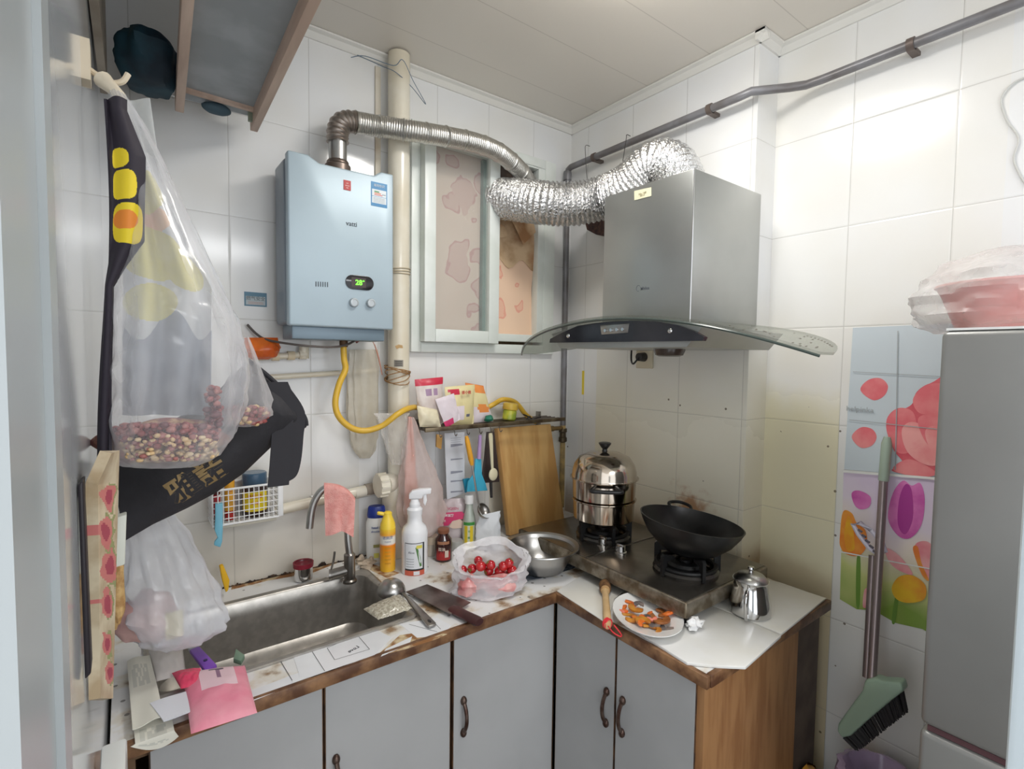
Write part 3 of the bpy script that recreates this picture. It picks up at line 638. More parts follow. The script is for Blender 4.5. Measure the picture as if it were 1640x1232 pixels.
def wp(name, pts, r, mt, label, cat='pipe', n=12, sm=0, base=None):
    mb = MB(); mb.tube(smooth_path(pts, sm) if sm else pts, r, n); return tag(mb.build(name, mt, base=base or pts[0]), label, cat)
yp = 1.655
hw_ = root('water_pipe', 'white water pipe with an elbow below the left end of the water heater', 'pipe', P(488, 566, Y=yp))
MB().tube([P(400, 574, Y=yp), P(428, 572, Y=yp), P(490, 568, Y=yp)], .0095, 12).build('pipe_run', M_cream, hw_)
for x in (441, 466): c = P(x, 571-(x-441)*.05, Y=yp); MB().tube([c-XV*.010, c+XV*.010], .0135, 12).build('coupling', mat('aged coupling', rgb(222, 206, 176), .4), hw_)
c = P(487, 568, Y=yp); mb = MB(); mb.tube([c-XV*.015, c+XV*.006], .015, 14); mb.tube([c-ZV*.012, c+ZV*.024], .0145, 14); mb.build('elbow_fitting', M_cream, hw_)
wp('water_pipe', [P(405, 606, Y=1.66), P(600, 594, Y=1.66)], .0085, M_cream, 'thin white water pipe running level behind the yellow hose', base=P(500, 600, Y=1.66))
lp = root('sink_pipe', 'thick white water pipe along the wall behind the faucet', 'pipe', P(520, 800, Y=1.65))
MB().tube([P(432, 820, Y=1.652), P(585, 785, Y=1.652)], .0165, 16).build('pipe_run', M_cream, lp)
MB().tube([P(585, 785, Y=1.652), P(612, 780, Y=1.652)], .02, 16).build('grey_sleeve', mat('dull sleeve', rgb(150, 138, 124), .5), lp)
MB().tube([P(568, 790, Y=1.652), P(590, 785, Y=1.652)], .0185, 16).build('tape_wrap', mat('white tape', rgb(220, 214, 200), .7), lp)
for x, y in ((434, 821), (500, 804)): c = P(x, y, Y=1.652); mb = MB(); mb.tube([c-XV*.004, c+XV*.004], .020, 14); mb.box((c.x-.004, 1.652, c.z-.025), (c.x+.004, 1.675, c.z-.012)); mb.build('pipe_clip', M_white, lp)
M_hose = mat('yellow hose', rgb(226, 182, 62), .35)
hs = root('gas_hose', 'yellow rubber gas hose looping down from the heater to the shelf', 'hose', P(552, 560, Y=1.57))
pts = [P(550, 548, Y=1.59), P(551, 575, Y=1.585), P(553, 592, Y=1.585), P(543, 616, Y=1.58), P(537, 645, Y=1.575), P(543, 668, Y=1.57), P(562, 685, Y=1.565), P(585, 690, Y=1.56), P(612, 682, Y=1.55), P(636, 664, Y=1.535), P(655, 654, Y=1.562), P(673, 653, Y=1.628), P(705, 658, Y=1.655), P(740, 660, Y=1.66), P(775, 655, Y=1.66), P(790, 648, Y=1.655), P(806, 640, Y=1.63), P(826, 645, Y=1.64), P(842, 664, Y=1.64), P(858, 676, Y=1.645)]
MB().tube(smooth_path(pts, 8), .0095, 14).build('hose_run', M_hose, hs)
MB().tube([P(550, 540, Y=1.59), P(550.5, 556, Y=1.588)], .0125, 14).build('hose_nut', mat('brown nut', rgb(110, 82, 60), .5, .5), hs)
wp('power_cable', [P(396, 520, Y=1.66), P(412, 536, Y=1.65), P(430, 545, Y=1.62), P(480, 553, Y=1.55), P(530, 556, Y=1.55), P(556, 552, Y=1.57), P(572, 543, Y=1.60)], .0035, mat('grey cable', rgb(92, 84, 80), .5), 'dark grey cable sagging under the water heater', 'cable', 8, 6)
wp('stray_wire', [P(580, 540, Y=1.64), P(596, 546, Y=1.63), P(605, 570, Y=1.62), P(612, 600, Y=1.63), P(606, 570, Y=1.645), P(600, 552, Y=1.65)], .0016, mat('pinkish wire', rgb(186, 130, 110), .5), 'thin pinkish wire dangling right of the yellow hose', 'wire', 6, 6)
mb = MB(); a, b = P(570, 548, Y=1.62), P(580, 541, Y=1.62); mb.tube([a, b], [.005, .004], 10); tag(mb.build('cable_connector', mat('dark red cap', rgb(130, 52, 50), .5), base=a), 'small dark red cable cap under the right end of the heater', 'cap')

# wall sticker near heater
ws = MB(); q = [P(x, y, Y=YW) for x, y in ((391, 467), (427, 467), (427, 492), (391, 492))]; z0, z1 = q[2].z, q[0].z; x0, x1 = q[0].x, q[1].x
ws.box((x0, YW-.001, z0), (x1, YW+.0, z1), 0); ws.box((x0+.004, YW-.0014, z0+.004), (x1-.004, YW-.0009, z1-.012), 1)
ws.add(*text('燃气安全', .013, lambda a, b, c: Vector(((x0+x1)/2+a, YW-.0016-c, z0+.022+b))), 2)
for k in range(2): ws.box((x0+.01, YW-.0018, z0+.007+.004*k), (x1-.01, YW-.0012, z0+.0085+.004*k), 3)
tag(ws.build('wall_sticker', [mat('sticker blue', rgb(96, 136, 158), .5), mat('sticker pale', rgb(186, 196, 200), .5), mat('sticker text', rgb(86, 96, 100), .5), mat('sticker pinkish', rgb(200, 160, 150), .5)], base=((x0+x1)/2, YW, z0)), 'small blue and white safety sticker on the tiles left of the heater', 'sticker')
mb = MB(); q = P(934, 613, X=XR); mb.box((XR-.0015, q.y-.006, P(933, 632, X=XR).z), (XR, q.y+.006, P(934, 594, X=XR).z)); tag(mb.build('tape_strip', mat('yellow tape', rgb(234, 208, 60), .5), base=(XR, q.y, q.z)), 'short upright strip of yellow tape on the wall above the steamer', 'tape')
# ================================================================== BASE CABINETS AND WORKTOP
ZC = .800
M_door = mat('pale grey cabinet door', rgb(178, 179, 180), .35, col2=rgb(170, 171, 172), nscale=3)
M_edge = mat('dark door edge', rgb(96, 66, 40), .6, col2=rgb(60, 42, 30), nscale=30)
M_panel = mat('wood grain side panel', rgb(168, 124, 82), .45, col2=rgb(148, 104, 66), stretch=(6, 6, .8), nscale=7)
M_inner = mat('cabinet inside', rgb(110, 84, 60), .7)
M_hand = mat('worn bronze handle', rgb(104, 88, 80), .35, .7, col2=rgb(74, 52, 44), nscale=40)
def handle(parent, p, n):
    """small arched pull, p centre on the door face, n outward"""
    n = Vector(n); mb = MB(); s = n.cross(ZV).normalized()
    pts = [p+ZV*z+n*d for z, d in ((.044, .0), (.036, .008), (.02, .016), (0, .019), (-.02, .016), (-.036, .008), (-.044, .0))]
    mb.tube(smooth_path(pts, 4), .0052, 8)
    for z in (.043, -.043): mb.ball(p+ZV*z+n*.003, (.009, .009, .012), 10, 6)
    mb.build('handle', M_hand, parent)
def door_y(parent, x0, x1, yf, z0, z1, hx=None, hz=None):
    mb = MB(); mb.box((x0+.004, yf, z0), (x1-.004, yf+.018, z1), 0); mb.box((x0+.0015, yf+.001, z0), (x0+.004, yf+.018, z1), 1); mb.box((x1-.004, yf+.001, z0), (x1-.0015, yf+.018, z1), 1)
    d = mb.build('door', [M_door, M_edge], parent)
    if hx: handle(d, Vector((hx, yf, hz)), (0, -1, 0))
def door_x(parent, y0, y1, xf, z0, z1, hy=None, hz=None):
    mb = MB(); mb.box((xf, y0+.004, z0), (xf+.018, y1-.004, z1), 0); mb.box((xf+.001, y0+.0015, z0), (xf+.018, y0+.004, z1), 1); mb.box((xf+.001, y1-.004, z0), (xf+.018, y1-.0015, z1), 1)
    d = mb.build('door', [M_door, M_edge], parent)
    if hy: handle(d, Vector((xf, hy, hz)), (-1, 0, 0))
YD, XD, ZT = 1.112, 1.006, .768
def carcass_y(x0, x1, yf, yb):
    mb = MB(); mb.box((x0, yf, .0), (x0+.012, yb, ZT)); mb.box((x1-.012, yf, .0), (x1, yb, ZT)); mb.box((x0+.012, yf, .05), (x1-.012, yb, .065)); mb.box((x0+.012, yb-.008, .065), (x1-.012, yb, ZT)); mb.box((x0+.012, yf+.03, 0), (x1-.012, yf+.04, .05)); mb.box((x0+.012, yf, ZT-.03), (x1-.012, yf+.015, ZT)); return mb
c1 = root('base_cabinet', 'grey two-door base cabinet under the sink', 'cabinet', (.32, 1.4, 0), 'grey door base cabinets')
carcass_y(-.012, .654, YD+.019, 1.67).build('carcass', M_inner, c1, merge=False)
door_y(c1, .018, .332, YD, .05, .767); door_y(c1, .332, .652, YD, .05, .767, .357, .54)
c2_ = root('base_cabinet', 'grey single-door base cabinet in the inner corner, below the cleaver and the tomato bag', 'cabinet', (.83, 1.4, 0), 'grey door base cabinets')
carcass_y(.656, 1.022, YD+.019, 1.67).build('carcass', M_inner, c2_, merge=False)
door_y(c2_, .656, 1.004, YD, .05, .767, .688, .542)
c3 = root('base_cabinet', 'grey two-door base cabinet with a wood-grain side, under the stove', 'cabinet', (1.3, .87, 0), 'grey door base cabinets')
mb = MB(); y0, y1, xb = .640, 1.110, 1.55
mb.box((XD+.019, y1-.012, 0), (xb, y1, ZT)); mb.box((XD+.019, y0+.016, .05), (xb, y1-.012, .065)); mb.box((xb-.008, y0+.016, .065), (xb, y1-.012, ZT)); mb.box((XD+.05, y0+.016, 0), (XD+.06, y1-.012, .05)); mb.box((XD+.019, y0+.016, ZT-.03), (XD+.034, y1-.012, ZT))
mb.build('carcass', M_inner, c3, merge=False)
door_x(c3, .874, 1.107, XD, .05, .767, .902, .556); door_x(c3, .638, .874, XD, .05, .767, .847, .562)
MB().box((XD+.004, .622, 0), (1.455, .640, ZT)).build('side_panel', M_panel, c3, label='wood-grain side panel')
MB().box((1.457, .628, 0), (1.60, .648, ZT)).build('rear_panel', mat('dusty dark panel', rgb(104, 90, 80), .7, col2=rgb(82, 70, 62), nscale=8), c3)
MB().box((XD+.0195, .642, .05), (XD+.026, .652, .76)).build('edge_strip', mat('pine edge', rgb(196, 160, 112), .6), c3)

M_top = None
def top_mat():
    m, N, L, b = nodes('stained white worktop'); g = N.new('ShaderNodeNewGeometry')
    n = N.new('ShaderNodeTexNoise'); n.inputs['Scale'].default_value = 13; n.inputs['Detail'].default_value = 6; L.new(g.outputs['Position'], n.inputs[0])
    r = N.new('ShaderNodeValToRGB'); e = r.color_ramp.elements; e[0].position = .34; e[0].color = rgb(150, 120, 88); e[1].position = .42; e[1].color = rgb(222, 216, 204)
    x = e.new(.5); x.color = rgb(232, 232, 232)
    L.new(n.outputs[0], r.inputs[0]); vo = N.new('ShaderNodeTexVoronoi'); vo.inputs['Scale'].default_value = 26; L.new(g.outputs['Position'], vo.inputs[0])
    k = mth(N, L, 'MULTIPLY', mth(N, L, 'LESS_THAN', vo.outputs[0], .12), .75)
    L.new(mixc(N, L, k, r.outputs[0], rgb(88, 82, 78)), b.inputs['Base Color']); b.inputs['Roughness'].default_value = .3; return m
sx0, sx1, sy0, sy1 = .035, .585, 1.205, 1.545      # bowl opening
wt = root('worktop', 'L-shaped stained white worktop with a worn brown front edge', 'worktop', (.8, 1.3, .77))
mb = MB(); zb0 = .772
mb.box((-.035, sy1, zb0), (XR-.001, YW-.003, ZC)); mb.box((-.035, 1.098, zb0), (.997, sy0, ZC)); mb.box((-.035, sy0, zb0), (sx0, sy1, ZC)); mb.box((sx1, sy0, zb0), (XR-.001, sy1, ZC)); mb.box((.997, .612, zb0), (XR-.001, sy0, ZC)); mb.box((XR-.001, .612, zb0), (1.60, .845, ZC))
mb.build('top_board', top_mat(), wt, smooth=0, merge=False)
mb = MB(); mb.box((-.035, 1.084, zb0), (.985, 1.098, ZC+.001)); mb.box((.983, .600, zb0), (.997, 1.098, ZC+.001)); mb.box((.997, .598, zb0), (1.60, .612, ZC+.001))
mb.build('edge_trim', M_brown, wt, bevel=.003, merge=False)
# patches of patterned contact sheet on the front strip
M_sheet = mat('white contact sheet', rgb(236, 238, 242), .3, col2=rgb(226, 228, 232), nscale=6); M_ink = mat('black print line', rgb(60, 60, 64), .5)
sh = MB()
def zpoly(mb, pts, z, h, mi=0): mb.prism([P(x, y, Z=z) for x, y in pts], (0, 0, h), mi)
zpoly(sh, [(395, 1110), (520, 1062), (522, 1078), (392, 1128)], ZC, .0008)
zpoly(sh, [(470, 1052), (600, 1008), (628, 1022), (600, 1050), (500, 1086), (480, 1085)], ZC, .0010)
zpoly(sh, [(640, 1000), (700, 990), (722, 1002), (716, 1012), (690, 1020), (668, 1022)], ZC, .0008)
zpoly(sh, [(618, 1040), (660, 1020), (656, 1032), (610, 1052)], ZC, .0008)
def pline(mb, a, b, z, wd=.0012, mi=1):
    A, B = P(*a, Z=z), P(*b, Z=z); s = (B-A).cross(ZV).normalized()*wd/2; mb.add([A-s, A+s, B+s, B-s], [(0, 1, 2, 3)], mi)
zz = ZC+.0013
for a, b in (((524, 1038), (572, 1017)), ((572, 1017), (592, 1040)), ((592, 1040), (536, 1057)), ((536, 1057), (524, 1038)), ((450, 1060), (468, 1090)), ((500, 1044), (520, 1075)), ((655, 1000), (700, 1012)), ((690, 992), (706, 1008))): pline(sh, a, b, zz)
cc = P(566, 1040, Z=zz); sh.add(*text('Love', .016, lambda x, y, z: cc+Vector((-.90*x-.3*y, -.30*x+.9*y, 0))*1.0+ZV*z), 1)
sh.build('contact_sheet', [M_sheet, M_ink], wt, smooth=0)
M_bs = mat('bare brown board', rgb(150, 104, 62), .7, col2=rgb(214, 196, 160), nscale=30, nlo=.45, nhi=.6)
sh = MB(); zpoly(sh, [(602, 1052), (640, 1018), (680, 1012), (716, 1016), (700, 1024), (650, 1040)], ZC-.0002, .0006); sh.build('brown_stain', M_bs, wt, smooth=0); sh = MB()
zpoly(sh, [(470, 905), (520, 895), (545, 900), (500, 918), (430, 930), (370, 945), (372, 938), (430, 920)], ZC+.0002, .0006)
sh.build('brown_stain', M_bs, wt, smooth=0); sh = MB(); zpoly(sh, [(585, 898), (600, 905), (640, 918), (620, 926), (596, 915)], ZC+.0002, .0006)
sh.build('brown_stain', M_bs, wt, smooth=0)
sh = MB()
pts = [(x, YW-.004-.010*abs(noise.noise(Vector((x*30, 2, 0)))), 0) for x in [.18+.0033*i for i in range(181)]]
for i in range(0, 180):
    if True:
        h = .0012+.014*max(0, noise.noise(Vector((i*.11, 9, 1)))+.5*noise.noise(Vector((i*.5, 4, 1)))+.05); sh.box((pts[i][0], pts[i][1]-.004, ZC+.0001), (pts[i+1][0]+.001, YW-.0031, ZC+h))
sh.build('black_mould_line', mat('black mould', rgb(44, 34, 30), .9, col2=rgb(110, 86, 66), nscale=50, nlo=.5, nhi=.7), wt, smooth=0, merge=False)
# loose ceramic boards on the right wing
def board(pts, z, h, label):
    mb = MB(); zpoly(mb, pts, z, h); return tag(mb.build('ceramic_board', mat('white ceramic board', rgb(232, 232, 230), .25, col2=rgb(226, 224, 216), nscale=5), base=P(*pts[0], Z=z), bevel=.0012), label, 'board', 'loose white boards on the worktop')
board([(1129, 968), (1185, 905), (1228, 930), (1323, 961), (1251, 1019)], ZC+.001, .006, 'loose white board under the steel kettle')
board([(1128, 969), (1251, 1022), (1194, 1073), (1150, 1071), (1100, 1066), (1024, 1018), (1100, 975)], ZC+.001, .007, 'larger loose white board beside the plate, overhanging the worktop end')
board([(892, 948), (930, 924), (958, 918), (1010, 940), (985, 960), (972, 1000)], ZC+.001, .003, 'thin white board under the wooden brush')
# dark plastic sheet under basin
mb = MB()
def shf(u, v):
    a, b, c, d = P(838, 936, Z=ZC), P(940, 905, Z=ZC), P(930, 875, Z=ZC), P(845, 898, Z=ZC)
    p = (a.lerp(b, u)).lerp(d.lerp(c, u), v); p.z = ZC+.003+.004*noise.noise(Vector((u*6, v*5, 0)))+.003*math.sin(9*u+4*v); return p
mb.grid(shf, 24, 16, th=.001); tag(mb.build('plastic_sheet', mat('slate plastic sheet', rgb(74, 82, 92), .25, col2=rgb(160, 168, 174), nscale=22, nlo=.5, nhi=.62), base=P(885, 905, Z=ZC)), 'crumpled dark plastic sheet under the steel basin', 'sheet')

# ---- sink
M_sink = mat('sink steel', rgb(182, 178, 172), .34, .8, col2=rgb(168, 164, 158), nscale=40)
sk = root('sink', 'wide stainless steel sink set in the worktop', 'sink', (.31, 1.38, .62))
mb = MB()
def rr(x0, x1, y0, y1, r, n=6):
    out = []
    for cx, cy, a0 in ((x1-r, y1-r, 0), (x0+r, y1-r, PI/2), (x0+r, y0+r, PI), (x1-r, y0+r, 1.5*PI)):
        for k in range(n+1): a = a0+PI/2*k/n; out.append((cx+r*math.cos(a), cy+r*math.sin(a)))
    return out
loops = []
for ox, rad, z in ((-.016, .02, .801), (-.016, .02, .806), (-.010, .02, .8075), (-.006, .02, .8045), (.0, .03, .8045), (.004, .035, .800), (.008, .04, .76), (.014, .05, .66), (.035, .05, .640), (.08, .05, .636)):
    loops.append([(x, y, z) for x, y in rr(sx0+ox, sx1-ox, sy0+ox, sy1-ox, rad)])
n = len(loops[0]); vs = [q for l in loops for q in l]; fs = [(i*n+j, i*n+(j+1) % n, (i+1)*n+(j+1) % n, (i+1)*n+j) for i in range(len(loops)-1) for j in range(n)]; fs.append(tuple(range((len(loops)-1)*n, len(loops)*n)))
mb.add(vs, fs); mb.build('basin', M_sink, sk)
mb = MB(); mb.lathe([(.034, .6365), (.034, .640), (.026, .640), (.020, .6375), (0, .6375)], (.31, 1.38, 0), 28, cap0=False); mb.build('drain', M_chrome, sk)
# ---- faucet
fc = root('faucet', 'steel gooseneck faucet at the back right corner of the sink', 'faucet', P(560, 930, Z=.80))
B = P(560, 932, Z=.802); 
def ZP(px, py, p):
    d = _f+(px-820)/FPX*_r-(py-616)/FPX*_u; t = (p.x*p.x+p.y*p.y)/(p.x*d.x+p.y*d.y); return CH+d.z*t
def PP(px, py, p, dy=0):
    """point on the upright plane facing the camera through p (dy further away)"""
    k = math.hypot(p.x, p.y); q = Vector((p.x*(k+dy)/k, p.y*(k+dy)/k, 0)); d = _f+(px-820)/FPX*_r-(py-616)/FPX*_u
    t = (q.x*q.x+q.y*q.y)/(q.x*d.x+q.y*d.y); return CAM+d*t
mb = MB(); zt1 = ZP(558, 888, B); mb.lathe([(.021, .802), (.021, .808), (.0165, .812), (.0165, zt1), (.012, zt1+.004)], (B.x, B.y, 0), 24); mb.build('valve_body', M_steel2, fc)
c = Vector((B.x, B.y, .83)); q = PP(530, 921, B); mb = MB(); mb.tube([c+Vector((0, 0, .01)), q, ], .0155, 20); mb.tube([q, q+(q-c)*.1], .0165, 20); mb.tube(smooth_path([q+ZV*.01, PP(534, 898, B), PP(536, 884, B)], 4), .0035, 8); mb.build('lever', M_steel2, fc)
pts = [Vector((B.x, B.y, zt1)), PP(557, 862, B), PP(556, 830, B), PP(552, 803, B), PP(543, 788, B), PP(529, 781, B), PP(516, 785, B), PP(505, 800, B), PP(499, 818, B), PP(495.5, 846, B)]
mb = MB(); mb.tube(smooth_path(pts, 8), .0105, 18); mb.build('spout', M_steel, fc)
# pink cloth hanging over the neck
mb = MB()
def clf(u, v):
    t = -1+2*v; a = PP(519+50*u+2*math.sin(3*u), 779+3*u+22*u**3, B)
    away = Vector((B.x, B.y, 0)).normalized(); drop = abs(t)
    h = (.142-.040*u**2+.006*math.sin(5*u+(1 if t > 0 else 2)))*max(0, drop-.12)/.88
    off = .0145*math.copysign(min(1, drop/.14), t)+.010*t*drop+.004*math.sin(11*u+2*drop)*drop
    arch = .004*(1-min(1, drop/.14)**2)
    side = Vector((-away.y, away.x, 0))*(-.004*drop*(1 if u < .5 else -1.5))
    return a+away*off+ZV*(.006+arch-h)+side
mb.grid(clf, 22, 40, th=.0035)
tag(mb.build('cleaning_cloth', mat('pink terry cloth', rgb(242, 176, 168), .95, col2=rgb(234, 158, 150), nscale=60, bump=.6, bscale=300), base=PP(540, 780, B)), 'pink cloth draped over the faucet neck', 'cloth')

def spot(px, yb, wpx, z=ZC):
    p = P(px, yb, Z=z+.001); r = W(p, wpx/2); d = Vector((p.x, p.y, 0)).normalized(); c = p+d*r; c.z = z+.001; return c, r
def prof(c, px, pts): return [(W(c, max(hw, 0)), max(ZP(px, y, c), c.z)) for hw, y in pts]
# ---- candle tin on the sink edge
c, r = spot(486, 934, 30, .8055-.0045); tn = root('tin_cup', 'small steel cup with a dark red rim on the back edge of the sink', 'cup', c)
zt = ZP(487, 901, c)
mb = MB(); mb.lathe([(r*.88, c.z), (r*.95, c.z+.002), (r*.98, zt), (r*.9, zt), (r*.86, c.z+.01), (0, c.z+.01)], (c.x, c.y, 0), 28); mb.build('cup_body', M_chrome, tn)
mb = MB(); mb.lathe([(r*1.02, zt-.012), (r*1.05, zt+.002), (r*.93, zt+.002), (r*.9, zt-.004), (0, zt-.010)], (c.x, c.y, 0), 28, cap0=False); mb.build('red_lining', mat('dark red', rgb(140, 30, 50), .5), tn)

# ================================================================== COUNTER ITEMS
def label_patch(mb, c, R, z, wd, h, mi, off=.0008, da=0, n=10): patch(mb, cyl_fn((c.x, c.y, z), R, facing(c)+da, off), wd, h, mi, n=n)
def label_text(mb, s, size, c, R, z, mi, off=.0012, da=0, bold=.01): mb.add(*text(s, size, cyl_fn((c.x, c.y, z), R, facing(c)+da, off), bold=bold, ext=.0001), mi)
# shampoo
c, r = spot(603, 906, 35); sp = root('shampoo_bottle', 'white shampoo bottle with a dark blue cap, left of the orange bottle', 'bottle', c)
M2 = Matrix.Rotation(facing(c), 3, 'Z')@Matrix.Diagonal((.62, 1, 1))
p = prof(c, 603, [(14, 906), (15.5, 902), (16.5, 860), (16.5, 838), (13.5, 828)])
mb = MB(); mb.lathe([(r_*1, z-c.z) for r_, z in p], c, 32, M=M2); mb.build('body', mat('pearl white plastic', rgb(226, 228, 226), .25, coat=.3), sp)
p = prof(c, 603, [(13.8, 828), (14.5, 824), (13, 812), (11.5, 810)]); mb = MB(); mb.lathe([(a, z-c.z) for a, z in p], c, 32, M=M2); mb.build('cap', mat('deep blue cap', rgb(34, 56, 140), .3), sp)
mb = MB(); zl = ZP(603, 838, c); fnl = lambda x, y, z: flat_fn(c+Vector((math.cos(facing(c)), math.sin(facing(c)), 0))*(r*.62+.0005), (math.cos(facing(c)), math.sin(facing(c)), 0))(x, y, z)
def fl_(zz, off=.0): return flat_fn(Vector((c.x, c.y, zz))+Vector((math.cos(facing(c)), math.sin(facing(c)), 0))*(r*.64), (math.cos(facing(c)), math.sin(facing(c)), 0), off=off)
mb.add(*text('head &', .011, fl_(ZP(603, 842, c)), bold=.015)); mb.add(*text('shoulders', .0085, fl_(ZP(603, 848, c)), bold=.015)); mb.build('label_text', mat('navy text', rgb(50, 70, 130), .5), sp)
mb = MB(); patch(mb, fl_(ZP(603, 871, c)), .020, .010, 0, n=2); patch(mb, fl_(ZP(603, 886, c)), .016, .016, 1, n=2); mb.build('label_band', [mat('olive band', rgb(150, 150, 90), .5), mat('yellow-green mark', rgb(220, 220, 110), .5)], sp)
# orange bottle
c, r = spot(621, 917, 25); ob = root('cleaner_bottle', 'slim orange bottle with a yellow cap, right of the shampoo', 'bottle', c)
M_or, N_, L_, b_ = nodes('orange cleaner'); tc_ = N_.new('ShaderNodeTexCoord'); s_ = N_.new('ShaderNodeSeparateXYZ'); L_.new(tc_.outputs['Object'], s_.inputs[0])
r2_ = N_.new('ShaderNodeValToRGB'); e_ = r2_.color_ramp.elements; e_[0].position = 0; e_[0].color = rgb(246, 196, 60); e_[1].position = .62; e_[1].color = rgb(240, 140, 30)
for q_, cc_ in ((.66, rgb(240, 236, 226)), (.80, rgb(240, 236, 226)), (.86, rgb(244, 170, 60)), (1.0, rgb(250, 210, 60))): e2 = e_.new(q_); e2.color = cc_
L_.new(mth(N_, L_, 'DIVIDE', s_.outputs[2], ZP(621, 845, c)-c.z), r2_.inputs[0]); L_.new(r2_.outputs[0], b_.inputs['Base Color']); b_.inputs['Roughness'].default_value = .25
mb = MB(); mb.lathe(prof(c, 621, [(11, 917), (12, 914), (12.3, 880), (12.3, 845)]), (c.x, c.y, 0), 28); mb.build('body', M_or, ob)
mb = MB(); mb.lathe(prof(c, 621, [(12.2, 845), (11.5, 838), (8, 829), (6.5, 826), (6.5, 821), (4, 819), (0, 818.5)]), (c.x, c.y, 0), 28); q = PP(604, 822, c); mb.tube(smooth_path([Vector((c.x, c.y, ZP(621, 826, c))), PP(612, 823, c), q], 4), [.006]*8+[.004], 8)
mb.build('cap', mat('lemon cap', rgb(248, 214, 70), .35), ob)
mb = MB(); label_text(mb, '洁厕灵', .011, c, r, ZP(621, 858, c), 0); label_text(mb, 'CLEAN', .006, c, r, ZP(621, 864, c), 0)
for k in range(5): label_patch(mb, c, r, ZP(621, 874+6*k, c), .020-.002*(k % 3), .0035, 1, n=8)
mb.build('label', [mat('slate blue ink', rgb(120, 130, 160), .5), mat('amber print', rgb(214, 150, 30), .5)], ob)
# spray bottle
c, r = spot(664, 922, 41); sb = root('spray_bottle', 'white trigger spray bottle with a printed label, by the sink', 'bottle', c)
mb = MB(); mb.lathe(prof(c, 664, [(19, 922), (20.5, 918), (20.5, 862), (20.5, 850), (18, 843), (12, 837), (11, 826), (12, 822), (12.5, 815), (9.5, 812)]), (c.x, c.y, 0), 36); mb.build('body', mat('bright white hdpe', rgb(240, 241, 244), .3), sb)
mb = MB(); mb.lathe(prof(c, 664, [(8.5, 813), (8.5, 806), (7, 804), (6, 799)]), (c.x, c.y, 0), 24)
h0 = PP(655, 795, c); h1 = PP(690, 787, c)
def face2(pts, c, dep, mb, mi=0, dy=0):
    q = [PP(x, y, c, dy-dep/2) for x, y in pts]; away = Vector((c.x, c.y, 0)).normalized()*dep; mb.prism(q, away, mi)
face2([(655, 800), (655, 793), (660, 787), (672, 784), (691, 783), (690, 791), (678, 793), (676, 799)], c, .020, mb)
face2([(678, 793), (683, 792), (684, 802), (681, 811), (678, 806)], c, .011, mb); mb.build('trigger_head', mat('bright white hdpe', None), sb, bevel=.002)
mb = MB(); R = r+.0002
label_patch(mb, c, R, ZP(664, 885, c), W(c, 32), W(c, 44), 0, .0009, n=20); label_patch(mb, c, R, ZP(664, 884, c), W(c, 28), W(c, 40), 1, .0014, n=20, da=-.06); label_patch(mb, c, R, ZP(664, 910, c), W(c, 32), W(c, 8), 2, .0018, n=20)
fz = cyl_fn((c.x, c.y, ZP(664, 884, c)), R, facing(c), .0020)
mb.add([fz(W(c, x), W(c, y), 0) for x, y in ((1, 14), (4, 15), (9, -2), (11, -16), (8, -17), (5, -4))], [(0, 1, 2, 3, 4, 5)], 3); label_patch(mb, c, R, ZP(670, 869, c), W(c, 9), W(c, 5), 4, .0022, .35, n=4)
label_text(mb, 'Aloe', .010, c, R, ZP(664, 878, c), 5, .0020, -.25)
for k in range(4): label_patch(mb, c, R, ZP(664, 888+4*k, c), W(c, 12), .0012, 5, .0020, -.35, n=4)
label_patch(mb, c, R, ZP(664, 910, c), W(c, 9), W(c, 6), 1, .0023, .15, n=3)
mb.build('label', [mat('label black', rgb(40, 40, 42), .4), mat('label white2', rgb(226, 228, 232), .4), mat('label coral', rgb(206, 96, 72), .4), mat('aloe green', rgb(84, 130, 70), .5), mat('label yellow', rgb(226, 214, 90), .5), mat('label grey2', rgb(120, 124, 130), .5)], sb)
# soy sauce bottle
c, r = spot(710, 901, 27); by = root('sauce_bottle', 'squat dark sauce bottle with a red label, right of the spray bottle', 'bottle', c)
mb = MB(); mb.lathe(prof(c, 710, [(12, 901), (13.5, 898), (13.8, 870), (12.5, 862), (8.5, 857), (8, 853)]), (c.x, c.y, 0), 28); mb.build('body', mat('dark brown glass', rgb(58, 26, 24), .1, coat=.5), by)
mb = MB(); mb.lathe(prof(c, 710, [(9, 853), (9.3, 851), (9.3, 847), (8, 846), (0, 846)]), (c.x, c.y, 0), 24); mb.build('cap', mat('brown cap', rgb(134, 84, 60), .4), by)
mb = MB(); label_patch(mb, c, r, ZP(710, 882, c), W(c, 24), W(c, 22), 0, .0006); label_text(mb, '酱油', .012, c, r, ZP(706, 876, c), 1, .001, -.2); label_patch(mb, c, r, ZP(710, 883, c), W(c, 6), W(c, 11), 1, .001, .4, n=3)
label_patch(mb, c, r, ZP(710, 866, c), W(c, 20), W(c, 5), 2, .0002); mb.build('label', [mat('label deep red', rgb(178, 44, 44), .4), mat('label cream', rgb(230, 214, 200), .4), mat('label tan', rgb(170, 120, 90), .4)], by)
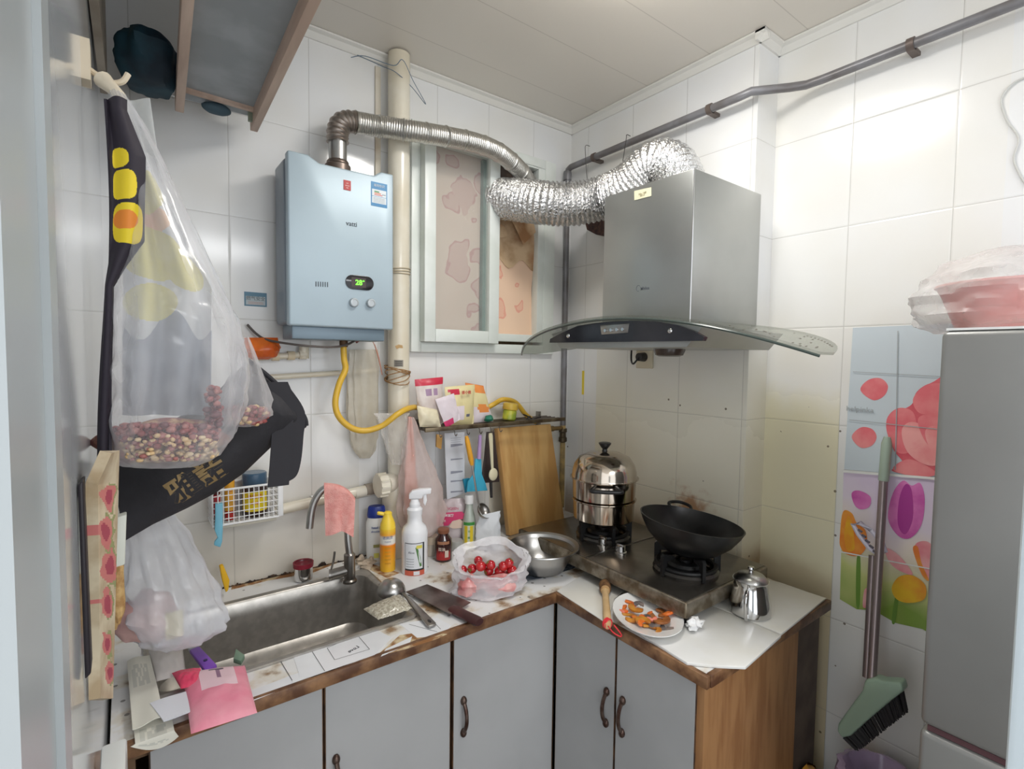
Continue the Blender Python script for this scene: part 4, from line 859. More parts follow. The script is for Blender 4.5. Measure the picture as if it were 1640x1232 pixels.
# washing liquid / starch bag with pink print
c = P(722, 868, Z=ZC); c.y -= .02
dt = root('starch_bag', 'upright clear bag of white powder with bold pink print, behind the sauce bottle', 'bag', c)
R0 = []; away = Vector((c.x, c.y, 0)).normalized(); side = Vector((away.y, -away.x, 0))
for y, hw, dp_ in ((868, 20, .022), (850, 23, .028), (825, 23, .026), (808, 21, .018), (798, 14, .008)): q = PP(720, y, c); R0.append((Vector((c.x, c.y, q.z if y < 868 else ZC+.001))-side*0, side*W(c, hw), away*dp_))
bag(R0, folds=5, amp=.03, seed=1, lump=.08).build('bag_body', mat('powder filled film', rgb(226, 214, 216), .2, col2=rgb(206, 190, 192), nscale=16, bump=.5, bscale=30), dt)
mb = MB(); bc = PP(722, 832, c, -.032); FF = flat_fn(bc, -away, off=0)
k = W(c, 1)
poly2(mb, FF, [(-22*k, 10*k), (18*k, 12*k), (22*k, 6*k), (20*k, 0), (4*k, -2*k), (-4*k, -10*k), (-22*k, -10*k)], 0, 0)
poly2(mb, FF, [(2*k, -3*k), (14*k, 0), (21*k, -5*k), (20*k, -14*k), (4*k, -15*k), (-3*k, -12*k)], .0006, 2)
mb.add(*text('QINQEEN', .0125, flat_fn(PP(722, 815, c, -.033), -away), bold=.03), 3)
mb.add(*text('玉米淀粉', .011, flat_fn(PP(717, 826, c, -.034), -away), bold=.03), 1); mb.add(*text('优质', .009, flat_fn(PP(710, 835, c, -.034), -away)), 1); mb.build('print', [mat('hot pink print', rgb(222, 70, 120), .4), mat('print white', rgb(248, 236, 240), .4), mat('print dough', rgb(240, 214, 196), .4), mat('print rose', rgb(206, 120, 140), .4)], dt)
# clear bottle with yellow-green label
c, r = spot(751, 879, 22); vb = root('vinegar_bottle', 'clear bottle with a white cap and a green and yellow label', 'bottle', c)
mb = MB(); mb.lathe(prof(c, 751, [(10, 879), (11, 876), (11, 838), (9, 826), (6, 815), (5.5, 806)]), (c.x, c.y, 0), 24); mb.build('body', mat('clear pale bottle', rgb(196, 204, 194), .08, coat=.6, col2=rgb(180, 190, 180)), vb)
mb = MB(); mb.lathe(prof(c, 751, [(7, 806), (7.2, 795), (6, 793), (0, 793)]), (c.x, c.y, 0), 24); mb.build('cap', M_white, vb)
mb = MB(); label_patch(mb, c, r, ZP(751, 854, c), W(c, 21), W(c, 42), 0, .0005, n=12); label_patch(mb, c, r, ZP(751, 856, c), W(c, 5), W(c, 34), 1, .0009, -.45, n=3); label_patch(mb, c, r, ZP(751, 856, c), W(c, 5), W(c, 34), 1, .0009, .35, n=3)
label_patch(mb, c, r, ZP(751, 836, c), W(c, 19), W(c, 5), 2, .0009, n=8); label_text(mb, '白', .008, c, r, ZP(751, 848, c), 2, .0012); label_text(mb, '醋', .008, c, r, ZP(751, 858, c), 2, .0012); mb.build('label', [mat('pale label', rgb(222, 226, 196), .4), mat('yolk yellow', rgb(232, 206, 50), .4), mat('leaf green', rgb(70, 150, 70), .4)], vb)
# white pouch
c = P(785, 880, Z=ZC); away = Vector((c.x, c.y, 0)).normalized(); side = Vector((away.y, -away.x, 0)); R0 = []
for x, y, hw, dp_ in ((783, 880, 20, .016), (782, 866, 21, .018), (781, 850, 19, .014), (782, 836, 18, .008), (785, 822, 17, .0015)):
    q = PP(x, y, c); q.z = max(q.z, ZC+.001); R0.append((q, side*W(c, hw)+(ZV*W(c, 4) if y < 840 else ZV*0), away*dp_))
tag(bag(R0, folds=4, amp=.04, seed=5, lump=.16).build('white_pouch', mat('glossy white pouch', rgb(228, 232, 236), .15, bump=.5, bscale=22), base=c), 'glossy white pouch slumped beside the clear bottle', 'pouch')
# small stacked tins/box behind
c, r = spot(690, 892, 26); tb_ = root('glass_jar', 'low clear jar half hidden between the spray bottle and the sauce bottle', 'jar', c)
mb = MB(); mb.lathe(prof(c, 690, [(11, 892), (12, 888), (12, 872), (11, 868)]), (c.x, c.y, 0), 24); mb.build('body', mat('cloudy jar', rgb(196, 186, 172), .15, coat=.4), tb_)
mb = MB(); mb.lathe(prof(c, 690, [(12.5, 869), (12.8, 862), (12, 858), (0, 857)]), (c.x, c.y, 0), 24); mb.build('lid', mat('pale jar lid', rgb(206, 190, 168), .4), tb_)
c, r = spot(731, 884, 22); tb_ = root('glass_jar', 'low greyish jar between the sauce bottle and the clear bottle', 'jar', c)
mb = MB(); mb.lathe(prof(c, 731, [(10, 884), (11, 881), (11, 868), (10, 865)]), (c.x, c.y, 0), 24); mb.build('body', mat('grey jar', rgb(176, 176, 172), .15, coat=.4), tb_)
# ladle: upturned steel bowl with long handle
c = P(627, 940, Z=ZC); ld = root('steel_ladle', 'steel ladle lying upturned on the worktop between the sink and the cleaver', 'ladle', c)
bc = P(627, 938, Z=.83); R = W(bc, 22.5); bc.z = ZC+.002+.010
mb = MB(); prf = [(R*math.cos(t), R*.92*math.sin(t)) for t in [PI/2*i/10 for i in range(11)]]; prf2 = [(max(a-.0015, 0), b-.0015) for a, b in prf[::-1]]
Mt = Matrix.Rotation(math.radians(12), 3, 'X'); mb.lathe(prf+prf2, bc, 36, M=Mt, cap0=False, cap1=False); mb.build('bowl', M_steel, ld)
a, b_2 = P(645, 948, Z=ZC+.022), P(693, 1001, Z=ZC+.010)
mb = MB(); d = (b_2-a).normalized(); s = d.cross(ZV).normalized()
secs = [(0, .004), (.18, .004), (.3, .007), (.8, .0105), (.97, .0115), (1, .009)]
vs = []
for t, hw in secs: q = a.lerp(b_2, t); vs += [q-s*hw, q+s*hw, q+s*hw-ZV*.006, q-s*hw-ZV*.006]
fs = [(4*i+j, 4*i+(j+1) % 4, 4*i+4+(j+1) % 4, 4*i+4+j) for i in range(len(secs)-1) for j in range(4)]+[(3, 2, 1, 0), (4*len(secs)-4, 4*len(secs)-3, 4*len(secs)-2, 4*len(secs)-1)]
mb.add(vs, fs); hl = mb.build('handle', M_steel2, ld, bevel=.0012)
mb = MB(); q = a.lerp(b_2, .9); mb.prism([q+d*.008*math.cos(t)+s*.004*math.sin(t)+ZV*.0002 for t in [2*PI*i/14 for i in range(14)]], (0, 0, .0004)); mb.build('hang_hole', M_black, hl)
# seasoning pouch
mb = MB(); cs = [P(582, 976, Z=ZC+.018), P(640, 952, Z=ZC+.030), P(661, 975, Z=ZC+.02), P(606, 993, Z=ZC+.014)]
def pf(u, v):
    p = cs[0].lerp(cs[1], u).lerp(cs[3].lerp(cs[2], u), v); k = (4*u*(1-u))**.5*(4*v*(1-v))**.5
    return p+ZV*(.014*k+.003*noise.noise(Vector((u*9, v*7, 3))))
def pf2(u, v):
    p = cs[0].lerp(cs[1], u).lerp(cs[3].lerp(cs[2], u), v); k = (4*u*(1-u))**.5*(4*v*(1-v))**.5
    return p-ZV*(.008*k)
mb.grid(pf, 30, 22); mb.grid(lambda u, v: pf2(1-u, v), 30, 22)
tag(mb.build('grain_pouch', mat('clear pouch of pale grains', rgb(196, 190, 172), .2, col2=rgb(160, 152, 134), nscale=160, nlo=.4, nhi=.6, bump=.6, bscale=180, coat=.6), base=P(618, 975, Z=ZC), smooth=60), 'small clear pouch of pale grains lying on the sink edge', 'pouch')
# cleaver
cv = root('cleaver', 'steel Chinese cleaver with a dark wood handle lying on the worktop', 'knife', P(700, 965, Z=ZC))
zk = ZC+.010; mb = MB(); bl = [P(x, y, Z=zk) for x, y in ((650, 949), (684, 937), (754, 966), (722, 985))]; mb.prism(bl, (0, 0, .0025)); mb.build('blade', mat('stained blade steel', rgb(132, 120, 116), .35, .8, col2=rgb(100, 86, 82), nscale=14), cv, bevel=.0006)
a, b_2 = P(724, 975, Z=zk+.002), P(768, 997, Z=zk+.004); mb = MB(); d = (b_2-a).normalized(); s = d.cross(ZV).normalized(); vs = []; secs = [(0, .015, .009), (.1, .016, .010), (.5, .015, .0105), (.9, .017, .011), (1, .014, .009)]
for t, hw, hh in secs: q = a.lerp(b_2, t); vs += [q+s*hw*math.cos(x)+ZV*(hh*math.sin(x)) for x in [2*PI*i/12 for i in range(12)]]
fs = [(12*i+j, 12*i+(j+1) % 12, 12*i+12+(j+1) % 12, 12*i+12+j) for i in range(4) for j in range(12)]+[tuple(range(12))[::-1], tuple(range(48, 60))]
mb.add(vs, fs); mb.build('handle', mat('dark plum wood', rgb(84, 42, 40), .35, col2=rgb(64, 34, 34), nscale=12), cv)
# bag with tomatoes and meat
tc0 = P(782, 962, Z=ZC); away = Vector((tc0.x, tc0.y, 0)).normalized(); side = Vector((away.y, -away.x, 0)); R0 = []
for x, y, hw, dp_, dyy, tilt in ((778, 966, 46, .045, .045, 0), (777, 957, 56, .06, .05, 0), (779, 940, 60, .062, .055, .004), (782, 922, 61, .062, .06, .012), (784, 906, 62, .062, .065, .022), (786, 896, 60, .066, .07, .030)):
    q = PP(x, y, tc0, dyy); q.z = max(q.z, ZC+.005); R0.append((q, side*W(tc0, hw)+ZV*.004, away*dp_+ZV*tilt))
R0.append((R0[-1][0]+ZV*.006, side*W(tc0, 62), away*.072+ZV*.032))
R0.append((R0[-1][0]-ZV*.010, side*W(tc0, 50), away*.052+ZV*.028))
b0 = bag(R0, folds=5, amp=.035, seed=2, lump=.16, close=False, bottom=True)
tag(b0.build('plastic_bag', film('milky bag film', rgb(238, 236, 240), .42, edge=.35), base=tc0), 'open milky plastic bag holding small red tomatoes and meat, near the worktop edge', 'bag')
M_tom = mat('cherry tomato skin', rgb(172, 20, 32), .12, col2=rgb(196, 40, 40), nscale=12, coat=.6)
tp = [(770, 908, .92), (756, 912, .6), (766, 899, .5), (786, 906, .6), (800, 916, .95), (810, 924, .9), (820, 915, .8), (795, 926, .7), (822, 928, .8), (806, 908, .7), (783, 916, .6), (741, 914, .55), (815, 903, .6)]
t0 = None
where = ['largest, at the left of the bag opening', 'just left of the largest one', 'above the largest one', 'right of the largest one', 'in the middle of the right cluster', 'at the bottom of the right cluster', 'on the right of the cluster, higher', 'lower left of the right cluster', 'lowest right of the cluster', 'at the top of the right cluster', 'between the two clusters', 'alone at the far left of the bag opening', 'furthest back on the right']
for i, (x, y, s_) in enumerate(tp):
    q = PP(x, y-1, tc0, .050+.010*(i % 3))
    if t0 is None:
        t0 = root('cherry_tomato', '', 'tomato', q); mb = MB(); mb.lathe([(0, -.0135), (.008, -.011), (.0125, -.004), (.0128, .003), (.009, .0105), (.003, .0125), (0, .0115)], q, 20, cap0=False, cap1=False); t0m = mb.build('tomato_skin', M_tom, t0, smooth=80)
        mb = MB()
        for k in range(5): a = 2*PI*k/5; mb.prism([q+ZV*.0118, q+Vector((.003*math.cos(a-.4), .003*math.sin(a-.4), .0125)), q+Vector((.008*math.cos(a), .008*math.sin(a), .0115)), q+Vector((.003*math.cos(a+.4), .003*math.sin(a+.4), .0125))], (0, 0, .0006))
        mb.build('calyx', mat('tomato calyx', rgb(110, 120, 50), .6), t0); o = t0
    else:
        o = t0.copy(); COL.objects.link(o)
        for ch in list(t0.children): cc = ch.copy(); COL.objects.link(cc); cc.parent = o
    o.location = q; o.scale = (.85+.35*s_,)*3; o.rotation_euler = (rnd.uniform(.6, 2.2), rnd.uniform(-.6, .6), rnd.uniform(0, 6))
    o['label'] = 'small red tomato in the milky bag, '+where[i]; o['group'] = 'cherry tomatoes in the milky plastic bag'
mb = MB(); mc = PP(768, 945, tc0, .03); mb.ball(PP(752, 940, tc0, .03), (.038, .034, .026), lump=.4, ls=14)
mb2 = MB(); mb2.ball(PP(800, 944, tc0, .03), (.048, .030, .028), lump=.4, ls=11, M=Matrix.Rotation(-.6, 3, 'Z'))
M_meat = mat('raw pink meat', rgb(206, 124, 124), .3, col2=rgb(226, 172, 168), nscale=22, coat=.3)
for k, (bb, lb) in enumerate(((mb, 'left piece of raw pink meat in the milky plastic bag'), (mb2, 'right piece of raw pink meat in the milky plastic bag'))):
    lo = min(v.z for v in bb.v)
    for v in bb.v: v.z += max(0, ZC+.003-lo)
    tag(bb.build('raw_meat', M_meat, base=bb.v[0]-ZV*.03), lb, 'meat', 'pieces of meat in the milky bag')
# ---- steel basin
c, r = spot(866, 927, 66); bs = root('steel_basin', 'wide steel basin beside the stove on a dark plastic sheet', 'basin', c)
zr = P(868, 873, X=c.x, ).z; zr = ZP(868, 872, c); rim = W(c, 60); c.z += .006
pf_ = [(0, c.z), (rim*.55, c.z), (rim*.62, c.z+.004), (rim*.78, zr-.035), (rim*.86, zr-.012), (rim*.90, zr-.003), (rim*1.0, zr), (rim*1.01, zr-.003), (rim*1.0, zr-.004), (rim*.90, zr-.006), (rim*.85, zr-.014), (rim*.77, zr-.037), (rim*.61, c.z+.006), (rim*.54, c.z+.002), (0, c.z+.002)]
MB().lathe([(a, z) for a, z in pf_], (c.x, c.y, 0), 56, cap0=False, cap1=False).build('bowl', M_steel, bs)
# ---- cutting board against the wall
cbd = MB(); bo = root('cutting_board', 'thick wooden cutting board leaning against the back wall', 'cutting board', P(860, 845, Z=ZC))
bl_, br_ = P(818, 862, Z=ZC+.001), P(903, 838, Z=ZC+.001)
tl, tr = P(797, 686, Y=1.600), P(882, 679, Y=1.610)
bl_ = Vector((bl_.x, 1.535, ZC+.007)); br_ = Vector((br_.x, 1.545, ZC+.007)); bl_.x = P(818, 858, Y=1.53).x; br_.x = P(906, 836, Y=1.54).x
nrm = (br_-bl_).cross(tl-bl_).normalized(); nrm = nrm if nrm.y > 0 else -nrm
MB().prism([bl_, br_, tr, tl], nrm*.026).build('board', mat('varnished plank', rgb(216, 174, 112), .4, col2=rgb(198, 150, 88), stretch=(1, 1, .1), nscale=22), bo, bevel=.003)

# ================================================================== STOVE
st = root('gas_stove', 'two-burner steel gas stove on the right worktop wing', 'stove', (1.3, 1.09, .80))
gx0, gx1, gy0, gy1, gt = 1.108, 1.515, .740, 1.43, .872
M_stv = mat('dark stove steel', rgb(140, 134, 126), .24, .9, col2=rgb(112, 106, 98), nscale=7)
M_stv2 = mat('greasy stove side', rgb(150, 142, 128), .4, .8, col2=rgb(110, 98, 80), nscale=30)
MB().box((gx0, gy0, gt-.042), (gx1, gy1, gt)).build('body', M_stv2, st, bevel=.006, bseg=3)
MB().box((gx0+.006, gy0+.008, gt), (gx1-.006, gy1-.008, gt+.0018)).build('top_plate', M_stv, st, bevel=.0008)
MB().box((gx0+.004, 1.094, gt+.0018), (gx1-.01, 1.099, gt+.0032)).build('seam_strip', M_steel2, st)
for x in (gx0+.03, gx1-.03):
    for y in (gy0+.03, gy1-.03): MB().lathe([(.014, ZC+.001), (.016, gt-.042)], (x, y, 0), 14).build('foot', M_black, st)
for px_, py_ in ((965, 868), (994, 880)):
    q = P(px_, py_, Z=gt+.012); mb = MB(); mb.lathe([(.019, gt+.002), (.019, gt+.005), (.0155, gt+.007), (.0145, gt+.024), (.012, gt+.026), (0, gt+.026)], (q.x, q.y, 0), 24); mb.box((q.x-.004, q.y-.014, gt+.024), (q.x+.004, q.y+.014, gt+.030)); mb.build('knob', M_chrome, st)
q = P(1052, 868, Z=gt+.004); mb = MB(); mb.ball((q.x, q.y, gt+.004), (.005, .005, .006), 10, 6); mb.build('igniter_button', mat('white button', rgb(230, 222, 220), .3), st)
ZPR = gt+.064
def burner(bx, by):
    o = MB()
    o.lathe([(.088, gt+.002), (.092, gt+.010), (.086, gt+.016), (.078, gt+.010), (.074, gt+.004)], (bx, by, 0), 40, cap0=False, cap1=False); g = o.build('drip_ring', mat('enamel drip ring', rgb(70, 68, 66), .25, .6), st)
    o = MB(); o.lathe([(.052, gt+.002), (.054, gt+.022), (.048, gt+.030), (.030, gt+.032), (.028, gt+.024), (.018, gt+.024), (.016, gt+.034), (0, gt+.036)], (bx, by, 0), 32); o.build('burner_head', M_iron, st)
    o = MB(); o.tube([Vector((bx+.082*math.cos(a), by+.082*math.sin(a), gt+.022)) for a in [2*PI*i/40 for i in range(40)]], .0065, 8, closed=True)
    for k in range(5):
        a = 2*PI*k/5+.5; dv = Vector((math.cos(a), math.sin(a), 0)); s = Vector((-dv.y, dv.x, 0)); c0 = Vector((bx, by, 0))
        pr = [(.096, gt+.003), (.096, ZPR-.006), (.090, ZPR), (.052, ZPR-.010), (.050, ZPR-.018), (.078, ZPR-.022), (.080, gt+.003)]
        o.prism([c0+dv*x+ZV*z-s*.005 for x, z in pr], s*.010)
    o.build('pan_support', M_iron, st, smooth=30)
B1 = P(967, 845, Z=gt+.01); b1 = (B1.x+.03, B1.y+.03); B2 = P(1104, 893, Z=gt+.01); b2 = (B2.x+.01, B2.y+.005)
b1 = (1.298, 1.200); b2 = (1.285, .865)
burner(*b1); burner(*b2)
# ---- steamer
c = Vector((b1[0], b1[1], ZPR+.001)); spx = 968
sr = root('steamer_pot', 'two-tier steel steamer with a domed lid on the left burner', 'pot', c)
R = W(c, 51); z1 = ZP(spx, 798, c); z2 = ZP(spx, 764, c); z3 = ZP(spx, 723, c)
M_pot = mat('polished pot steel', rgb(196, 186, 174), .12, 1, col2=rgb(176, 158, 136), nscale=4)
MB().lathe([(R*.86, c.z), (R*.93, c.z+.006), (R*.95, z1-.004), (R*1.0, z1), (R*1.0, z1+.003), (R*.93, z1+.003), (R*.92, c.z+.008), (0, c.z+.006)], (c.x, c.y, 0), 48).build('lower_tier', M_pot, sr)
MB().lathe([(R*.91, z1+.003), (R*.96, z1+.008), (R*.98, z2-.005), (R*1.06, z2), (R*1.06, z2+.002), (R*.95, z2+.002), (R*.94, z1+.01), (0, z1+.006)], (c.x, c.y, 0), 48).build('upper_tier', M_pot, sr)
hh = z3-z2; MB().lathe([(R*1.02, z2+.002), (R*1.0, z2+.008), (R*.99, z2+hh*.25), (R*.93, z2+hh*.52), (R*.78, z2+hh*.78), (R*.52, z2+hh*.93), (R*.2, z3), (0, z3)], (c.x, c.y, 0), 48).build('domed_lid', M_pot, sr)
MB().lathe([(.010, z3-.001), (.008, z3+.008), (.013, z3+.014), (.021, z3+.026), (.021, z3+.029), (.016, z3+.031), (0, z3+.031)], (c.x, c.y, 0), 24).build('lid_knob', M_black, sr)
for a0 in (facing(c)-.28+.35, facing(c)+PI+.1):
    mb = MB(); zz = z2-.016; pts = []
    for t in (-.38, -.36, -.2, 0, .2, .36, .38):
        rr_ = R*.97 if abs(t) > .37 else R*1.0+.028
        pts.append(Vector((c.x+rr_*math.cos(a0+t), c.y+rr_*math.sin(a0+t), zz-(0 if abs(t) > .37 else .002))))
    mb.tube(smooth_path(pts, 4), .0065, 10); mb.build('side_handle', M_black, sr)
# ---- wok
c = Vector((b2[0], b2[1], ZPR-.016)); wk = root('wok', 'large black iron wok tilted on the right burner', 'wok', c)
Rw = W(c, 80); dep_ = .098; view = Vector((c.x, c.y, 0)).normalized(); Mw = Matrix.Rotation(math.radians(7), 3, view)@Matrix.Rotation(math.radians(3), 3, Vector((-view.y, view.x, 0)))
pr = [(0, 0), (.03, .001), (.06, .006), (Rw*.6, .022), (Rw*.82, .052), (Rw*.95, .082), (Rw, dep_), (Rw*1.005, dep_+.001), (Rw-.003, dep_+.0015), (Rw*.94, .084), (Rw*.80, .054), (Rw*.58, .025), (.05, .008), (0, .004)]
MB().lathe(pr, c+ZV*.002, 64, M=Mw, cap0=False, cap1=False).build('pan', mat('seasoned wok iron', rgb(32, 32, 33), .32, .4, col2=rgb(22, 22, 23), nscale=20), wk)
hd_ = Mw@Vector((0, 0, 0)); pa = [c+Mw@Vector(((Rw+x)*math.cos(a), (Rw+x)*math.sin(a), dep_+z)) for a, x, z in ((-.35+PI*.3, -.004, -.006), (-.33+PI*.3, .03, .004), (-.15+PI*.3, .045, .008), (.05+PI*.3, .03, .004), (.07+PI*.3, -.004, -.006))]
MB().tube(smooth_path(pa, 5), .005, 10).build('ear_handle', M_iron, wk)
# ---- kettle
c, r = spot(1200, 994, 58, ZC+.007); kt = root('steel_kettle', 'small shiny steel kettle with a knobbed lid at the end of the worktop', 'kettle', c)
MB().lathe(prof(c, 1200, [(25, 994), (28, 989), (31, 978), (30.5, 965), (27, 948), (25, 935), (25.5, 930), (27, 927)]), (c.x, c.y, 0), 44).build('body', M_chrome, kt)
mb = MB(); mb.lathe(prof(c, 1200, [(26, 929), (25.5, 926), (20, 920), (12, 917), (4, 916)]), (c.x, c.y, 0), 36); mb.build('lid', M_steel, kt)
mb = MB(); mb.lathe(prof(c, 1203, [(3.5, 917), (2.5, 914), (5, 911), (4.5, 908), (0, 907)]), (c.x, c.y, 0), 18); mb.build('lid_knob', M_chrome, kt)
q = Vector((c.x, c.y, 0)); ah = facing(c)-.12; hv = Vector((math.cos(ah), math.sin(ah), 0)); zt, zb_ = ZP(1200, 936, c), ZP(1200, 982, c); k = W(c, 1)
mb = MB(); mb.tube(smooth_path([q+hv*24*k+ZV*zt, q+hv*38*k+ZV*(zt+.002), q+hv*47*k+ZV*(zt-.012), q+hv*46*k+ZV*((zt+zb_)/2), q+hv*40*k+ZV*(zb_+.012), q+hv*30*k+ZV*(zb_+.01)], 6), [.0045]*31, 10); mb.build('handle', M_chrome, kt)
mb = MB(); sv = -hv; mb.tube(smooth_path([q+sv*25*k+ZV*(zb_+.03), q+sv*42*k+ZV*((zt+zb_)/2+.01), q+sv*50*k+ZV*(zt+.004)], 5), [.011-.0005*i for i in range(11)], 14); mb.build('spout', M_chrome, kt)
# ---- plate with carrot and mushroom pieces
fa, fb_ = P(1040, 1021, Z=ZC+.021), P(1034, 950, Z=ZC+.026); fl2, fr2 = P(981, 975, Z=ZC+.024), P(1095, 997, Z=ZC+.024)
c = (fa+fb_+fl2+fr2)/4; c.z = ZC+.0095; pv = (fb_-fa); pv.z = 0; ra = pv.length/2; pv.normalize(); sv_ = fr2-fl2; sv_.z = 0; rb_ = sv_.length/2; sv_.normalize(); r = rb_; TL = 0
pl_ = tag(MB().lathe([(0, c.z), (r*.5, c.z), (r*.58, c.z+.004), (r*.82, c.z+.011), (r, c.z+.017), (r*1.0, c.z+.019), (r*.82, c.z+.0145), (r*.6, c.z+.007), (r*.45, c.z+.004), (0, c.z+.004)], (c.x, c.y, 0), 56, cap0=False, cap1=False, warp=lambda v: sv_*v.x+pv*(v.y*ra/rb_)+ZV*v.z).build('plate', mat('white porcelain', rgb(240, 240, 238), .12, coat=.5), base=c), 'white round plate of chopped carrot and mushroom', 'plate')
bits = [(1001, 975, 'o', 9), (1010, 968, 'o', 8), (1018, 978, 'y', 10), (1008, 985, 'y', 9), (1022, 990, 'o', 8), (1030, 999, 'y', 9), (1040, 1003, 'y', 8), (1012, 993, 'y', 8), (1023, 972, 'g', 6), (1045, 985, 'o', 8), (1052, 992, 'b', 10), (1060, 998, 'b', 11), (1067, 1004, 'g', 10), (1048, 1002, 'g', 7), (1070, 984, 'o', 11), (1058, 980, 'b', 8), (1035, 992, 'g', 8), (1027, 1002, 'o', 6), (995, 980, 'r', 5), (1063, 990, 'b', 7), (1044, 995, 'r', 6), (1052, 1007, 'y', 7)]
mt_ = {'o': (mat('orange carrot', rgb(232, 124, 52), .35, col2=rgb(222, 104, 44), nscale=30), 'orange carrot slice'), 'y': (mat('golden slice', rgb(206, 142, 52), .35, col2=rgb(180, 110, 40), nscale=30), 'golden brown slice'),
       'g': (mat('grey mushroom', rgb(96, 88, 88), .4, col2=rgb(130, 116, 108), nscale=30), 'grey mushroom piece'), 'b': (mat('brown mushroom', rgb(168, 104, 54), .4, col2=rgb(140, 84, 44), nscale=30), 'brown mushroom piece'), 'r': (mat('pink carrot end', rgb(232, 134, 112), .4), 'pinkish carrot end')}
names = {'o': 'carrot_slice', 'y': 'vegetable_slice', 'g': 'mushroom_piece', 'b': 'mushroom_piece', 'r': 'carrot_slice'}
cl_names = {}
def wherepl(x, y):
    h = 'left' if x < 1020 else 'middle' if x < 1045 else 'right'; v = 'back' if y < 982 else 'centre' if y < 996 else 'front'
    return h, v
seen = {}
for i, (x, y, k, s_) in enumerate(bits):
    dr = P(x, y, Z=0)-CAM; pn = ZV-pv*TL; q = CAM+dr*((c+ZV*.012-CAM).dot(pn)/dr.dot(pn)); q.z += -.004+.004*(i % 3); hw = W(q, s_)*1.35; mb = MB(); ax = rnd.uniform(0, 6)
    Mr = Matrix.Rotation(ax, 3, 'Z')@Matrix.Rotation(rnd.uniform(-.35, .35), 3, 'X')
    arc = [(hw*math.cos(t), hw*.75*math.sin(t)) for t in [PI*1.35*j/14-.4 for j in range(15)]]; inn = [(a*.16, b_3*.16) for a, b_3 in arc[::-1]]
    mb.prism([q+Mr@Vector((a, b_3, 0)) for a, b_3 in arc+inn], Mr@Vector((0, 0, .0055)))
    h, v = wherepl(x, y); key = (k, h, v); seen[key] = seen.get(key, 0)+1
    o = mb.build(names[k], mt_[k][0], base=q, bevel=.0012); tag(o, f'{mt_[k][1]} on the plate, {h} side towards the {v}'+(', upper one' if seen[key] == 2 else ', topmost one' if seen[key] > 2 else ''), 'vegetable', 'cut vegetables on the white plate')
# tissue
mb = MB(); q = P(1112, 1006, Z=ZC+.012); mb.ball(q+ZV*.006, (.024, .016, .010), 20, 12, lump=1.0, ls=40)
lo = min(v.z for v in mb.v)
for v in mb.v: v.z += ZC+.009-lo
tag(mb.build('crumpled_tissue', mat('white tissue', rgb(240, 240, 240), .9), base=q, smooth=15), 'small crumpled white tissue beside the plate', 'tissue')
# wooden brush
a, b_2 = P(969, 938, Z=ZC+.022), P(973, 1003, Z=ZC+.014); br = root('pot_brush', 'wooden pot brush with a brown bristle head and a red string', 'brush', P(970, 965, Z=ZC))
d = (b_2-a).normalized(); mb = MB(); mb.tube([a+d*.03, a+d*.05, a+d*.10, b_2-d*.02, b_2], [.0105, .009, .0095, .011, .008], 16); mb.build('handle', mat('pale brush wood', rgb(214, 182, 136), .5, col2=rgb(196, 160, 112), nscale=12), br)
mb = MB(); mb.tube([a-d*.012, a-d*.004, a+d*.022, a+d*.03], [.014, .0175, .0165, .011], 20); mb.build('bristle_head', mat('brown bristle', rgb(128, 92, 56), .8, col2=rgb(94, 64, 38), nscale=80, bump=.8, bscale=200), br)
mb = MB(); mb.tube([a+d*.026, a+d*.036], [.0135, .0125], 18); mb.build('collar', mat('tan collar', rgb(196, 158, 110), .5), br)
mb = MB(); q = b_2-d*.012
for k in range(3): mb.tube([q+Vector((.012*math.cos(t), .004*k-.004, .012*math.sin(t))) for t in [2*PI*i/18 for i in range(18)]], .0018, 6, closed=True)
mb.tube(smooth_path([q+Vector((-.008, -.01, 0)), q+Vector((-.012, -.03, -.006)), q+Vector((-.004, -.045, -.012)), q+Vector((.006, -.04, -.012)), q+Vector((.002, -.02, .004))], 6), .0016, 6); mb.build('string', mat('red string', rgb(222, 50, 60), .6), br)

# ================================================================== WALL SHELF AND WHAT IS ON IT
def up_frame(c, dy=0):
    away = Vector((c.x, c.y, 0)).normalized(); return away, Vector((away.y, -away.x, 0))
zs = 1.236
sf = root('wall_shelf', 'narrow steel wall shelf with hooks, above the cutting board', 'shelf', (1.1, 1.62, zs))
mb = MB(); 
for y in (1.545, 1.57, 1.595, 1.62, 1.645): mb.tube([(.80, y, zs), (1.42, y, zs)], .0032, 8)
for x in (.80, .95, 1.10, 1.25, 1.42): mb.tube([(x, 1.545, zs-.003), (x, 1.665, zs-.003)], .0032, 8)
mb.build('shelf_rods', mat('old steel rod', rgb(120, 112, 104), .35, .9), sf)
MB().box((.795, 1.535, zs-.008), (1.425, 1.543, zs+.006)).build('front_rail', mat('tarnished rail', rgb(132, 118, 96), .35, .8, col2=rgb(90, 76, 60), nscale=20), sf, bevel=.001)
for x in (.83, 1.39): MB().box((x-.006, 1.655, zs-.05), (x+.006, 1.674, zs+.02)).build('bracket', M_steel2, sf)
HK = []
for i, px_ in enumerate((704, 728, 748, 768, 786, 800)):
    q = P(px_, 692, Y=1.53); x = q.x; mb = MB(); mb.tube(smooth_path([(x, 1.539, zs-.004), (x, 1.53, zs-.012), (x, 1.528, zs-.022), (x, 1.52, zs-.026), (x, 1.513, zs-.018)], 4), .0018, 6); mb.build('hook', M_steel2, sf); HK.append(x)
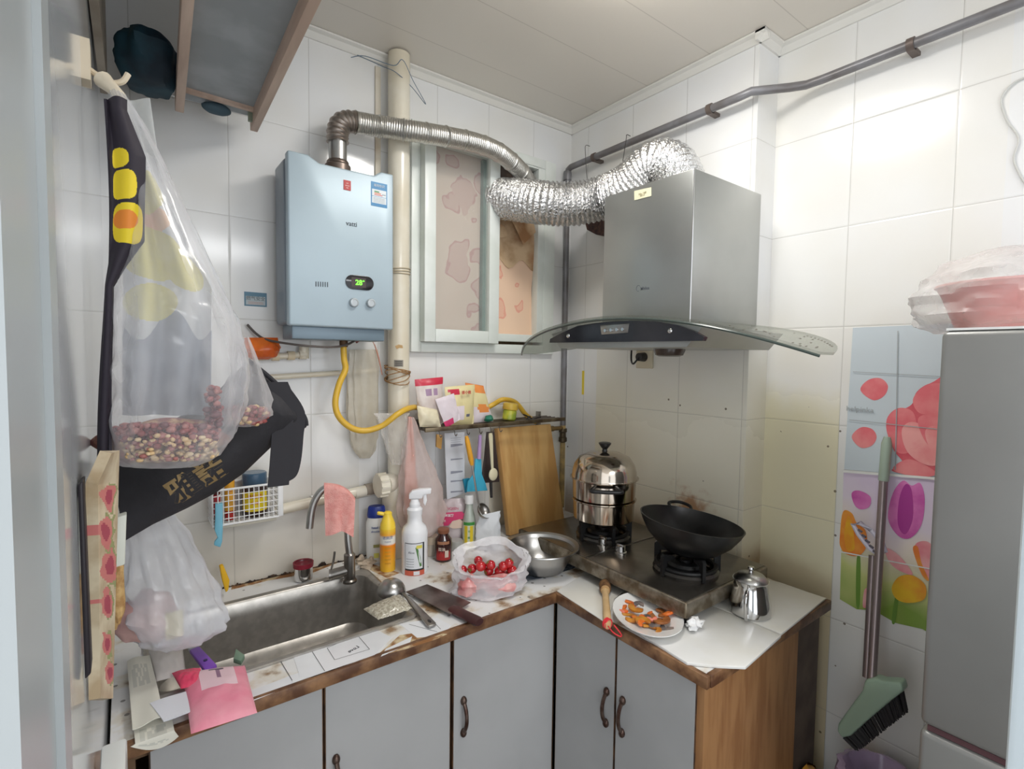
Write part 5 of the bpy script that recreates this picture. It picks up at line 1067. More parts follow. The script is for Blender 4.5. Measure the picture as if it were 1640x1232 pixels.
def packet(name, label, pts, Y, dep, mats, face_fn, lump=.004, cat='packet', base_z=zs+.004):
    """puffed packet: outline in pixels at depth Y, pillow thickness dep"""
    q = [P(x, y, Y=Y) for x, y in pts]; n = 14
    lo = min(v.z for v in q)
    for v in q: v.z += 0
    mb = MB()
    def f(u, v, s):
        p = q[0].lerp(q[1], u).lerp(q[3].lerp(q[2], u), v); k = (4*u*(1-u))**.55*(4*v*(1-v))**.55
        return p+YV*(s*(dep/2*k)+lump*noise.noise(Vector((u*5, v*5, Y*40+s))))
    mb.grid(lambda u, v: f(u, v, -1), n, n, 0, mf=face_fn); mb.grid(lambda u, v: f(1-u, v, 1), n, n, 0, mf=(lambda u, v: face_fn(1-u, v)) if face_fn else None)
    o = mb.build(name, mats, base=(q[0]+q[2])/2, smooth=70); tag(o, label, cat); return o, f, q
wf = mat('packet film white', rgb(232, 222, 216), .25, col2=rgb(214, 200, 194), nscale=14, bump=.3, bscale=30)
M_pr = mat('packet red', rgb(206, 52, 76), .3); M_pu = mat('packet mauve', rgb(170, 140, 168), .4); M_cr = mat('packet cream', rgb(238, 226, 176), .35, col2=rgb(228, 214, 160), nscale=8); M_og = mat('packet orange', rgb(240, 150, 80), .35); M_mag = mat('packet magenta', rgb(220, 70, 120), .4); M_pw = mat('packet pale', rgb(236, 224, 230), .3)
packet('snack_packet', 'clear packet with a red top band and mauve print, leftmost on the wall shelf', [(664, 608), (709, 604), (708, 680), (672, 684)], 1.585, .04, [wf, M_pr, M_pu], lambda u, v: 1 if v < .11 else 2 if (.2 < v < .38 and .25 < u < .75 and (u < .48 or u > .55)) else 0)
o, f, q = packet('snack_packet', 'cream packet with a red oval mark, in the middle of the wall shelf', [(712, 620), (760, 616), (758, 680), (716, 682)], 1.585, .035, [M_cr, M_pr, mat('packet text brown', rgb(190, 90, 70), .4), M_pw, mat('packet dark patch', rgb(110, 110, 130), .4)], lambda u, v: 1 if ((u-.28)/.19)**2+((v-.13)/.08)**2 < 1 else 4 if (.62 < u < .78 and .72 < v < .82) else 3 if (.15 < u < .6 and .5 < v < .85) else 0)
mb = MB(); mb.add(*text('番小熊', .013, flat_fn(P(747, 629, Y=1.56), (0, -1, 0)), bold=.02)); mb.build('packet_text', mat('text red', rgb(200, 80, 70), .5), o)
packet('snack_packet', 'cream packet with orange top and orange spot, right of the red-oval packet', [(745, 613), (774, 618), (790, 676), (758, 680)], 1.61, .03, [M_cr, M_og, M_pw, M_mag], lambda u, v: 1 if v < .14+.1*u else 1 if ((u-.6)/.3)**2+((v-.62)/.12)**2 < 1 else 2 if v > .55 else 0)
packet('sachet', 'small white and magenta sachet leaning in front of the cream packet', [(697, 640), (727, 630), (737, 672), (714, 686)], 1.553, .012, [M_pw, M_mag], lambda u, v: 1 if v > .78 and u < .6 else 0)
packet('cream_sachet', 'pale lumpy sachet below the red-topped packet on the wall shelf', [(668, 650), (700, 656), (706, 684), (672, 684)], 1.565, .03, [mat('pale yellow film', rgb(236, 226, 196), .3, bump=.4)], None)
c = P(815, 668, Y=1.585); c.z = zs+.005; jr = root('sauce_jar', 'small jar with a yellow lid tipped on the right of the wall shelf', 'jar', c)
k = W(c, 1); Mj = Matrix.Rotation(math.radians(8), 3, 'Y')
mb = MB(); mb.lathe([(9*k, 0), (11*k, 2*k), (11*k, 15*k), (9*k, 17*k)], c, 26, M=Mj); mb.build('body', mat('green gold jar', rgb(206, 204, 70), .2, col2=rgb(150, 170, 60), nscale=20), jr)
mb = MB(); mb.lathe([(12*k, 16.5*k), (12.6*k, 18*k), (12.2*k, 26*k), (9*k, 28*k), (0, 28*k)], c, 26, M=Mj); mb.build('lid', mat('mustard lid', rgb(226, 190, 76), .35, col2=rgb(206, 160, 60), nscale=20), jr)
mb = MB(); q = P(783, 674, Y=1.57); mb.ball((q.x, q.y, zs+.018), (.018, .016, .0125), 16, 10, lump=.3); tag(mb.build('bottle_stopper', mat('bottle green', rgb(30, 120, 96), .35), base=(q.x, q.y, zs+.005)), 'dark green round cap lying on the wall shelf beside the yellow-lidded jar', 'cap')
mb = MB(); 
for k_, (a, b) in enumerate((((842, 676), (850, 668)), ((846, 682), (866, 668)), ((838, 664), (862, 684)))):
    A, B_ = P(*a, Y=1.57), P(*b, Y=1.56); mb.tube(smooth_path([A, (A+B_)/2+ZV*.01, B_], 5), .0028, 6)
for v in mb.v: v.z = max(v.z, zs+.004)
tag(mb.build('wire_clips', mat('black wire', rgb(44, 40, 38), .4), base=P(850, 675, Y=1.565)), 'tangle of black wire clips at the right end of the wall shelf', 'clip', kind=None)

# ================================================================== HANGING UTENSILS
def hang_base(px, py, Y): return P(px, py, Y=Y)
# yellow handled ladle
Y = 1.50; u_ = root('hanging_ladle', 'ladle with a yellow handle and steel bowl hanging from the shelf', 'ladle', P(750, 700, Y=Y))
A, Bq, Cq, Dq = P(747, 699, Y=Y), P(756, 745, Y=Y), P(765, 800, Y=Y), P(768, 812, Y=Y)
mb = MB(); mb.tube([A, A.lerp(Bq, .15), A.lerp(Bq, .8), Bq], [.006, .0085, .0095, .006], 12); mb.build('handle', mat('amber handle', rgb(232, 168, 52), .35), u_)
mb = MB(); mb.tube([Bq, Cq, Dq], .0035, 8); mb.build('shaft', M_steel, u_)
mb = MB(); c = P(776, 818, Y=Y-.005); Ms = Matrix.Rotation(math.radians(50), 3, 'X')@Matrix.Rotation(.35, 3, 'Y'); prf = [(.030*math.cos(t), -.022*math.sin(t)) for t in [PI/2*i/8 for i in range(9)]]
mb.lathe(prf[::-1]+[(a-.001 if a > .002 else 0, b+.0012) for a, b in prf], c, 28, M=Ms, cap0=False, cap1=False); mb.build('bowl', M_steel2, u_)
# white spoon
Y = 1.505; u_ = root('hanging_spoon', 'cream plastic spoon hanging in front of the dark spatula', 'spoon', P(787, 695, Y=Y))
mb = MB(); A, Bq = P(786, 694, Y=Y), P(789, 752, Y=Y); secs = [(0, .006), (.08, .008), (.3, .007), (1, .0045)]
mb.prism([A.lerp(Bq, t)+XV*-h for t, h in secs]+[A.lerp(Bq, t)+XV*h for t, h in secs[::-1]], (0, .004, 0)); mb.build('handle', mat('cream plastic', rgb(218, 210, 178), .4), u_)
mb = MB(); c = P(790, 760, Y=Y); mb.ball(c, (.019, .007, .023), 18, 12); mb.build('bowl', mat('cream plastic', None), u_)
# blue/purple silicone spatula
Y = 1.54; u_ = root('hanging_spatula', 'lilac and turquoise spatula hanging between the yellow-handled ladle and the dark one', 'spatula', P(768, 700, Y=Y))
mb = MB(); mb.tube([P(769, 697, Y=Y), P(767, 735, Y=Y)], [.006, .008], 10); mb.build('handle', mat('lilac plastic', rgb(180, 150, 200), .4), u_)
mb = MB(); mb.prism([P(x, y, Y=Y) for x, y in ((762, 735), (771, 735), (772, 760), (778, 775), (781, 786), (748, 788), (750, 772), (760, 758))], (0, .006, 0)); mb.build('blade', mat('turquoise silicone', rgb(70, 176, 208), .4), u_, bevel=.001)
mb = MB(); mb.prism([P(x, y, Y=1.56) for x, y in ((742, 768), (752, 766), (756, 782), (746, 790))], (0, .008, 0)); tag(mb.build('blue_clip', mat('deep teal', rgb(30, 130, 160), .4), base=P(748, 780, Y=1.56), bevel=.001), 'small teal clip hanging behind the ladle shaft', 'clip')
Y = 1.55; u_ = root('hanging_spatula', 'dark brown plastic spatula hanging behind the cream spoon', 'spatula', P(785, 700, Y=Y))
mb = MB(); mb.prism([P(x, y, Y=Y) for x, y in ((780, 692), (792, 692), (796, 730), (800, 772), (776, 774), (772, 765), (776, 735))], (0, .006, 0)); mb.build('blade', mat('dark brown nylon', rgb(64, 52, 50), .45), u_, bevel=.0015)
mb = MB(); mb.tube([P(786, 772, Y=Y), P(787, 797, Y=Y)], [.006, .005], 8); mb.build('handle', mat('black handle', rgb(36, 34, 36), .4), u_)
mb = MB(); mb.prism([P(x, y, Y=1.57) for x, y in ((700, 696), (709, 697), (707, 720), (699, 716))], (0, .008, 0)); tag(mb.build('wooden_paddle', mat('ochre wood', rgb(196, 150, 84), .5), base=P(704, 705, Y=1.57), bevel=.001), 'short ochre wooden paddle hanging at the left end of the shelf', 'paddle')
# white slotted rack (paper strip of price labels)
Y = 1.60; sl = MB(); q = [P(x, y, Y=Y) for x, y in ((712, 694), (744, 692), (744, 790), (716, 800))]; sl.prism(q, (0, .004, 0), 0)
for k_, y in enumerate((712, 735, 755, 770, 787)):
    a, b_2 = P(722, y, Y=Y-.0008), P(741, y-1, Y=Y-.0008); h = .010 if k_ in (0, 2) else .006; sl.prism([a, b_2, b_2-ZV*h*.5, a-ZV*h], (0, .0006, 0), 1)
for k_ in range(4): a, b_2 = P(722, 702+3.2*k_, Y=Y-.0008), P(738, 701+3.2*k_, Y=Y-.0008); sl.prism([a, b_2, b_2-ZV*.0012, a-ZV*.0012], (0, .0006, 0), 1)
tag(sl.build('printed_card', [mat('white slotted card', rgb(218, 220, 226), .4), mat('card grey print', rgb(150, 152, 164), .5)], base=q[0]), 'tall white printed card hanging under the shelf, left of the yellow-handled ladle', 'card')

# ================================================================== BAGS BY THE DRAIN PIPE
F_clear = film('clear bag film', rgb(228, 224, 218), .24, edge=.5, rough=.2)
F_pink = film('pinkish bag film', rgb(226, 206, 200), .40, edge=.4)
F_dusty = film('dusty bag film', rgb(216, 208, 190), .50, edge=.35)
b1_ = bag([pring(652, 662, 668, 1.545, .012), pring(648, 674, 700, 1.545, .02), pring(644, 690, 740, 1.545, .026), pring(641, 706, 780, 1.545, .03), pring(640, 712, 815, 1.545, .032), pring(646, 706, 845, 1.545, .03), pring(660, 690, 858, 1.545, .02)], folds=8, amp=.07, seed=4, lump=.2)
tag(b1_.build('plastic_bag', F_pink, base=P(657, 668, Y=1.5)), 'pinkish clear plastic bag hanging beside the shelf, behind the spray bottle', 'bag')
b1_ = bag([pring(654, 659, 668, 1.545, .006), pring(650, 664, 720, 1.545, .008), pring(648, 668, 780, 1.545, .009), pring(650, 668, 815, 1.545, .008), pring(654, 662, 838, 1.545, .004)], folds=5, amp=.1, seed=9, lump=.3)
tag(b1_.build('coral_bag', mat('coral film', rgb(232, 160, 140), .35, bump=.4), base=P(655, 668, Y=1.52)), 'coral-coloured rolled bag inside the hanging pinkish bag', 'bag')
b1_ = bag([pring(600, 655, 662, 1.56, .008), pring(606, 654, 676, 1.555, .018), pring(614, 654, 700, 1.55, .022), pring(620, 652, 725, 1.55, .02), pring(628, 648, 744, 1.555, .010)], folds=6, amp=.08, seed=6, lump=.2)
tag(b1_.build('plastic_bag', F_clear, base=P(625, 662, Y=1.56)), 'crumpled clear plastic bag tucked in front of the drain pipe above its joint', 'bag')
b1_ = bag([pring(560, 604, 560, 1.66, .006), pring(556, 606, 600, 1.655, .010), pring(556, 606, 660, 1.65, .014), pring(560, 604, 700, 1.65, .016), pring(566, 600, 722, 1.65, .014), pring(576, 592, 734, 1.655, .006)], folds=9, amp=.06, seed=8, lump=.15)
tag(b1_.build('plastic_bag', F_dusty, base=P(580, 560, Y=1.66)), 'long dusty yellowed plastic bag hanging on the wall behind the yellow hose', 'bag')
mb = MB()
for k_, (x, y, z) in enumerate(((585, 905, .02), (594, 900, .018), (578, 898, .015))): q = P(x, y, Z=ZC+.01); mb.ball((q.x, q.y, ZC+.012), (z, z*.8, .011), 12, 8, lump=.9, ls=60)
tag(mb.build('crumpled_paper', mat('dirty crumpled paper', rgb(196, 180, 160), .9), base=P(588, 902, Z=ZC), smooth=15), 'dirty crumpled scrap between the faucet and the shampoo bottle', 'paper')

# ================================================================== LEFT SIDE: BASKET AND JARS
bk = root('wire_basket', 'white wire basket on the back wall holding condiment jars', 'basket', P(385, 830, Y=1.62))
ya, yb = 1.575, 1.672
L0, R0_ = P(337, 795, Y=ya).x, P(443, 765, Y=ya).x; zt, zbm = 1.108, 1.022
L0, R0_, zt, zbm = .180, .345, P(390, 781, Y=ya).z, P(390, 836, Y=ya).z
mb = MB(); rw = .0022
for z in (zt,): mb.tube([(L0, ya, z), (R0_, ya, z), (R0_, yb, z), (L0, yb, z)], .0032, 8, closed=True)
mb.build('rim', M_white, bk)
mb = MB(); mb.tube([(L0, ya, zbm), (R0_, ya, zbm), (R0_, yb, zbm), (L0, yb, zbm)], .0028, 8, closed=True); mb.build('base_ring', M_white, bk)
mb = MB(); nv = 13
for i in range(nv+1): x = L0+(R0_-L0)*i/nv; mb.tube([(x, ya, zt), (x, ya, zbm), (x, yb, zbm)], .0013, 5)
for i in range(1, 6): z = zbm+(zt-zbm)*i/6; mb.tube([(L0, yb, z), (L0, ya, z), (R0_, ya, z), (R0_, yb, z)], .0013, 5)
for i in range(1, 7): y = ya+(yb-ya)*i/7; mb.tube([(L0, y, zt), (L0, y, zbm), (R0_, y, zbm), (R0_, y, zt)], .0013, 5)
mb.build('wire_mesh', M_white, bk)
MB().box((R0_+.001, ya+.01, zbm-.004), (R0_+.016, ya+.022, zt+.004)).build('end_bracket', M_white, bk, bevel=.002)
MB().box((L0+.004, ya+.005, zbm-.012), (R0_-.004, yb-.004, zbm-.005)).build('drip_tray', mat('grimy white tray', rgb(206, 200, 184), .5), bk, bevel=.002)
def jar(name, label, x0, x1, ytop, ylid, cap, body, cat, Y=1.62, lr=1.0, txt=None, lab=None):
    c = P((x0+x1)/2, ytop, Y=Y); a, b = P(x0, ytop, Y=Y), P(x1, ytop, Y=Y); r = (b.x-a.x)/2*.92; zt_ = P((x0+x1)/2, ytop, Y=Y).z; zl = P((x0+x1)/2, ylid, Y=Y).z; z0 = zbm+.002
    t = root(name, label, cat, (c.x, Y, z0)); mb = MB(); mb.lathe([(r*.94, z0), (r, z0+.004), (r, zl-.01), (r*.9, zl)], (c.x, Y, 0), 28); mb.build('body', body, t)
    mb = MB(); mb.lathe([(r*lr*.94, zl-.002), (r*lr*.98, zl), (r*lr*.96, zt_-.003), (r*lr*.88, zt_), (0, zt_)], (c.x, Y, 0), 28); mb.build('lid', cap, t)
    mb = MB(); cc = Vector((c.x, Y, 0)); label_patch(mb, cc, r, z0+(zl-z0)*.5, r*2.2, (zl-z0)*.62, 0)
    if txt:
        for s_, z_, sz in txt: label_text(mb, s_, sz, cc, r, z0+(zl-z0)*z_, 1)
    mb.build('label', lab, t)
jar('seasoning_jar', 'squat jar with a slate-blue lid and yellow label, at the right of the wire basket', 385, 430, 756, 775, mat('slate blue lid', rgb(66, 92, 116), .2), mat('dark sauce glass', rgb(58, 40, 34), .12, coat=.4), 'jar', Y=1.625, lab=[mat('butter yellow label', rgb(240, 214, 40), .4), mat('label crimson', rgb(196, 40, 40), .4)], txt=[('老干妈', .014, .66, ), ('香辣酱', .012, .44)] and [('香辣酱', .66, .013), ('风味', .45, .010)])
jar('sauce_bottle', 'red and yellow sauce bottle in the middle of the wire basket', 358, 376, 740, 752, mat('yellow top', rgb(236, 200, 40), .3), mat('red sauce', rgb(190, 40, 36), .2, coat=.4), 'bottle', Y=1.615, lab=[mat('label orange2', rgb(232, 170, 50), .4), mat('label wine', rgb(170, 30, 30), .4)], txt=[('辣', .6, .012)])
jar('condiment_bottle', 'dark red bottle at the left end of the wire basket', 341, 353, 775, 782, mat('dark red top', rgb(150, 40, 44), .3), mat('dark wine glass', rgb(80, 24, 30), .15, coat=.4), 'bottle', Y=1.61, lab=[mat('faded red label', rgb(180, 50, 60), .4), mat('label cream3', rgb(230, 210, 190), .4)])
bb = root('dish_brush', 'light blue brush hanging from the front left of the wire basket', 'brush', P(350, 800, Y=1.562))
mb = MB(); mb.prism([P(x, y, Y=1.562) for x, y in ((345, 808), (357, 806), (357, 850), (356, 868), (353, 877), (343, 874), (344, 868), (349, 862), (344, 850), (345, 830))], (0, .010, 0)); mb.build('handle', mat('sky blue plastic', rgb(120, 190, 214), .4), bb, bevel=.002)
mb = MB(); mb.tube(smooth_path([P(350, 809, Y=1.567), P(349, 798, Y=1.568), P(353, 792, Y=1.574)], 4), .0016, 6); mb.build('hanging_loop', M_white, bb)
mb = MB(); mb.prism([P(x, y, Y=1.60) for x, y in ((352, 908), (358, 906), (368, 930), (366, 946), (362, 950), (356, 930))], (0, .02, 0)); 
tag(mb.build('yellow_sponge', mat('yellow sponge', rgb(236, 184, 40), .8), base=P(360, 930, Y=1.6), bevel=.003), 'yellow sponge hanging at the left wall behind the white bag', 'sponge')
op = bag([pring(392, 446, 541, 1.64, .012), pring(391, 448, 552, 1.635, .024), pring(392, 447, 562, 1.63, .026), pring(396, 440, 572, 1.635, .020), pring(405, 430, 576, 1.64, .008)], folds=4, amp=.05, seed=12, lump=.2)
tag(op.build('orange_packet', mat('orange film', rgb(232, 118, 44), .3, col2=rgb(214, 96, 36), nscale=20, bump=.4, bscale=40), base=P(420, 570, Y=1.64)), 'crumpled orange packet resting on the white pipe left of the heater', 'packet')

# ================================================================== LEFT FOREGROUND: HANGING BAGS
# printed yellow and dark apron hanging flat along the left wall
hk = root('wall_hook', 'worn pale hook on the left wall carrying the hanging bags', 'hook', P(180, 140, Y=.93))
q0 = P(176, 120, Y=.95); mb = MB(); mb.box((-.041, .935, q0.z-.02), (-.030, .965, q0.z+.035)); mb.tube(smooth_path([(-.032, .95, q0.z), (-.012, .945, q0.z-.012), (.004, .94, q0.z-.010), (.012, .94, q0.z+.004)], 5), .004, 8); mb.build('hook_body', mat('old cream plastic', rgb(222, 208, 184), .5), hk)
ap = MB()
def apf(u, v):
    py = 158+600*v; xl = 166+8*math.sin(v*5)+2*v; k = min(1, max(0, (.50-v)/.12))
    xr = 179+(21+32*min(1, max(0, (v-.03)*8)))*k; Yd = .850; a, b = P(xl, py, Y=Yd), P(xr, py, Y=Yd); p = a.lerp(b, u); p.y += .006*math.sin(7*u+3*v); return p
def apm(u, v):
    for cu, cv_, ru, rv in ((.34, .160, .24, .026), (.42, .232, .30, .040), (.52, .335, .38, .054)):
        if abs((u-cu)/ru)**3+abs((v-cv_)/rv)**3 < 1: return 2 if abs((u-.45)/.30)**2+abs((v-.325)/.026)**2 < 1 else 1
    return 0
ap.grid(apf, 80, 420, th=.003, mf=apm)
tag(ap.build('printed_apron', [mat('dark navy cloth', rgb(40, 34, 46), .7), mat('yellow cloth', rgb(232, 206, 40), .6), mat('orange cloth', rgb(228, 136, 48), .6), mat('faded yellow cloth', rgb(206, 196, 110), .6)], base=P(175, 160, Y=1.0)), 'dark apron with plain yellow and orange patches, hanging behind the clear bag', 'apron')
mb = MB()
def fcf(u, v):
    py = 235+430*v; xl = 196+2*v; xr = 226+120*min(1, v*1.9)-10*v
    a, b = P(xl, py, Y=.985), P(xr, py, Y=.985); p = a.lerp(b, u); p.y += .010*math.sin(14*u+3*v); return p
def fcm(u, v):
    for cu, cv_, ru, rv in ((.45, .16, .45, .09), (.40, .40, .40, .10), (.75, .47, .22, .07), (.30, .58, .30, .07)):
        if ((u-cu)/ru)**2+((v-cv_)/rv)**2 < 1: return 1
    if ((u-.55)/.25)**2+((v-.27)/.05)**2 < 1: return 2
    if v > .66+.06*math.sin(9*u): return 3
    return 0
mb.grid(fcf, 120, 220, th=.002, mf=fcm)
tag(mb.build('printed_cloth', [mat('pale grey cloth', rgb(204, 206, 208), .7), mat('washed yellow', rgb(212, 204, 130), .7), mat('washed orange', rgb(226, 186, 150), .7), mat('slate grey cloth', rgb(150, 156, 166), .7)], base=P(200, 240, Y=.985)), 'pale grey cloth with washed-out yellow patches, seen through the large clear bag', 'cloth')
# big clear bag of beans and peanuts
F_big = film('big clear bag film', rgb(228, 228, 232), .17, edge=.60, rough=.12, bump=.8, bscale=14)
bgr = root('clear_bag', 'large clear plastic bag of red beans and peanuts hanging in the left foreground', 'bag', P(190, 145, Y=.9))
rings = [pring(172, 190, 138, .93, .006), pring(178, 205, 158, .92, .010), pring(181, 240, 215, .91, .03), pring(180, 285, 310, .90, .05), pring(177, 335, 420, .89, .065), pring(173, 378, 510, .88, .075), pring(170, 398, 580, .88, .08), pring(168, 394, 640, .88, .08), pring(166, 378, 690, .88, .075), pring(172, 350, 728, .88, .06), pring(190, 315, 745, .88, .03)]
bag(rings, n=64, folds=15, amp=.028, seed=3, lump=.08, sub=5).build('bag_film', F_big, bgr)
mb = MB(); mb.tube(smooth_path([P(165, 128, Y=.94), P(178, 140, Y=.93), P(196, 156, Y=.92)], 5), [.012-.0006*i for i in range(11)], 12); mb.build('tied_neck', mat('cream tied film', rgb(224, 212, 190), .4, bump=.5), bgr)
mb = MB(); q = [P(x, y, Y=.925) for x, y in ((196, 158), (240, 160), (254, 260), (214, 225))]; mb.grid(lambda u, v: q[0].lerp(q[1], u).lerp(q[3].lerp(q[2], u), v)+YV*.006*math.sin(5*u), 10, 10, th=.0008); mb.build('folded_flap', film('flap film', rgb(214, 216, 214), .5), bgr)
F_s = film('second clear film', rgb(222, 220, 222), .2, edge=.5)
rings = [pring(380, 398, 540, 1.02, .012), pring(376, 418, 590, 1.01, .03), pring(350, 432, 640, 1.0, .035), pring(345, 434, 665, 1.0, .035), pring(352, 410, 682, 1.0, .02)]
sbr = root('clear_bag', 'smaller clear bag of dark red pods behind the large clear bag', 'bag', P(390, 545, Y=1.02))
bag(rings, folds=7, amp=.05, seed=15, lump=.15).build('bag_film', F_s, sbr)
# contents: uncountable beans and peanut bits
def heap(cells, r, mats, seed, Yd, dep, n, parent, name, label):
    rr = random.Random(seed); mb = MB(); k = 0
    while k < n:
        x = rr.uniform(cells[0], cells[2]); y = rr.uniform(cells[1], cells[3])
        cxx = (cells[0]+cells[2])/2; hw = (cells[2]-cells[0])/2; cyy = (cells[1]+cells[3])/2; hh = (cells[3]-cells[1])/2
        if ((x-cxx)/hw)**4+((y-cyy)/hh)**4 > 1: continue
        p = P(x, y, Y=Yd+rr.uniform(-dep, dep)*math.sqrt(max(.05, 1-((x-cxx)/hw)**2))); s = r*rr.uniform(.7, 1.25)
        M = Matrix.Rotation(rr.uniform(0, 6), 3, 'Z')@Matrix.Rotation(rr.uniform(0, 6), 3, 'X')
        mb.ball(p, (s, s*.72, s*.6), 7, 5, M=M, mi=rr.randrange(len(mats))); k += 1
    o = mb.build(name, mats, parent, smooth=80, merge=False, label=label); o['kind'] = 'stuff'; return o
M_b1, M_b2, M_b3 = mat('red bean', rgb(150, 74, 72), .4), mat('dark bean', rgb(112, 60, 66), .4), mat('dusky bean', rgb(170, 110, 104), .4)
M_n1, M_n2 = mat('peanut', rgb(222, 190, 142), .5), mat('pale peanut', rgb(232, 206, 164), .5)
mb = MB(); mb.ball(P(264, 706, Y=.89), (.078, .045, .030), 28, 16, lump=.25); mb.build('bean_mass', mat('bean mass', rgb(142, 92, 88), .6, col2=rgb(196, 158, 122), nscale=60, nlo=.45, nhi=.6), bgr)['kind'] = 'stuff'
heap((182, 680, 350, 716), .0060, [M_b1, M_b2, M_b3], 5, .872, .05, 700, bgr, 'red_beans', 'dark red beans')
heap((190, 698, 346, 738), .0044, [M_n1, M_n2, M_n1, M_b3], 6, .862, .045, 900, bgr, 'peanuts', 'pale broken peanuts')
heap((330, 620, 352, 690), .006, [M_b1, M_b2, M_b3], 8, .89, .03, 90, bgr, 'red_beans', 'dark red beans caught in a fold')
heap((362, 652, 428, 680), .0065, [M_b1, M_b3, M_b1, M_n1], 7, .995, .02, 170, sbr, 'red_pods', 'dark red pods')
# black tote bag with golden lettering
Yt = 1.14
tt = root('black_tote_bag', 'black fabric bag with golden lettering slung behind the clear bags', 'bag', P(300, 780, Y=Yt))
out = [(176, 762), (182, 800), (190, 826), (201, 866), (240, 842), (300, 814), (345, 788), (400, 748), (444, 706), (480, 692), (491, 683), (484, 662), (440, 618), (397, 577), (385, 590), (330, 640), (250, 690), (200, 720)]
def tf(u, v, s):
    # u along, v from upper to lower edge
    top = [(174, 740), (230, 700), (300, 660), (350, 625), (397, 577), (440, 616), (484, 660), (491, 683)]
    bot = [(201, 866), (245, 840), (300, 814), (345, 790), (392, 757), (444, 707), (478, 694), (491, 684)]
    def at(l):
        t = u*(len(l)-1); i = min(int(t), len(l)-2); f = t-i; return l[i][0]*(1-f)+l[i+1][0]*f, l[i][1]*(1-f)+l[i+1][1]*f
    a, b = at(top), at(bot); x, y = a[0]*(1-v)+b[0]*v, a[1]*(1-v)+b[1]*v
    k = math.sqrt(max(0, 4*v*(1-v)))*min(1, 4*u+.15)*min(1, 4*(1-u))
    d = (.045*k+.007*math.sin(8*u+5*v)*k+.006*noise.noise(Vector((u*5, v*4, 1)))*k)
    return P(x, y, Y=Yt-s*d)
mb = MB(); mb.grid(lambda u, v: tf(u, v, 1), 48, 20); mb.grid(lambda u, v: tf(1-u, v, -1), 48, 20)
M_tote = mat('black woven fabric', rgb(38, 37, 41), .8, col2=rgb(50, 49, 53), nscale=6, bump=.3, bscale=90)
tbb = mb.build('bag_body', M_tote, tt, smooth=60)
for pts, wd in (([(444, 612), (453, 640), (452, 700), (449, 745), (446, 779)], .020), ([(452, 622), (476, 660), (474, 700), (470, 740), (462, 765), (444, 776)], .016)):
    pa = smooth_path([P(x, y, Y=Yt-.035) for x, y in pts], 6); mb = MB(); vs = []
    for i, p in enumerate(pa): vs += [p-XV*wd+YV*(.004*(wd < .018)), p+XV*wd+YV*(.004*(wd < .018)), p+XV*wd+YV*(.003+.004*(wd < .018)), p-XV*wd+YV*(.003+.004*(wd < .018))]
    n = len(pa); mb.add(vs, [(4*i+j, 4*i+(j+1) % 4, 4*i+4+(j+1) % 4, 4*i+4+j) for i in range(n-1) for j in range(4)]+[(0, 1, 2, 3), (4*n-4, 4*n-3, 4*n-2, 4*n-1)]); mb.build('strap', mat('black strap webbing', rgb(46, 45, 50), .8), tt)
mb = MB(); pa = smooth_path([P(x, y, Y=Yt-.02) for x, y in ((397, 577), (440, 612), (484, 662), (491, 682))], 6); mb.tube(pa, .0045, 8); mb.build('piping', mat('black strap webbing', None), tt)
mb = MB(); c0 = P(318, 780, Y=Yt-.05); gl_ = P(318, 772, Y=Yt)
def tfn(x, y, z):
    a = .55; p = P(317, 769, Y=Yt-.058); return p+XV*(x*math.cos(a)-y*math.sin(a))+ZV*(x*math.sin(a)+y*math.cos(a))-YV*(z)
vs, fs = text('雅諾', .050, tfn, bold=.02, ext=.0006)
# lay the letters onto the cloth
dg = bpy.context.evaluated_depsgraph_get(); dg.update()
nv_ = []
for v in vs:
    d = (v-CAM).normalized(); hit, loc, nn, ix = tbb.ray_cast(CAM-BASE[tbb.name], d)
    nv_.append((loc+BASE[tbb.name])-d*.0012 if hit else v)
mb.add(nv_, fs); mb.build('lettering', mat('gold lettering', rgb(150, 126, 84), .5, .2), tbb)
# white plastic bag low on the left
F_w = film('white bag film', rgb(234, 236, 242), .42, edge=.4, bump=.9, bscale=16)
Yb = 1.30
rings = [pring(200, 262, 800, 1.30, .02), pring(196, 285, 830, 1.29, .03), pring(194, 310, 870, 1.28, .05), pring(192, 338, 920, 1.27, .07), pring(192, 356, 960, 1.26, .08), pring(196, 362, 990, 1.25, .085), pring(204, 340, 1012, 1.25, .07), pring(220, 300, 1030, 1.25, .04)]
wbr = root('white_plastic_bag', 'large white translucent plastic bag hanging over the left end of the sink', 'bag', P(280, 1030, Y=1.25))
bag(rings, n=72, folds=13, amp=.05, seed=21, lump=.14).build('bag_film', F_w, wbr)
mb = MB(); mb.ball(P(236, 990, Y=1.24), (.052, .045, .048), 22, 14, lump=.35, ls=7); mb.build('pink_contents', mat('dull pink bundle', rgb(206, 168, 160), .4, col2=rgb(180, 140, 136), nscale=12), wbr)
mb = MB(); mb.box(P(268, 1010, Y=1.20)-Vector((.004, .004, .02)), P(290, 985, Y=1.20)+Vector((.004, .006, .01))); mb.build('yellow_packet', mat('cream yellow packet', rgb(222, 210, 160), .4), wbr, bevel=.004)
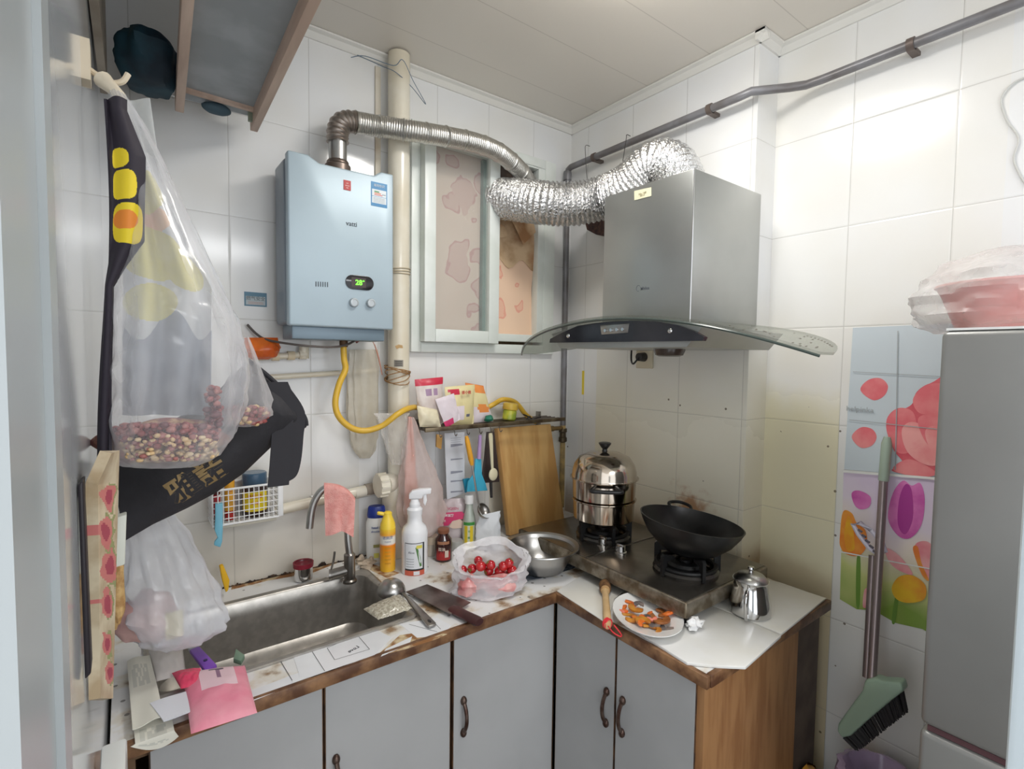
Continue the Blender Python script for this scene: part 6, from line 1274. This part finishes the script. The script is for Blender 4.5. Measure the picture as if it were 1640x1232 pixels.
# edge-on floral tray and boards hung on the left wall
def wall_slab(name, label, cat, pts, Y0, Y1, mats, mf=None, bev=.002, th=None):
    pass
fl_t = MB()
def ftf(u, v):
    py = 722+400*v; xl = 127+22*min(1, v*1.6)+10*v; xr = 163+8*math.sin(v*3)-(30*max(0, v-.85)) ; xl = 160-24*min(1, v/.13)+6*v; xr = 174-10*v
    a, b = P(xl, py, Y=.66+.03*v), P(xr, py, Y=.74); return a.lerp(b, u)
def fmm(u, v):
    for cu, cv_, r in ((.5, .18, .05), (.35, .33, .06), (.6, .47, .07), (.45, .62, .06), (.5, .78, .05), (.7, .9, .05)):
        d = math.hypot((u-cu)*.16, v-cv_)*(1+.5*noise.noise(Vector((u*3, v*30, cv_*9))))
        if d < r*.55: return 2
        if d < r: return 1
        if d < r*1.25 and u > cu: return 3
    return 0
fl_t.grid(ftf, 24, 120, th=.010, mf=fmm)
tag(fl_t.build('floral_tray', [mat('aged cream tray', rgb(214, 200, 172), .4, col2=rgb(182, 160, 128), nscale=22), mat('faded rose print', rgb(204, 120, 116), .5), mat('deep rose print', rgb(168, 62, 84), .5), mat('sage leaf print', rgb(150, 156, 104), .5)], base=P(150, 1100, Y=.7), bevel=0), 'cream tray with faded rose print hanging edge-on at the left wall', 'tray')
mb = MB(); a_ = [P(x, y, Y=.64) for x, y in ((124, 778), (133, 770), (146, 1080), (136, 1090))]; mb.prism(a_, (0, .03, 0)); tag(mb.build('black_board', mat('black slim board', rgb(34, 28, 34), .5), base=a_[0], bevel=.002), 'slim black board in front of the floral tray', 'board')
for k_, (x0, x1, y0, y1, Yv, lb) in enumerate(((168, 190, 788, 885, .88, 'upper left white board edge on the left wall below the black bag'), (178, 203, 824, 905, .95, 'lower right white board edge on the left wall below the black bag'))):
    mb = MB(); mb.prism([P(x0, y0+8, Y=Yv), P(x1, y0, Y=Yv), P(x1-3, y1, Y=Yv), P(x0+2, y1+6, Y=Yv)], (0, .02, 0)); tag(mb.build('white_board', mat('off white board', rgb(226, 228, 216), .4), base=P(x0, y1, Y=Yv), bevel=.002), lb, 'board', 'white boards on the left wall')
mb = MB(); mb.ball(P(188, 950, Y=1.0), (.010, .012, .055), 12, 14, lump=.5, ls=30); tag(mb.build('garlic_string', mat('golden brown bundle', rgb(178, 136, 84), .7, col2=rgb(214, 178, 120), nscale=70, bump=.5), base=P(188, 950, Y=1.0)), 'small golden-brown bundle hanging at the left wall beside the floral tray', 'bundle')
# white side cabinet low in the left corner of the view
sc_ = MB(); sc_.prism([Vector((-.034, .47, 0)), Vector((-.012, .47, 0)), Vector((-.008, .80, 0)), Vector((-.034, .80, 0))], (0, 0, .99))
struct(sc_.build('trim_9', mat('glossy white panel', rgb(226, 228, 226), .15), bevel=.004))
# things on the left end of the worktop
def paper(name, label, pts, z, mt, cat, lines=None, h=.0015, curl=.0):
    q = [P(x, y, Z=z) for x, y in pts]; mb = MB()
    mb.grid(lambda u, v: q[0].lerp(q[1], u).lerp(q[3].lerp(q[2], u), v)+ZV*(curl*math.sin(PI*u)*math.sin(PI*v)+curl*.5*math.sin(5*u+4*v)), 14, 14, th=h, mf=lines)
    return tag(mb.build(name, mt, base=(q[0]+q[2])/2, smooth=60), label, cat)
M_rc = mat('receipt paper', rgb(222, 220, 208), .7); M_rl = mat('receipt print', rgb(200, 200, 190), .7); M_cd = mat('white card', rgb(226, 228, 236), .4)
rows = lambda u, v: 1 if (int(v*26) % 2 == 0 and .12 < u < .82 and .12 < v < .9 and noise.noise(Vector((u*12, int(v*26), 1))) > -.1) else 0
paper('receipt', 'cream printed leaflet folded at the left end of the worktop', [(204, 1060), (240, 1048), (262, 1150), (212, 1168)], ZC+.020, [M_rc, M_rl], 'paper', rows, curl=.006)
# receipt drooping over the edge
mb = MB(); e0, e1 = P(212, 1140, Z=ZC+.012), P(272, 1134, Z=ZC+.012); e2, e3 = P(286, 1163, Y=1.075), P(262, 1208, Y=1.07); e4 = P(206, 1175, Y=1.075)
def rcf(u, v):
    a = e0.lerp(e1, u); b = Vector((a.x+.003, 1.072, ZC+.004)); c_ = e4.lerp(e2, u) if u > -1 else e4; c_ = Vector((P(208+78*u, 1172+0*u, Y=1.070).x, 1.070, P(240, 1178-10*u+26*math.sin(u*2.2), Y=1.07).z-.008))
    return a.lerp(b, v*2) if v < .5 else b.lerp(c_, (v-.5)*2)
mb.grid(rcf, 16, 16, th=.001, mf=rows); tag(mb.build('receipt', [M_rc, M_rl], base=e0, smooth=60), 'grey-white printed paper drooping over the left end of the worktop edge', 'paper')
paper('plastic_card', 'blank white card lying at the worktop edge left of the pink pouch', [(240, 1128), (305, 1106), (318, 1138), (262, 1156)], ZC+.024, [M_cd], 'card', curl=.002, h=.002)
def pouch(name, label, pts, z, dep, mats, mf, cat):
    q = [P(x, y, Z=z) for x, y in pts]; mb = MB()
    def f(u, v, s):
        p = q[0].lerp(q[1], u).lerp(q[3].lerp(q[2], u), v); k = (4*u*(1-u))**.5*(4*v*(1-v))**.5; return p+ZV*(s*dep*k+.003*noise.noise(Vector((u*6, v*6, 2)))*k)
    mb.grid(lambda u, v: f(u, v, 1), 30, 24, mf=mf); mb.grid(lambda u, v: f(1-u, v, -.4), 30, 24, mi=0); return tag(mb.build(name, mats, base=q[0], smooth=70), label, cat)
M_pk = mat('pink wrapper', rgb(242, 164, 180), .25, col2=rgb(236, 136, 160), nscale=8, bump=.3, bscale=40)
M_pkl = mat('pale pink wrapper', rgb(240, 206, 216), .3); M_pkd = mat('mauve print', rgb(150, 110, 140), .4)
def pm(u, v):
    if .22 < u < .80 and v < .52:
        if (abs(u-.40) < .010 or abs(u-.64) < .010) and .10 < v < .36 or (abs(v-.10) < .015 and .40 < u < .64): return 2
        if abs(u-.53) < .03 and .14 < v < .34: return 3
        return 1
    return 0
pouch('wipes_pouch', 'bright pink wipes pouch with a pale label lying over the worktop edge', [(292, 1080), (392, 1066), (412, 1142), (306, 1176)], ZC+.022, .018, [M_pk, M_pkl, mat('dark outline', rgb(90, 80, 96), .4), M_pkd], pm, 'pouch')
pouch('pink_wrapper', 'small deep pink wrapper behind the pink wipes pouch', [(275, 1078), (322, 1070), (318, 1096), (290, 1104)], ZC+.030, .010, [mat('deep pink film', rgb(222, 70, 104), .25, bump=.4)], None, 'wrapper')
pouch('tissue_packet', 'pale plastic packet with small blue print under the white bag', [(236, 1036), (292, 1030), (298, 1080), (250, 1092)], ZC+.016, .016, [mat('pale beige film', rgb(218, 212, 208), .3), mat('blue print', rgb(90, 130, 210), .4)], lambda u, v: 1 if (.15 < u < .5 and .1 < v < .28 and int(u*30) % 2) else 0, 'packet')
a, b_ = P(308, 1040, Z=ZC+.022), P(338, 1076, Z=ZC+.018); ux = root('utility_knife', 'purple utility knife with a grey end poking out beside the sink', 'knife', P(325, 1060, Z=ZC))
d = (b_-a).normalized(); s = d.cross(ZV).normalized(); mb = MB(); mb.prism([a+d*.014+s*.010, a+d*.014-s*.010, b_-s*.012, b_+s*.012], (0, 0, .010)); mb.build('handle', mat('violet plastic', rgb(126, 76, 180), .35), ux, bevel=.003)
mb = MB(); mb.prism([a+s*.009, a-s*.009, a+d*.014-s*.009, a+d*.014+s*.009], (0, 0, .009)); mb.build('end_cap', mat('grey end cap', rgb(170, 176, 178), .4), ux, bevel=.002)
mb = MB(); q = a.lerp(b_, .72)+ZV*.010; mb.lathe([(.004, 0), (.004, .0015), (0, .0018)], q, 12); mb.build('slider_button', mat('dark violet', rgb(40, 20, 80), .4), ux)
mb = MB(); q = P(388, 1058, Z=ZC+.004); mb.prism([P(x, y, Z=ZC+.004) for x, y in ((378, 1046), (392, 1056), (386, 1066), (374, 1062))], (0, 0, .010)); tag(mb.build('green_scrap', mat('dull green plastic', rgb(120, 146, 126), .5), base=q, bevel=.001), 'small dull green plastic scrap at the front edge of the sink', 'scrap')

# ================================================================== RIGHT SIDE
# flower stickers on the far wall
FX = XF-.0012
def fq(pts, layer): return [P(x, y, X=FX-.0003*layer) for x, y in pts]
def curve_poly(pts, n=6):
    p = [Vector((x, y, 0)) for x, y in pts]; k = len(p); out = []
    for i in range(k):
        p0, p1, p2, p3 = p[i-1], p[i], p[(i+1) % k], p[(i+2) % k]
        for j_ in range(n):
            t = j_/n; v = .5*((2*p1)+(p2-p0)*t+(2*p0-5*p1+4*p2-p3)*t*t+(3*p1-p0-3*p2+p3)*t**3); out.append((v.x, v.y))
    return out
s1 = root('wall_decal', 'pale blue decal with a large coral rose on the right wall', 'decal', P(1430, 750, X=FX))
mb = MB(); mb.prism(fq([(1366, 525), (1530, 518), (1530, 768), (1352, 752)], 0), (.001, 0, 0)); mb.build('backing', mat('pale blue gloss', rgb(206, 216, 222), .15), s1, smooth=0)
mc1 = mat('coral petal', rgb(232, 116, 124), .3, col2=rgb(240, 146, 146), nscale=12); mc2 = mat('deep coral', rgb(214, 84, 98), .3, col2=rgb(228, 110, 118), nscale=14); mc3 = mat('light coral', rgb(246, 172, 168), .3, col2=rgb(238, 140, 140), nscale=14)
mb = MB()
for i, (pts, mi) in enumerate(((
    [(1378, 625), (1390, 609), (1410, 606), (1422, 618), (1416, 634), (1398, 641)], 0), ([(1364, 700), (1378, 685), (1396, 687), (1404, 700), (1396, 714), (1378, 717)], 0),
    ([(1436, 660), (1460, 648), (1468, 628), (1490, 614), (1530, 610), (1530, 768), (1500, 760), (1466, 762), (1428, 754), (1446, 742), (1432, 722), (1420, 690), (1422, 668)], 1),
    ([(1420, 672), (1438, 654), (1462, 660), (1468, 690), (1462, 720), (1440, 726), (1424, 704)], 0), ([(1462, 640), (1478, 620), (1500, 614), (1530, 620), (1530, 660), (1490, 664), (1470, 660)], 0),
    ([(1444, 690), (1458, 676), (1480, 684), (1496, 712), (1500, 744), (1476, 742), (1452, 722)], 2), ([(1470, 672), (1490, 664), (1530, 672), (1530, 730), (1500, 724), (1480, 704)], 0), ([(1482, 690), (1500, 682), (1530, 690), (1530, 742), (1504, 738), (1488, 716)], 2), ([(1430, 752), (1452, 736), (1480, 744), (1500, 760), (1466, 764)], 0))):
    cp = curve_poly(pts); mb.add(fq(cp, 2+i), [tuple(range(len(cp)))], mi)
mb.build('rose_print', [mc1, mc2, mc3], s1, smooth=0)
mb = MB(); ln = mat('sticker seam', rgb(170, 176, 178), .4)
for a, b_, wd in (((1438, 530), (1434, 752), 1.6), ((1366, 595), (1530, 604), 1.2), ((1360, 672), (1530, 690), 1.2)):
    q = [(a[0]-(wd/2 if a[0] == 1438 else 0), a[1]), (a[0]+(wd/2 if a[0] == 1438 else 0), a[1]+(0 if a[0] == 1438 else wd)), (b_[0]+(wd/2 if a[0] == 1438 else 0), b_[1]+(0 if a[0] == 1438 else wd)), (b_[0]-(wd/2 if a[0] == 1438 else 0), b_[1])]
    if a[0] != 1438: q = [a, b_, (b_[0], b_[1]+wd), (a[0], a[1]+wd)]
    mb.add(fq(q, 13), [(0, 1, 2, 3)])
mb.add(*text('helpinka', .021, flat_fn(P(1377, 656, X=FX-.002), (-1, 0, 0), rot=-.0))); mb.build('printed_lines', ln, s1, smooth=0)
s2 = root('wall_decal', 'decal with pink, orange and yellow tulips below the rose decal on the right wall', 'decal', P(1420, 990, X=FX))
m, N, L, b = nodes('tulip meadow'); g = N.new('ShaderNodeNewGeometry'); sp_ = N.new('ShaderNodeSeparateXYZ'); L.new(g.outputs['Position'], sp_.inputs[0]); rp = N.new('ShaderNodeValToRGB')
nz = N.new('ShaderNodeTexNoise'); nz.inputs['Scale'].default_value = 7; L.new(g.outputs['Position'], nz.inputs[0])
L.new(mth(N, L, 'ADD', mth(N, L, 'MULTIPLY', mth(N, L, 'SUBTRACT', sp_.outputs[2], .77), 2.5), mth(N, L, 'MULTIPLY', mth(N, L, 'SUBTRACT', nz.outputs[0], .5), .5)), rp.inputs[0])
e = rp.color_ramp.elements; e[0].position = .0; e[0].color = rgb(140, 170, 80); e[1].position = .95; e[1].color = rgb(222, 206, 228)
for q_, cc_ in ((.25, rgb(206, 212, 140)), (.5, rgb(238, 226, 214)), (.7, rgb(232, 220, 232))): x = e.new(q_); x.color = cc_
L.new(rp.outputs[0], b.inputs['Base Color']); b.inputs['Roughness'].default_value = .15
mb = MB(); mb.prism(fq([(1351, 756), (1530, 772), (1528, 1040), (1478, 1008), (1434, 998), (1400, 978), (1372, 976), (1345, 960)], 0), (.001, 0, 0)); mb.build('backing', m, s2, smooth=0)
TU = {'m': mat('magenta tulip', rgb(206, 84, 170), .3, col2=rgb(230, 130, 196), nscale=12), 'o': mat('orange tulip', rgb(236, 128, 50), .3, col2=rgb(246, 170, 70), nscale=12), 'p': mat('pink tulip', rgb(236, 140, 150), .3, col2=rgb(246, 186, 186), nscale=12), 'y': mat('yellow tulip', rgb(244, 196, 50), .3, col2=rgb(240, 160, 50), nscale=16), 'g': mat('tulip stem', rgb(110, 150, 60), .4), 's': mat('deep magenta', rgb(178, 60, 150), .3)}
keys = list(TU); mb = MB()
for i, (k_, pts) in enumerate((('g', [(1372, 895), (1378, 895), (1377, 968), (1371, 966)]), ('g', [(1434, 955), (1440, 950), (1434, 996), (1428, 994)]),
    ('m', [(1422, 830), (1430, 790), (1446, 770), (1460, 778), (1474, 774), (1481, 800), (1476, 840), (1458, 862), (1438, 858)]), ('s', [(1440, 800), (1450, 776), (1460, 786), (1462, 830), (1450, 856), (1438, 840)]),
    ('m', [(1364, 790), (1376, 786), (1394, 796), (1392, 812), (1378, 816), (1368, 808)]), ('o', [(1345, 860), (1350, 820), (1364, 822), (1372, 838), (1386, 850), (1388, 874), (1376, 890), (1356, 888), (1346, 876)]), ('y', [(1352, 856), (1358, 826), (1366, 846), (1368, 880), (1356, 880)]),
    ('p', [(1418, 878), (1440, 890), (1462, 920), (1440, 914), (1424, 900)]), ('p', [(1466, 872), (1486, 868), (1500, 890), (1500, 940), (1478, 918), (1468, 896)]), ('o', [(1462, 880), (1470, 876), (1476, 902), (1488, 930), (1476, 920)]), ('y', [(1428, 942), (1440, 924), (1462, 922), (1482, 938), (1480, 960), (1456, 966), (1436, 960)]), ('p', [(1384, 946), (1392, 944), (1390, 970), (1382, 972)]))):
    cp = curve_poly(pts, 5); mb.add(fq(cp, 2+i), [tuple(range(len(cp)))], keys.index(k_))
mb.build('tulip_print', [TU[k_] for k_ in keys], s2, smooth=0)
M_sm = mat('pale seam', rgb(236, 236, 232), .3); mb = MB(); mb.add(fq([(1351, 753), (1530, 767), (1530, 771), (1351, 757)], 16), [(0, 1, 2, 3)]); mb.build('tile_seam', M_sm, s2, smooth=0); mb = MB(); mb.add(fq([(1346, 883), (1530, 918), (1530, 920), (1346, 885)], 16), [(0, 1, 2, 3)]); mb.build('tile_seam', M_sm, s2, smooth=0)
# fridge
fr = root('refrigerator', 'tall silver refrigerator at the right edge', 'refrigerator', (1.4, -.05, 0))
M_fr = mat('satin silver door', rgb(150, 150, 148), .35, .45, col2=rgb(142, 142, 140), nscale=3)
fx_ = 1.13; MB().box((fx_+.05, -.30, .03), (1.66, .266, 1.530)).build('body', mat('fridge side grey', rgb(130, 132, 134), .4, .3), fr, bevel=.006)
zg = P(1475, 1162, X=fx_).z
MB().box((fx_, -.30, zg+.004), (fx_+.046, .272, 1.536)).build('upper_door', M_fr, fr, bevel=.010, bseg=3)
MB().box((fx_, -.30, .05), (fx_+.046, .272, zg-.008)).build('lower_door', M_fr, fr, bevel=.010, bseg=3)
MB().box((fx_+.008, -.29, zg-.007), (fx_+.046, .262, zg+.003)).build('door_gasket', mat('brown gasket', rgb(84, 52, 56), .6), fr)
MB().box((fx_+.004, -.30, 1.5365), (1.655, .266, 1.5405)).build('top_trim', mat('white top trim', rgb(222, 222, 220), .4), fr)
# pink bowl and clear bag on the fridge
c = Vector((1.43, .165, 1.5415)); mb = MB()
c = P(1622, 500, X=1.42); c.z = 1.5415
mb.lathe([(0, 0), (.075, 0), (.085, .004), (.112, .078), (.120, .094), (.124, .096), (.124, .100), (.118, .100), (.108, .080), (.08, .008), (0, .006)], c, 44, cap0=False, cap1=False)
tag(mb.build('pink_bowl', mat('dusty pink plastic', rgb(214, 132, 128), .35), base=c), 'dusty pink plastic bowl on top of the refrigerator', 'bowl')
rings = []
for z, k_, dx in ((1.5425, .9, 0), (1.56, 1.18, .0), (1.59, 1.28, 0), (1.62, 1.24, .0), (1.655, 1.1, .01), (1.69, .82, .03), (1.715, .4, .05)):
    rings.append((Vector((c.x+dx, c.y+dx*.2, z)), Vector((.15*k_, 0, 0)), Vector((0, .125*k_, 0))))
mb = bag(rings, n=56, folds=9, amp=.04, seed=31, lump=.14)
tag(mb.build('plastic_bag', film('fridge bag film', rgb(226, 224, 222), .18, edge=.45), base=c), 'clear plastic bag wrapped around the pink bowl on the refrigerator', 'bag')
# thin cable on the far wall
mb = MB(); pts = [P(1660, 118, X=XF-.004), P(1625, 132, X=XF-.004), P(1604, 158, X=XF-.004), P(1612, 192, X=XF-.004), P(1631, 222, X=XF-.004), P(1624, 258, X=XF-.004), P(1645, 300, X=XF-.004)]
tag(mb.tube(smooth_path(pts, 8), .0022, 8).build('wall_cable', mat('white cable', rgb(206, 206, 202), .4), base=pts[0]), 'thin white cable curving down the right wall above the refrigerator', 'cable')
# bin under the broom
q = P(1395, 1215, X=1.50); bz = .415
bn = root('waste_bin', 'small bin lined with a pale violet bag under the broom, half out of frame', 'bin', (1.53, .445, 0))
MB().lathe([(.065, 0), (.070, .004), (.084, bz), (.080, bz), (.068, .01), (0, .008)], (1.53, .445, 0), 36, cap0=True).build('bin_body', mat('pale bin plastic', rgb(190, 188, 196), .4), bn)
mb = bag([(Vector((1.53, .445, bz-.12)), XV*.088, YV*.088), (Vector((1.53, .445, bz-.04)), XV*.092, YV*.092), (Vector((1.53, .445, bz+.006)), XV*.090, YV*.090), (Vector((1.53, .445, bz+.01)), XV*.078, YV*.078), (Vector((1.53, .445, bz-.03)), XV*.06, YV*.06)], folds=12, amp=.03, seed=5, lump=.08); mb.build('liner', film('violet liner film', rgb(190, 168, 200), .7, edge=.2), bn)
# broom and dustpan pole
br = root('broom', 'broom with a pale green head leaning on the decorated wall', 'broom', P(1395, 1090, X=1.52))
T0, T1, T2, T3 = P(1421, 700, X=1.655), P(1415, 770, X=1.65), P(1400, 1020, X=1.545), P(1396, 1092, X=1.52)
MB().tube([T1, T3], .0105, 14).build('pole', mat('brownish steel pole', rgb(150, 136, 136), .3, .6), br)
MB().tube([T0, T0.lerp(T1, .15), T1], [.008, .0125, .0125], 14).build('grip', mat('sage grip', rgb(164, 180, 164), .4), br)
Xh = 1.50; pts = [(1385, 1090), (1402, 1088), (1412, 1092), (1442, 1094), (1447, 1108), (1425, 1125), (1395, 1150), (1362, 1180), (1348, 1183), (1340, 1172), (1342, 1160), (1365, 1128), (1380, 1108)]
MB().prism([P(x, y, X=Xh) for x, y in pts], (.040, 0, 0)).build('head', mat('pale green plastic', rgb(166, 192, 172), .35, col2=rgb(148, 172, 154), nscale=6), br, bevel=.006, bseg=3)
mb = MB(); rb = random.Random(3)
for i in range(260):
    t = rb.random(); s_ = rb.random(); a = P(1350+97*t, 1182-76*t, X=Xh+.004+.032*s_); d = P(1372+82*t, 1204-66*t, X=Xh+.004+.032*s_)-a; mb.tube([a, a+d*rb.uniform(.9, 1.08)], [.0022, .0016], 4)
bo_ = mb.build('bristles', mat('black bristles', rgb(44, 42, 44), .7), br, merge=False, smooth=0); bo_['kind'] = 'stuff'
dpn = root('mop_pole', 'steel pole with a striped white ring leaning beside the broom', 'pole', P(1385, 1090, X=1.56))
MB().tube([P(1398, 890, X=1.64), P(1388, 1085, X=1.575)], .010, 14).build('pole', mat('brownish steel pole', None), dpn)
mb = MB(); cq = P(1392, 862, X=1.625); mb.tube([P(1378+8*0, 838, X=1.625), P(1366, 840, X=1.625), P(1375, 856, X=1.625), P(1392, 878, X=1.625), P(1403, 886, X=1.625), P(1418, 882, X=1.62), P(1414, 872, X=1.62), P(1396, 850, X=1.625)], .0065, 8, closed=True); mb.build('ring', mat('white ring plastic', rgb(214, 210, 226), .4), dpn)
mb = MB()
for t in (.15, .35, .55, .75, .95): q = P(1370+30*t, 842+42*t, X=1.6185); mb.tube([q, q+Vector((-.002, -.010, -.004))], .003, 6)
mb.build('ring_stripes', mat('grey stripe', rgb(96, 92, 104), .4), dpn)
# yellow lump at the floor
q = P(1275, 1226, Z=.33); mb = bag([(Vector((q.x, q.y, .002)), XV*.08, YV*.07), (Vector((q.x, q.y, .10)), XV*.11, YV*.09), (Vector((q.x, q.y, .22)), XV*.10, YV*.085), (Vector((q.x, q.y, .31)), XV*.065, YV*.055), (Vector((q.x, q.y, .345)), XV*.02, YV*.02)], folds=8, amp=.05, seed=13, lump=.12)
for v in mb.v: v.y = min(v.y, .612); v.z = max(v.z, .001)
tag(mb.build('yellow_sack', mat('amber sack', rgb(222, 164, 62), .4, bump=.4), base=(q.x, q.y, 0)), 'amber yellow sack on the floor by the cabinet side, only its top in frame', 'sack')

# ================================================================== CEILING LAMP (above the frame)
cl = root('ceiling_lamp', 'round white ceiling lamp', 'lamp', (LX, LY, CEIL))
MB().lathe([(.20, CEIL+.004), (.20, CEIL-.03), (.19, CEIL-.035)], (LX, LY, 0), 48).build('lamp_base', M_white, cl)
MB().lathe([(.188, CEIL-.036), (.185, CEIL-.055), (.15, CEIL-.070), (0, CEIL-.073)], (LX, LY, 0), 48).build('diffuser', mat('lamp diffuser', rgb(255, 250, 240), .4, emit=rgb(255, 251, 244), estr=13), cl)
